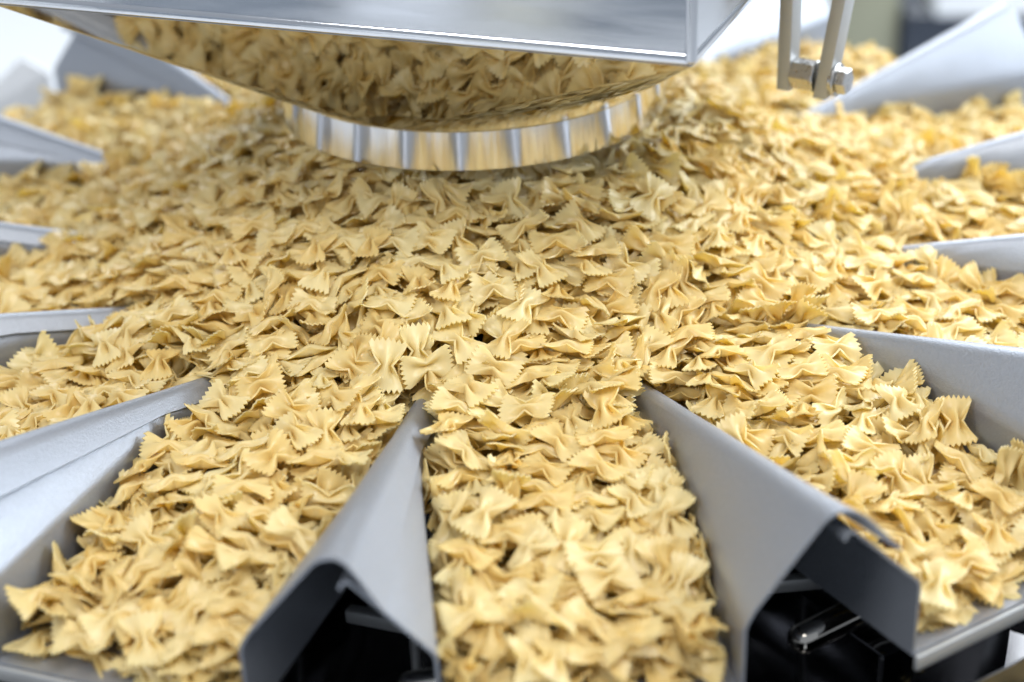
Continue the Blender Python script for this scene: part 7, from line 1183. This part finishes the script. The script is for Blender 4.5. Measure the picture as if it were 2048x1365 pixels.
571,1970,191,37,9,-20,-99, -1608,737,204,99,87,-6,-49, 1436,14,239,99,-10,41,11, 36,842,394,99,-11,16,50, 431,-126,518,2,9,-6,99, 1918,540,193,5,-7,-25,-99,
621,1132,267,88,6,20,99, 1722,331,205,26,1,-6,99, 1421,1139,199,13,7,-99,-30, -77,360,540,99,-10,8,-74, -647,1449,222,99,-30,-31,-77, -476,792,368,99,-34,11,99,
1062,177,322,99,7,13,51, -635,-910,312,99,-15,-15,76, -1291,145,265,99,6,8,-87, -200,-855,382,24,31,22,-99, 895,-212,370,58,-18,-11,-99, -197,637,451,99,-12,2,-1,
51,1897,196,99,5,10,27, 57,2111,188,5,99,3,-31, 727,1381,225,86,-7,16,-99, -1525,-700,212,72,14,-35,-99, -432,719,395,99,-21,-3,21, -1031,1735,191,32,-4,15,99,
-635,399,424,99,-29,-8,66, -785,925,281,99,-9,0,-1, 987,202,342,99,-25,-13,-38, -717,-505,382,99,-6,-4,64, -1641,-336,213,26,-13,16,-99, 567,-1402,230,99,-6,8,-74,
-489,-309,479,99,-9,-11,52, 1421,-1116,199,99,35,-48,-9, 179,1013,336,23,-30,99,8, 653,1446,222,96,-30,-16,-99, -757,1312,229,99,-5,-4,3, -624,579,391,11,24,-18,-99,
279,1534,225,99,-92,-62,60, 445,981,321,99,-20,14,-33, -239,1723,205,99,-24,5,-16, 730,1610,203,55,4,5,-99, 372,-904,351,99,8,-7,-26, 367,1190,274,99,-6,-8,-1,
666,975,289,15,10,25,99, -884,-77,379,99,1,-11,22, 380,1808,197,20,83,-55,-99, -653,1520,214,99,-18,-13,74, 32,-490,505,99,14,-7,95, -992,888,258,27,-4,-7,-99,
1296,896,223,99,5,-70,-99, -1403,-1374,193,13,7,1,-99, -1285,251,262,99,-19,4,7, 1810,335,197,99,2,-1,11, -1251,-985,221,99,-5,10,-17, 1937,582,191,99,-30,16,-34,
806,1918,189,99,-1,1,-41, 121,-900,372,96,16,34,-99, -1016,1404,206,69,-14,-1,-99, -349,1237,266,15,-14,-99,-1, -962,182,350,32,-99,-46,35, 1699,-7,209,99,7,4,90,
-726,1252,236,33,-99,60,45, 1077,-1344,207,69,41,-42,99, -1459,824,212,99,11,-12,50, -328,-896,358,99,27,12,-69, 2040,-112,190,99,9,-8,-6, -1025,1312,213,76,-6,11,-99,
-1239,934,225,99,-8,9,38, 1350,1366,194,4,-9,11,99, -331,1614,215,14,1,6,99, -645,976,292,57,-6,-11,-99, -142,1335,255,3,2,23,99, -142,-395,524,88,2,-14,99,
227,1388,243,79,62,-99,-81, 182,1225,275,15,-1,3,99, 764,-1712,196,4,99,-12,23, 1013,970,243,43,0,-2,-99, 640,-639,373,99,10,-4,85, 9,1802,198,79,5,12,99,
-533,1330,237,31,-3,17,99, 258,-1706,206,92,10,-6,99, 747,-862,300,57,47,-4,99, 525,-586,410,39,-7,32,-99, 111,-490,500,99,13,-29,94, -1027,167,331,14,5,26,-99,
-766,-106,414,99,-3,-20,69, -1641,124,214,50,-14,-11,-99, -346,1790,197,99,3,0,11, 1426,-75,238,99,-8,-30,78, 245,899,364,89,-8,29,99, 1069,-471,291,81,1,17,-99,
744,677,341,99,14,23,86, 365,-1460,229,83,-34,13,-99, 1035,374,312,99,3,6,-75, 799,418,373,99,-10,13,-36, -727,1114,257,4,18,12,-99, 779,979,272,5,4,1,99,
-1832,952,188,11,-8,-99,-25, -263,-71,558,41,-3,-11,99, 701,1119,258,99,-8,-13,-87, 1420,-425,231,94,-33,32,-99, 747,163,417,12,8,8,99, 363,996,324,10,99,-72,1,
481,1552,216,31,-7,99,4, -886,609,320,99,-13,0,36, 1862,464,193,99,-20,26,-98, -436,-140,512,99,18,2,91, -894,1156,233,99,4,-19,-22, 554,928,318,99,10,-1,-21,
468,-650,405,99,37,-2,40, -76,-322,548,37,-1,6,-99, 570,988,299,99,-9,10,-38, 309,-1154,283,65,18,24,-99, -1812,494,194,27,6,52,-99, -37,1970,191,99,6,19,67,
-886,1553,198,99,-7,0,-91, -290,2122,184,68,-20,18,-99, -420,1756,197,47,-89,-6,-99, -439,1120,280,30,-7,15,99, 1503,471,221,99,34,-40,-46, 950,-93,356,43,30,-4,99,
-663,666,361,19,6,6,99, 145,-1217,276,11,-3,-22,99, 795,-417,373,99,1,15,-27, -295,944,345,99,-9,-1,37, 763,333,394,20,11,-10,99, -1347,-1421,191,45,-2,-7,-99,
1600,-1100,192,99,8,18,30, 1574,317,217,36,2,-13,-99, -37,882,378,99,-12,-8,-96, 45,-591,472,99,14,14,38, 1475,9,231,99,-17,50,37, 543,-30,487,99,-10,16,9,
-346,1710,203,25,1,-21,-99, -9,1386,245,26,2,9,99, 28,1483,230,87,1,5,99, -1180,1607,190,99,7,-16,-14, -288,1250,265,17,-42,-99,-2, -371,-791,381,18,-65,99,-8,
-243,1805,196,1,99,9,-7, 488,702,387,60,-14,18,99, -869,1820,189,34,4,-8,-99, 826,-1854,188,56,-4,-9,99, -954,-1211,224,99,-7,2,-31, 87,1524,225,51,17,-10,99,
-575,547,407,99,-21,-17,25, 445,1721,199,10,-2,-1,99, -676,836,319,99,-9,-13,0, 1808,547,193,99,-1,4,-48, -1055,-1362,205,24,99,9,70, 315,1495,225,99,-26,-26,-5,
532,-694,380,99,10,21,-7, -1397,1181,195,10,-13,-99,9, -436,-47,517,20,0,6,-99, 390,665,414,99,-14,30,70, -1027,100,332,52,11,-60,99, -1532,1178,191,88,-20,-15,99,
-1114,284,296,24,4,-99,13, 1998,-40,189,99,-10,7,0, 541,1524,216,84,16,-99,3, -1052,1528,194,9,2,4,99, -491,-220,488,10,3,-2,-99, -961,1520,196,99,-7,8,81,
-54,-396,528,5,-9,-11,99, -81,1802,196,4,-2,-2,-99, 1606,485,209,16,-1,14,-99, 1474,-358,226,9,16,99,21, 220,568,466,99,-13,-2,-36, -72,267,556,19,60,-99,-8,
486,1113,277,32,1,-4,99, -167,1576,219,99,3,-2,-51, 450,-834,357,85,-55,48,-99, 1764,-18,200,95,10,-11,-99, -576,1233,249,54,1,0,99, -770,1721,193,8,-14,7,-99,
611,1549,210,99,9,0,-63, 1801,-221,195,18,-1,-6,99, -166,2062,186,99,-1,8,16, -556,1014,293,21,20,-99,30, -320,1959,189,12,13,-7,-99, 905,-319,353,67,-8,16,-99,
-1214,1576,189,99,2,-14,-54, -330,738,401,93,-33,7,99, 720,1223,237,65,-12,6,-99, 1219,297,269,41,19,-22,99, -1313,-1332,193,61,3,-4,-99, -840,428,358,61,-10,-8,99,
1545,668,208,47,-6,20,99, 1489,-1131,193,79,-99,9,88, 396,880,351,99,21,3,-61, 1177,429,269,99,-6,24,-18, -1781,324,195,67,11,6,99, -1565,-10,220,99,19,28,98,
-348,1011,319,68,-5,16,99, 1413,405,230,66,1,-7,-99, -1206,443,263,91,8,-8,99, -1272,1655,184,99,-49,-66,59, 10,2051,186,40,-8,-26,99, -485,1261,250,24,-1,-18,-99,
-1914,-6,191,77,-75,95,99, 703,391,401,99,1,4,33, 651,1370,225,99,-10,6,-99, 827,1726,190,99,10,0,23, 628,1779,191,99,4,-10,95, -1553,-1175,189,21,-11,13,-99,
318,828,374,99,3,27,47, 69,1045,325,99,-8,0,-46, -1162,-1354,196,2,8,14,-99, 1728,412,197,28,-7,7,99, 535,1632,203,9,0,99,-2, -339,1375,237,16,-12,-99,-8,
1173,1103,214,48,6,1,-99, 504,1968,186,39,99,17,17, -1371,913,210,99,-23,-8,98, 898,490,333,99,-13,24,57, -720,1051,264,9,19,-99,-53, -240,2090,183,18,99,-35,-42,
1624,-754,195,77,-41,95,99, -546,1473,218,99,-22,89,29, -165,1796,194,99,-5,12,6, 1604,-997,191,6,26,99,-35, 805,1545,200,99,-3,-3,-23, 1052,-82,322,99,2,16,23,
-1041,1635,189,22,-39,-99,-64, 78,-1830,193,99,23,-4,16, 1874,-280,191,48,14,-13,99, -1761,863,188,98,-98,31,-99, -1739,1083,185,28,-9,8,-99, -779,1087,252,49,-9,-7,99,
128,433,511,10,4,8,99, 1666,-297,205,99,18,0,54, -331,1186,272,45,1,12,-99, -619,1592,203,89,99,-32,-78, 28,447,511,99,9,4,95, -1892,516,188,5,-72,-99,82,
-1529,-490,214,21,7,-20,99, 441,-992,313,99,22,1,63, 403,1410,229,22,-6,-18,99, 1082,566,273,99,7,-8,-40, 185,-459,498,99,19,3,8, 386,1083,293,99,-2,4,16,
901,432,339,99,-24,-10,-54, -232,1913,189,99,-20,-8,-86, -1086,1596,189,53,6,23,-99, 136,-1734,200,41,-22,-38,-99, 1203,836,229,99,-9,-10,63, 1619,752,195,54,-2,-20,99,
23,-1442,231,43,-27,23,-99, 1317,1114,201,99,14,-7,-6, -712,-705,338,45,14,10,-99, -44,-806,399,55,20,6,-99, 1459,-648,215,99,67,-39,7, 1254,-269,261,99,-2,14,48,
1947,485,186,0,2,4,-99, -907,302,352,98,12,-22,99, -828,44,392,99,-20,-15,85, 1666,-934,189,61,99,10,-32, -877,98,374,99,4,-19,-48, -378,-1415,229,99,-3,-1,28,
-638,-1186,249,99,39,5,-22, 1701,-512,196,36,-64,-68,-99, 477,1031,297,35,99,16,-37, 1277,1377,190,34,47,-64,-99, 1015,9,334,22,-86,86,-99, -337,-130,535,67,5,8,-99,
641,757,341,15,9,20,99, -319,22,547,33,2,3,99, -773,846,294,2,19,-9,-99, -1187,608,251,59,75,-47,-99, -64,1318,254,99,-1,45,65, -830,268,378,99,-1,-10,71,
1777,-516,191,72,-59,-80,-99, 1326,1517,185,85,-8,-11,99, -1048,-1127,220,33,10,4,-99, -1544,743,202,35,-4,-7,99, -107,1200,276,11,25,-7,99, 486,836,348,99,2,-20,-2,
1570,-1246,185,31,11,-11,99, 279,1235,264,80,-13,-10,-99, 450,789,366,99,-6,-10,8, 1120,-1509,190,6,-10,16,-99, 1324,1203,194,62,3,9,-99, -1585,-414,210,11,-99,36,2,
1473,-1211,189,42,-33,-21,-99, 100,1630,210,99,-7,1,-91, -453,-1366,231,62,21,-38,99, 1248,869,222,99,4,-39,-65, 1124,-958,227,23,17,-9,99, 1299,-1152,199,33,-20,13,99,
-58,-920,362,99,9,-1,22, -773,1770,188,27,-59,-99,-14, 1162,1035,218,99,17,-17,52, -1828,1036,181,79,-9,-35,99, 797,-1111,244,47,-95,-99,4, -500,-1513,214,10,-4,-20,99,
290,-1510,220,79,4,-10,99, -1144,351,277,66,20,26,99, 711,848,305,16,-99,-26,2, -1691,907,188,99,9,13,64, -240,1988,185,22,-8,9,99, 494,-812,353,72,23,9,99,
277,1073,304,99,-4,8,90, 1858,-156,190,56,-16,-28,-99, 1297,-1057,206,13,-10,14,-99, -173,-912,359,99,51,40,-47, 1797,-329,191,37,0,-5,-99, -1109,1329,199,77,35,94,99,
564,-1128,264,16,3,1,99, 1468,-434,220,87,-20,22,-99, -796,-640,331,79,-13,-1,99, 305,685,416,1,10,15,99, -188,1273,259,98,-39,55,99, 97,1321,252,99,-52,-3,3,
-1458,58,228,99,-34,17,66, -1522,-633,208,1,-7,30,99, -1003,596,286,53,-14,-32,-99, -1084,1010,225,10,21,46,-99, 813,-166,390,99,-4,34,-81, -1072,571,273,99,-2,12,-18,
563,761,353,22,7,24,99, -500,1059,285,90,-24,-61,99, 987,-1355,205,80,72,-57,99, 1423,-1218,189,24,99,-55,88, 752,1749,188,99,15,51,60, -630,-1619,198,77,64,-99,78,
-1132,1438,190,99,9,2,-58, 1365,1033,201,99,20,12,82, -589,-1356,225,11,-14,-9,99, 1774,-1021,182,81,6,18,-99, -259,-1081,303,99,-21,1,-55, -636,1209,244,99,-6,10,15,
216,-1839,189,58,-15,30,-99, 252,-1597,211,19,3,18,-99, 629,1599,200,76,3,18,-99, -1485,1183,188,99,-18,-6,86, -1698,-388,197,1,-8,-13,-99, 1563,-908,191,71,-3,3,-99,
134,353,529,99,-19,-2,-9, 876,709,298,88,6,1,99, -1315,-1095,201,99,-5,0,-27, 1708,-1071,183,99,-4,-14,73, -1555,-465,210,3,14,-21,99, -1621,817,191,99,-2,-17,-26,
-1173,326,272,63,5,22,99, -1220,811,226,99,-13,-12,-39, -1362,199,241,44,-13,15,-99, 1467,-857,202,69,-21,15,99, 332,1334,242,3,1,-4,-99, 1304,603,230,1,1,2,-99,
-569,-1257,241,99,7,13,-75, -1009,1898,178,27,-10,9,-99, -415,-1266,250,99,20,13,27, -391,2031,181,99,7,-4,55, -1378,-1131,193,23,99,1,1, -1122,900,229,99,-15,-8,-98,
-312,-821,373,13,-9,-11,99, -637,-1524,206,69,34,99,74, -1099,1693,183,99,-33,-15,-64, 1681,-433,197,99,9,32,89, -1731,75,198,99,18,-10,66, -578,1302,232,99,-5,0,-23,
2015,637,179,2,40,-99,-66, -714,643,348,99,-8,10,-22, -463,-1995,182,85,25,99,-24, 1324,47,251,14,27,30,99, 1693,-872,187,40,-8,3,99, 1338,513,230,42,-15,-2,99,
-654,-1271,231,99,10,-1,6, 126,-1477,224,35,55,99,18, 1102,271,294,65,-2,-1,99, 995,267,326,12,99,-16,12, -535,-658,383,31,-99,32,5, 1401,188,233,31,-59,33,99,
-76,2034,182,43,9,3,99, 365,-1911,185,99,-11,6,60, -1492,-289,220,99,-15,6,-16, 1254,499,246,99,6,-14,-18, -568,-805,340,30,6,8,-99, -1788,1094,179,99,-4,10,-31,
549,1234,245,86,6,18,99, -741,-1425,211,45,-1,4,-99, 557,1042,280,99,-7,5,-44, -1906,341,185,14,99,-48,36, -1444,-556,217,3,11,-35,99, 631,-1511,207,28,-6,-5,-99,
-1524,940,191,99,-9,-12,71, -1323,-611,226,28,-7,-99,26, 1483,562,213,23,-8,13,-99, -109,1646,206,36,-10,-2,99, -862,-516,334,67,3,3,-99, 1364,679,219,99,-23,-11,-75,
926,564,309,91,-1,33,99, 847,994,254,74,99,45,98, 344,1702,196,99,-41,-78,5, 1243,-1001,211,81,15,6,99, -970,367,324,72,-12,1,99, 742,-1096,250,41,-7,16,-99,
-721,-552,363,99,2,-3,-95, -125,-835,383,23,15,17,-99, 1669,-180,202,99,7,31,-36, -1525,855,195,99,10,-6,-6, 780,-1375,213,99,6,-7,-28, 1217,-848,223,99,4,-9,34,
1329,1578,180,43,-8,-16,99, 643,1059,266,45,2,33,99, -1537,370,213,99,-4,9,-53, -1530,188,217,45,16,0,-99, -34,1116,299,99,-24,-9,-74, 1539,-1113,186,96,-40,-99,-51,
445,1972,181,82,59,-99,-85, -1470,-54,224,99,-55,43,58, -982,-1287,208,99,48,42,-4, 1888,855,179,16,-6,-11,-99, -846,801,284,99,6,-13,8, 893,154,363,99,-2,14,22,
-247,855,368,12,62,99,-7, 617,-1343,223,99,9,19,13, 555,661,377,99,-7,14,42, 854,-1137,230,99,12,5,40, 152,-562,468,28,1,7,-99, 879,-717,293,99,17,34,63,
1622,1305,179,25,0,5,-99, 863,219,368,99,32,4,40, -1522,-2,218,99,-22,32,9, 320,1409,226,99,12,-6,5,
]
rows = np.array(ROWS, float).reshape(-1, 7)
NREC = len(rows)
pos = rows[:, :3] / 4000.0
quat = rows[:, 3:] / np.linalg.norm(rows[:, 3:], axis=1, keepdims=True)
flag = np.where(np.arange(NREC) < N_SINGLE, 0, np.where(np.arange(NREC) < N_SEEN, 1, 2))
NVAR = 32
rng = np.random.default_rng(11)
var = rng.integers(0, NVAR, NREC); tint = np.clip(rng.normal(.48, .27, NREC), 0, 1)

def pasta_mesh(name, V, Q, tints):
    me = bpy.data.meshes.new(name)
    me.vertices.add(len(V)); me.vertices.foreach_set('co', V.astype(np.float32).ravel())
    me.loops.add(Q.size); me.loops.foreach_set('vertex_index', Q.astype(np.int32).ravel())
    me.polygons.add(len(Q)); me.polygons.foreach_set('loop_start', np.arange(0, Q.size, 4, dtype=np.int32))
    me.polygons.foreach_set('use_smooth', np.ones(len(Q), dtype=bool))
    at = me.attributes.new('tint', 'FLOAT', 'POINT'); at.data.foreach_set('value', np.asarray(tints, np.float32))
    me.materials.append(M_PASTA); me.update(calc_edges=True)
    return me

HI = [farfalle(100 + i, 17, 29, 7) for i in range(NVAR)]
MID = [farfalle(100 + i, 11, 15, 7) for i in range(NVAR)]
LOW = [farfalle(100 + i, 7, 9, 4) for i in range(NVAR)]
HI_ME = [pasta_mesh('farfalle', V, Q, T + t) for (V, Q, T), t in zip(HI, np.random.default_rng(5).permutation(np.linspace(.05, .95, NVAR)))]

def place(x, y):
    a = math.atan2(x, -y); k = math.floor((a - PHI0) / D2); c = PHI0 + (k + .5) * D2
    u = x * math.sin(c) - y * math.cos(c)
    return ((k + 7) % 14) - 7, u, math.degrees(a)
WHERE = {
    -1: ('near centre trough', 'bows in the near centre trough'),
    0: ('lower right corner trough', 'bows in the lower right trough'),
    -2: ('lower left corner trough', 'bows in the lower left trough'),
    1: ('first right trough up', 'bows in the right trough above'),
    2: ('second right trough up', 'bows in the right trough at mid height'),
    3: ('third right trough up', 'bows in the right trough below the white flare'),
    -3: ('first left trough up', 'bows in the left trough above'),
    -4: ('second left trough up', 'bows in the left trough at mid height'),
}
def pose_word(q):
    nz = abs((Quaternion(q) @ Vector((0, 0, 1))).z)
    return 'flat' if nz > .82 else ('tilted' if nz > .45 else 'upright')
def single(P, q, v, label, group):
    o = link('farfalle', HI_ME[v])
    o.rotation_mode = 'QUATERNION'; o.location = P; o.rotation_quaternion = Quaternion(q)
    return tag(o, label, 'pasta', group)
for i in np.where(flag == 0)[0]:
    x, y, z = pos[i]
    k, u, a = place(x, y)
    c = PHI0 + (k + .5) * D2; v = x * math.cos(c) + y * math.sin(c)
    pw = pose_word(quat[i])
    if u > .325 and k in WHERE:
        along = 'inner' if u < .40 else ('middle' if u < .475 else 'outer')
        across = 'middle of its width' if abs(v) < .03 else ('one ridge wall' if v > 0 else 'opposite ridge wall')
        across = {'middle of its width': 'in mid width', 'one ridge wall': 'by its rolled wall', 'opposite ridge wall': 'by its covered wall'}[across]
        lab = f'{pw} yellow farfalle {across}, {along} third of {WHERE[k][0]}'; grp = WHERE[k][1]
    else:
        r = math.hypot(x, y)
        if a < -28: sec, grp = 'left', 'bows on the left heap slope'
        elif a > 28: sec, grp = 'right', 'bows on the right heap slope'
        else: sec, grp = 'front', 'bows on the front heap slope'
        band = 'high under the outlet' if r < .17 else ('halfway down' if r < .25 else 'low near the ridge tips')
        half = ('toward the left' if a < -9 else ('toward the right' if a > 9 else 'in the middle')) if sec == 'front' else ('toward the front' if abs(a) < 65 else 'toward the back')
        lab = f'{pw} yellow farfalle {band} on {sec} heap slope, {half}'
    single((x, y, z), quat[i], var[i], lab, grp)
single((-.037, -.291, .0840), Quaternion((0, 0, 1), math.radians(-50)) @ Quaternion((0, 1, 0), math.radians(24)) @ Quaternion((1, 0, 0), math.radians(8)), 3,
       'farfalle bow draped over the inner tip of the left front ridge', 'bows draped over ridge tips')
single((.0905, -.288, .0860), Quaternion((0, 0, 1), math.radians(-112)) @ Quaternion((0, 1, 0), math.radians(38)) @ Quaternion((1, 0, 0), math.radians(55)), 6,
       'farfalle bow hanging edge-on over the inner tip of the right front ridge', 'bows draped over ridge tips')

fall = np.random.default_rng(23)
for n, fx in enumerate((-.108, -.080, -.058, -.030, -.006, .020, .046, .070, .098)):
    fx += fall.normal() * .004
    face = Quaternion((1, 0, 0), math.radians(62 + fall.normal() * 14)) @ Quaternion((0, 0, 1), fall.uniform(0, 6.28))
    q = Quaternion((0, 0, 1), fall.normal() * .5) @ face @ Quaternion((0, 1, 0), fall.normal() * .2)
    single((fx, -math.sqrt(.161 ** 2 - fx ** 2) + fall.normal() * .003, .137 + fall.normal() * .002), q, int(fall.integers(0, NVAR)),
           'upright yellow farfalle tumbling out just below the rim of the round collar', 'bows tumbling out below the collar')

def mass(sel_mid, sel_low, extra):
    Vs, Qs, Ts, base = [], [], [], 0
    def put(lib, P, R, vi, tt):
        nonlocal base
        V, Q, T = lib[vi]
        Vs.append(V @ R.T + P); Qs.append(Q + base); Ts.append(T + tt); base += len(V)
    Rm = rotmat(quat)
    for i in sel_mid: put(MID, pos[i], Rm[i], var[i], tint[i])
    for i in sel_low: put(LOW, pos[i], Rm[i], var[i], tint[i])
    for P, R, vi, tt in extra: put(LOW, P, R, vi, tt)
    return np.concatenate(Vs), np.concatenate(Qs), np.concatenate(Ts)
RH = [0, .08, .14, .22, .30, .36, .45, .60]; HH = [.150, .139, .122, .096, .0715, .060, .0505, .045]
def buried_height(r, turn):
    """height of the hidden layer below the settled bows"""
    low = .003
    for height, where, width in ((.016, -66, .42), (.012, -108, .32), (.009, 57, .42), (.014, 120, .33), (.005, 76, .2)):
        off = (turn - math.radians(where) + math.pi) % (2 * math.pi) - math.pi
        low += height * math.exp(-(off / width) ** 2)
    z = float(np.interp(r, RH, HH)) - .021
    z -= low * min(1, max(0, (r - .17) / .08))
    return z + .015 * min(1, max(0, (.300 - r) / .11))
extra = []
g = np.arange(-.56, .56, .0175)
for gx in g:
    for gy in g:
        x, y = gx + rng.normal() * .004, gy + rng.normal() * .004
        r = math.hypot(x, y)
        k, u, a = place(x, y)
        c = PHI0 + (k + .5) * D2; v = x * math.cos(c) + y * math.sin(c)
        if r > .55 or u > .535 or (u > .29 and abs(v) > WP - .016): continue
        if y > .33: continue
        z = buried_height(r, math.radians(a)) + rng.normal() * .0015
        if z < ZF + .006: z = ZF + .006
        q = Quaternion((0, 0, 1), rng.uniform(0, 6.28)) @ Quaternion((1, 0, 0), rng.normal() * .3) @ Quaternion((0, 1, 0), rng.normal() * .3)
        extra.append((np.array((x, y, z)), np.array(q.to_matrix()), int(rng.integers(0, NVAR)), float(rng.uniform(.1, .6))))
# bows lying in the bucket at the lower right
az = PHI0 + .5 * D2
for i in range(110):
    u, v = rng.uniform(.575, .69), rng.uniform(-.10, .10)
    P = np.array((u * math.sin(az) + v * math.cos(az), -u * math.cos(az) + v * math.sin(az), rng.uniform(-.075, -.05)))
    q = Quaternion((0, 0, 1), rng.uniform(0, 6.28)) @ Quaternion((1, 0, 0), rng.normal() * .4)
    extra.append((P, np.array(q.to_matrix()), int(rng.integers(0, NVAR)), .4))
V, Q, T = mass(np.where(flag == 1)[0], np.where(flag == 2)[0], extra)
tag(link('farfalle_mass', pasta_mesh('farfalle_mass', V, Q, T)), 'countless small yellow farfalle filling heap and troughs', 'pasta', kind='stuff')
print('tris', len(Q) * 2)
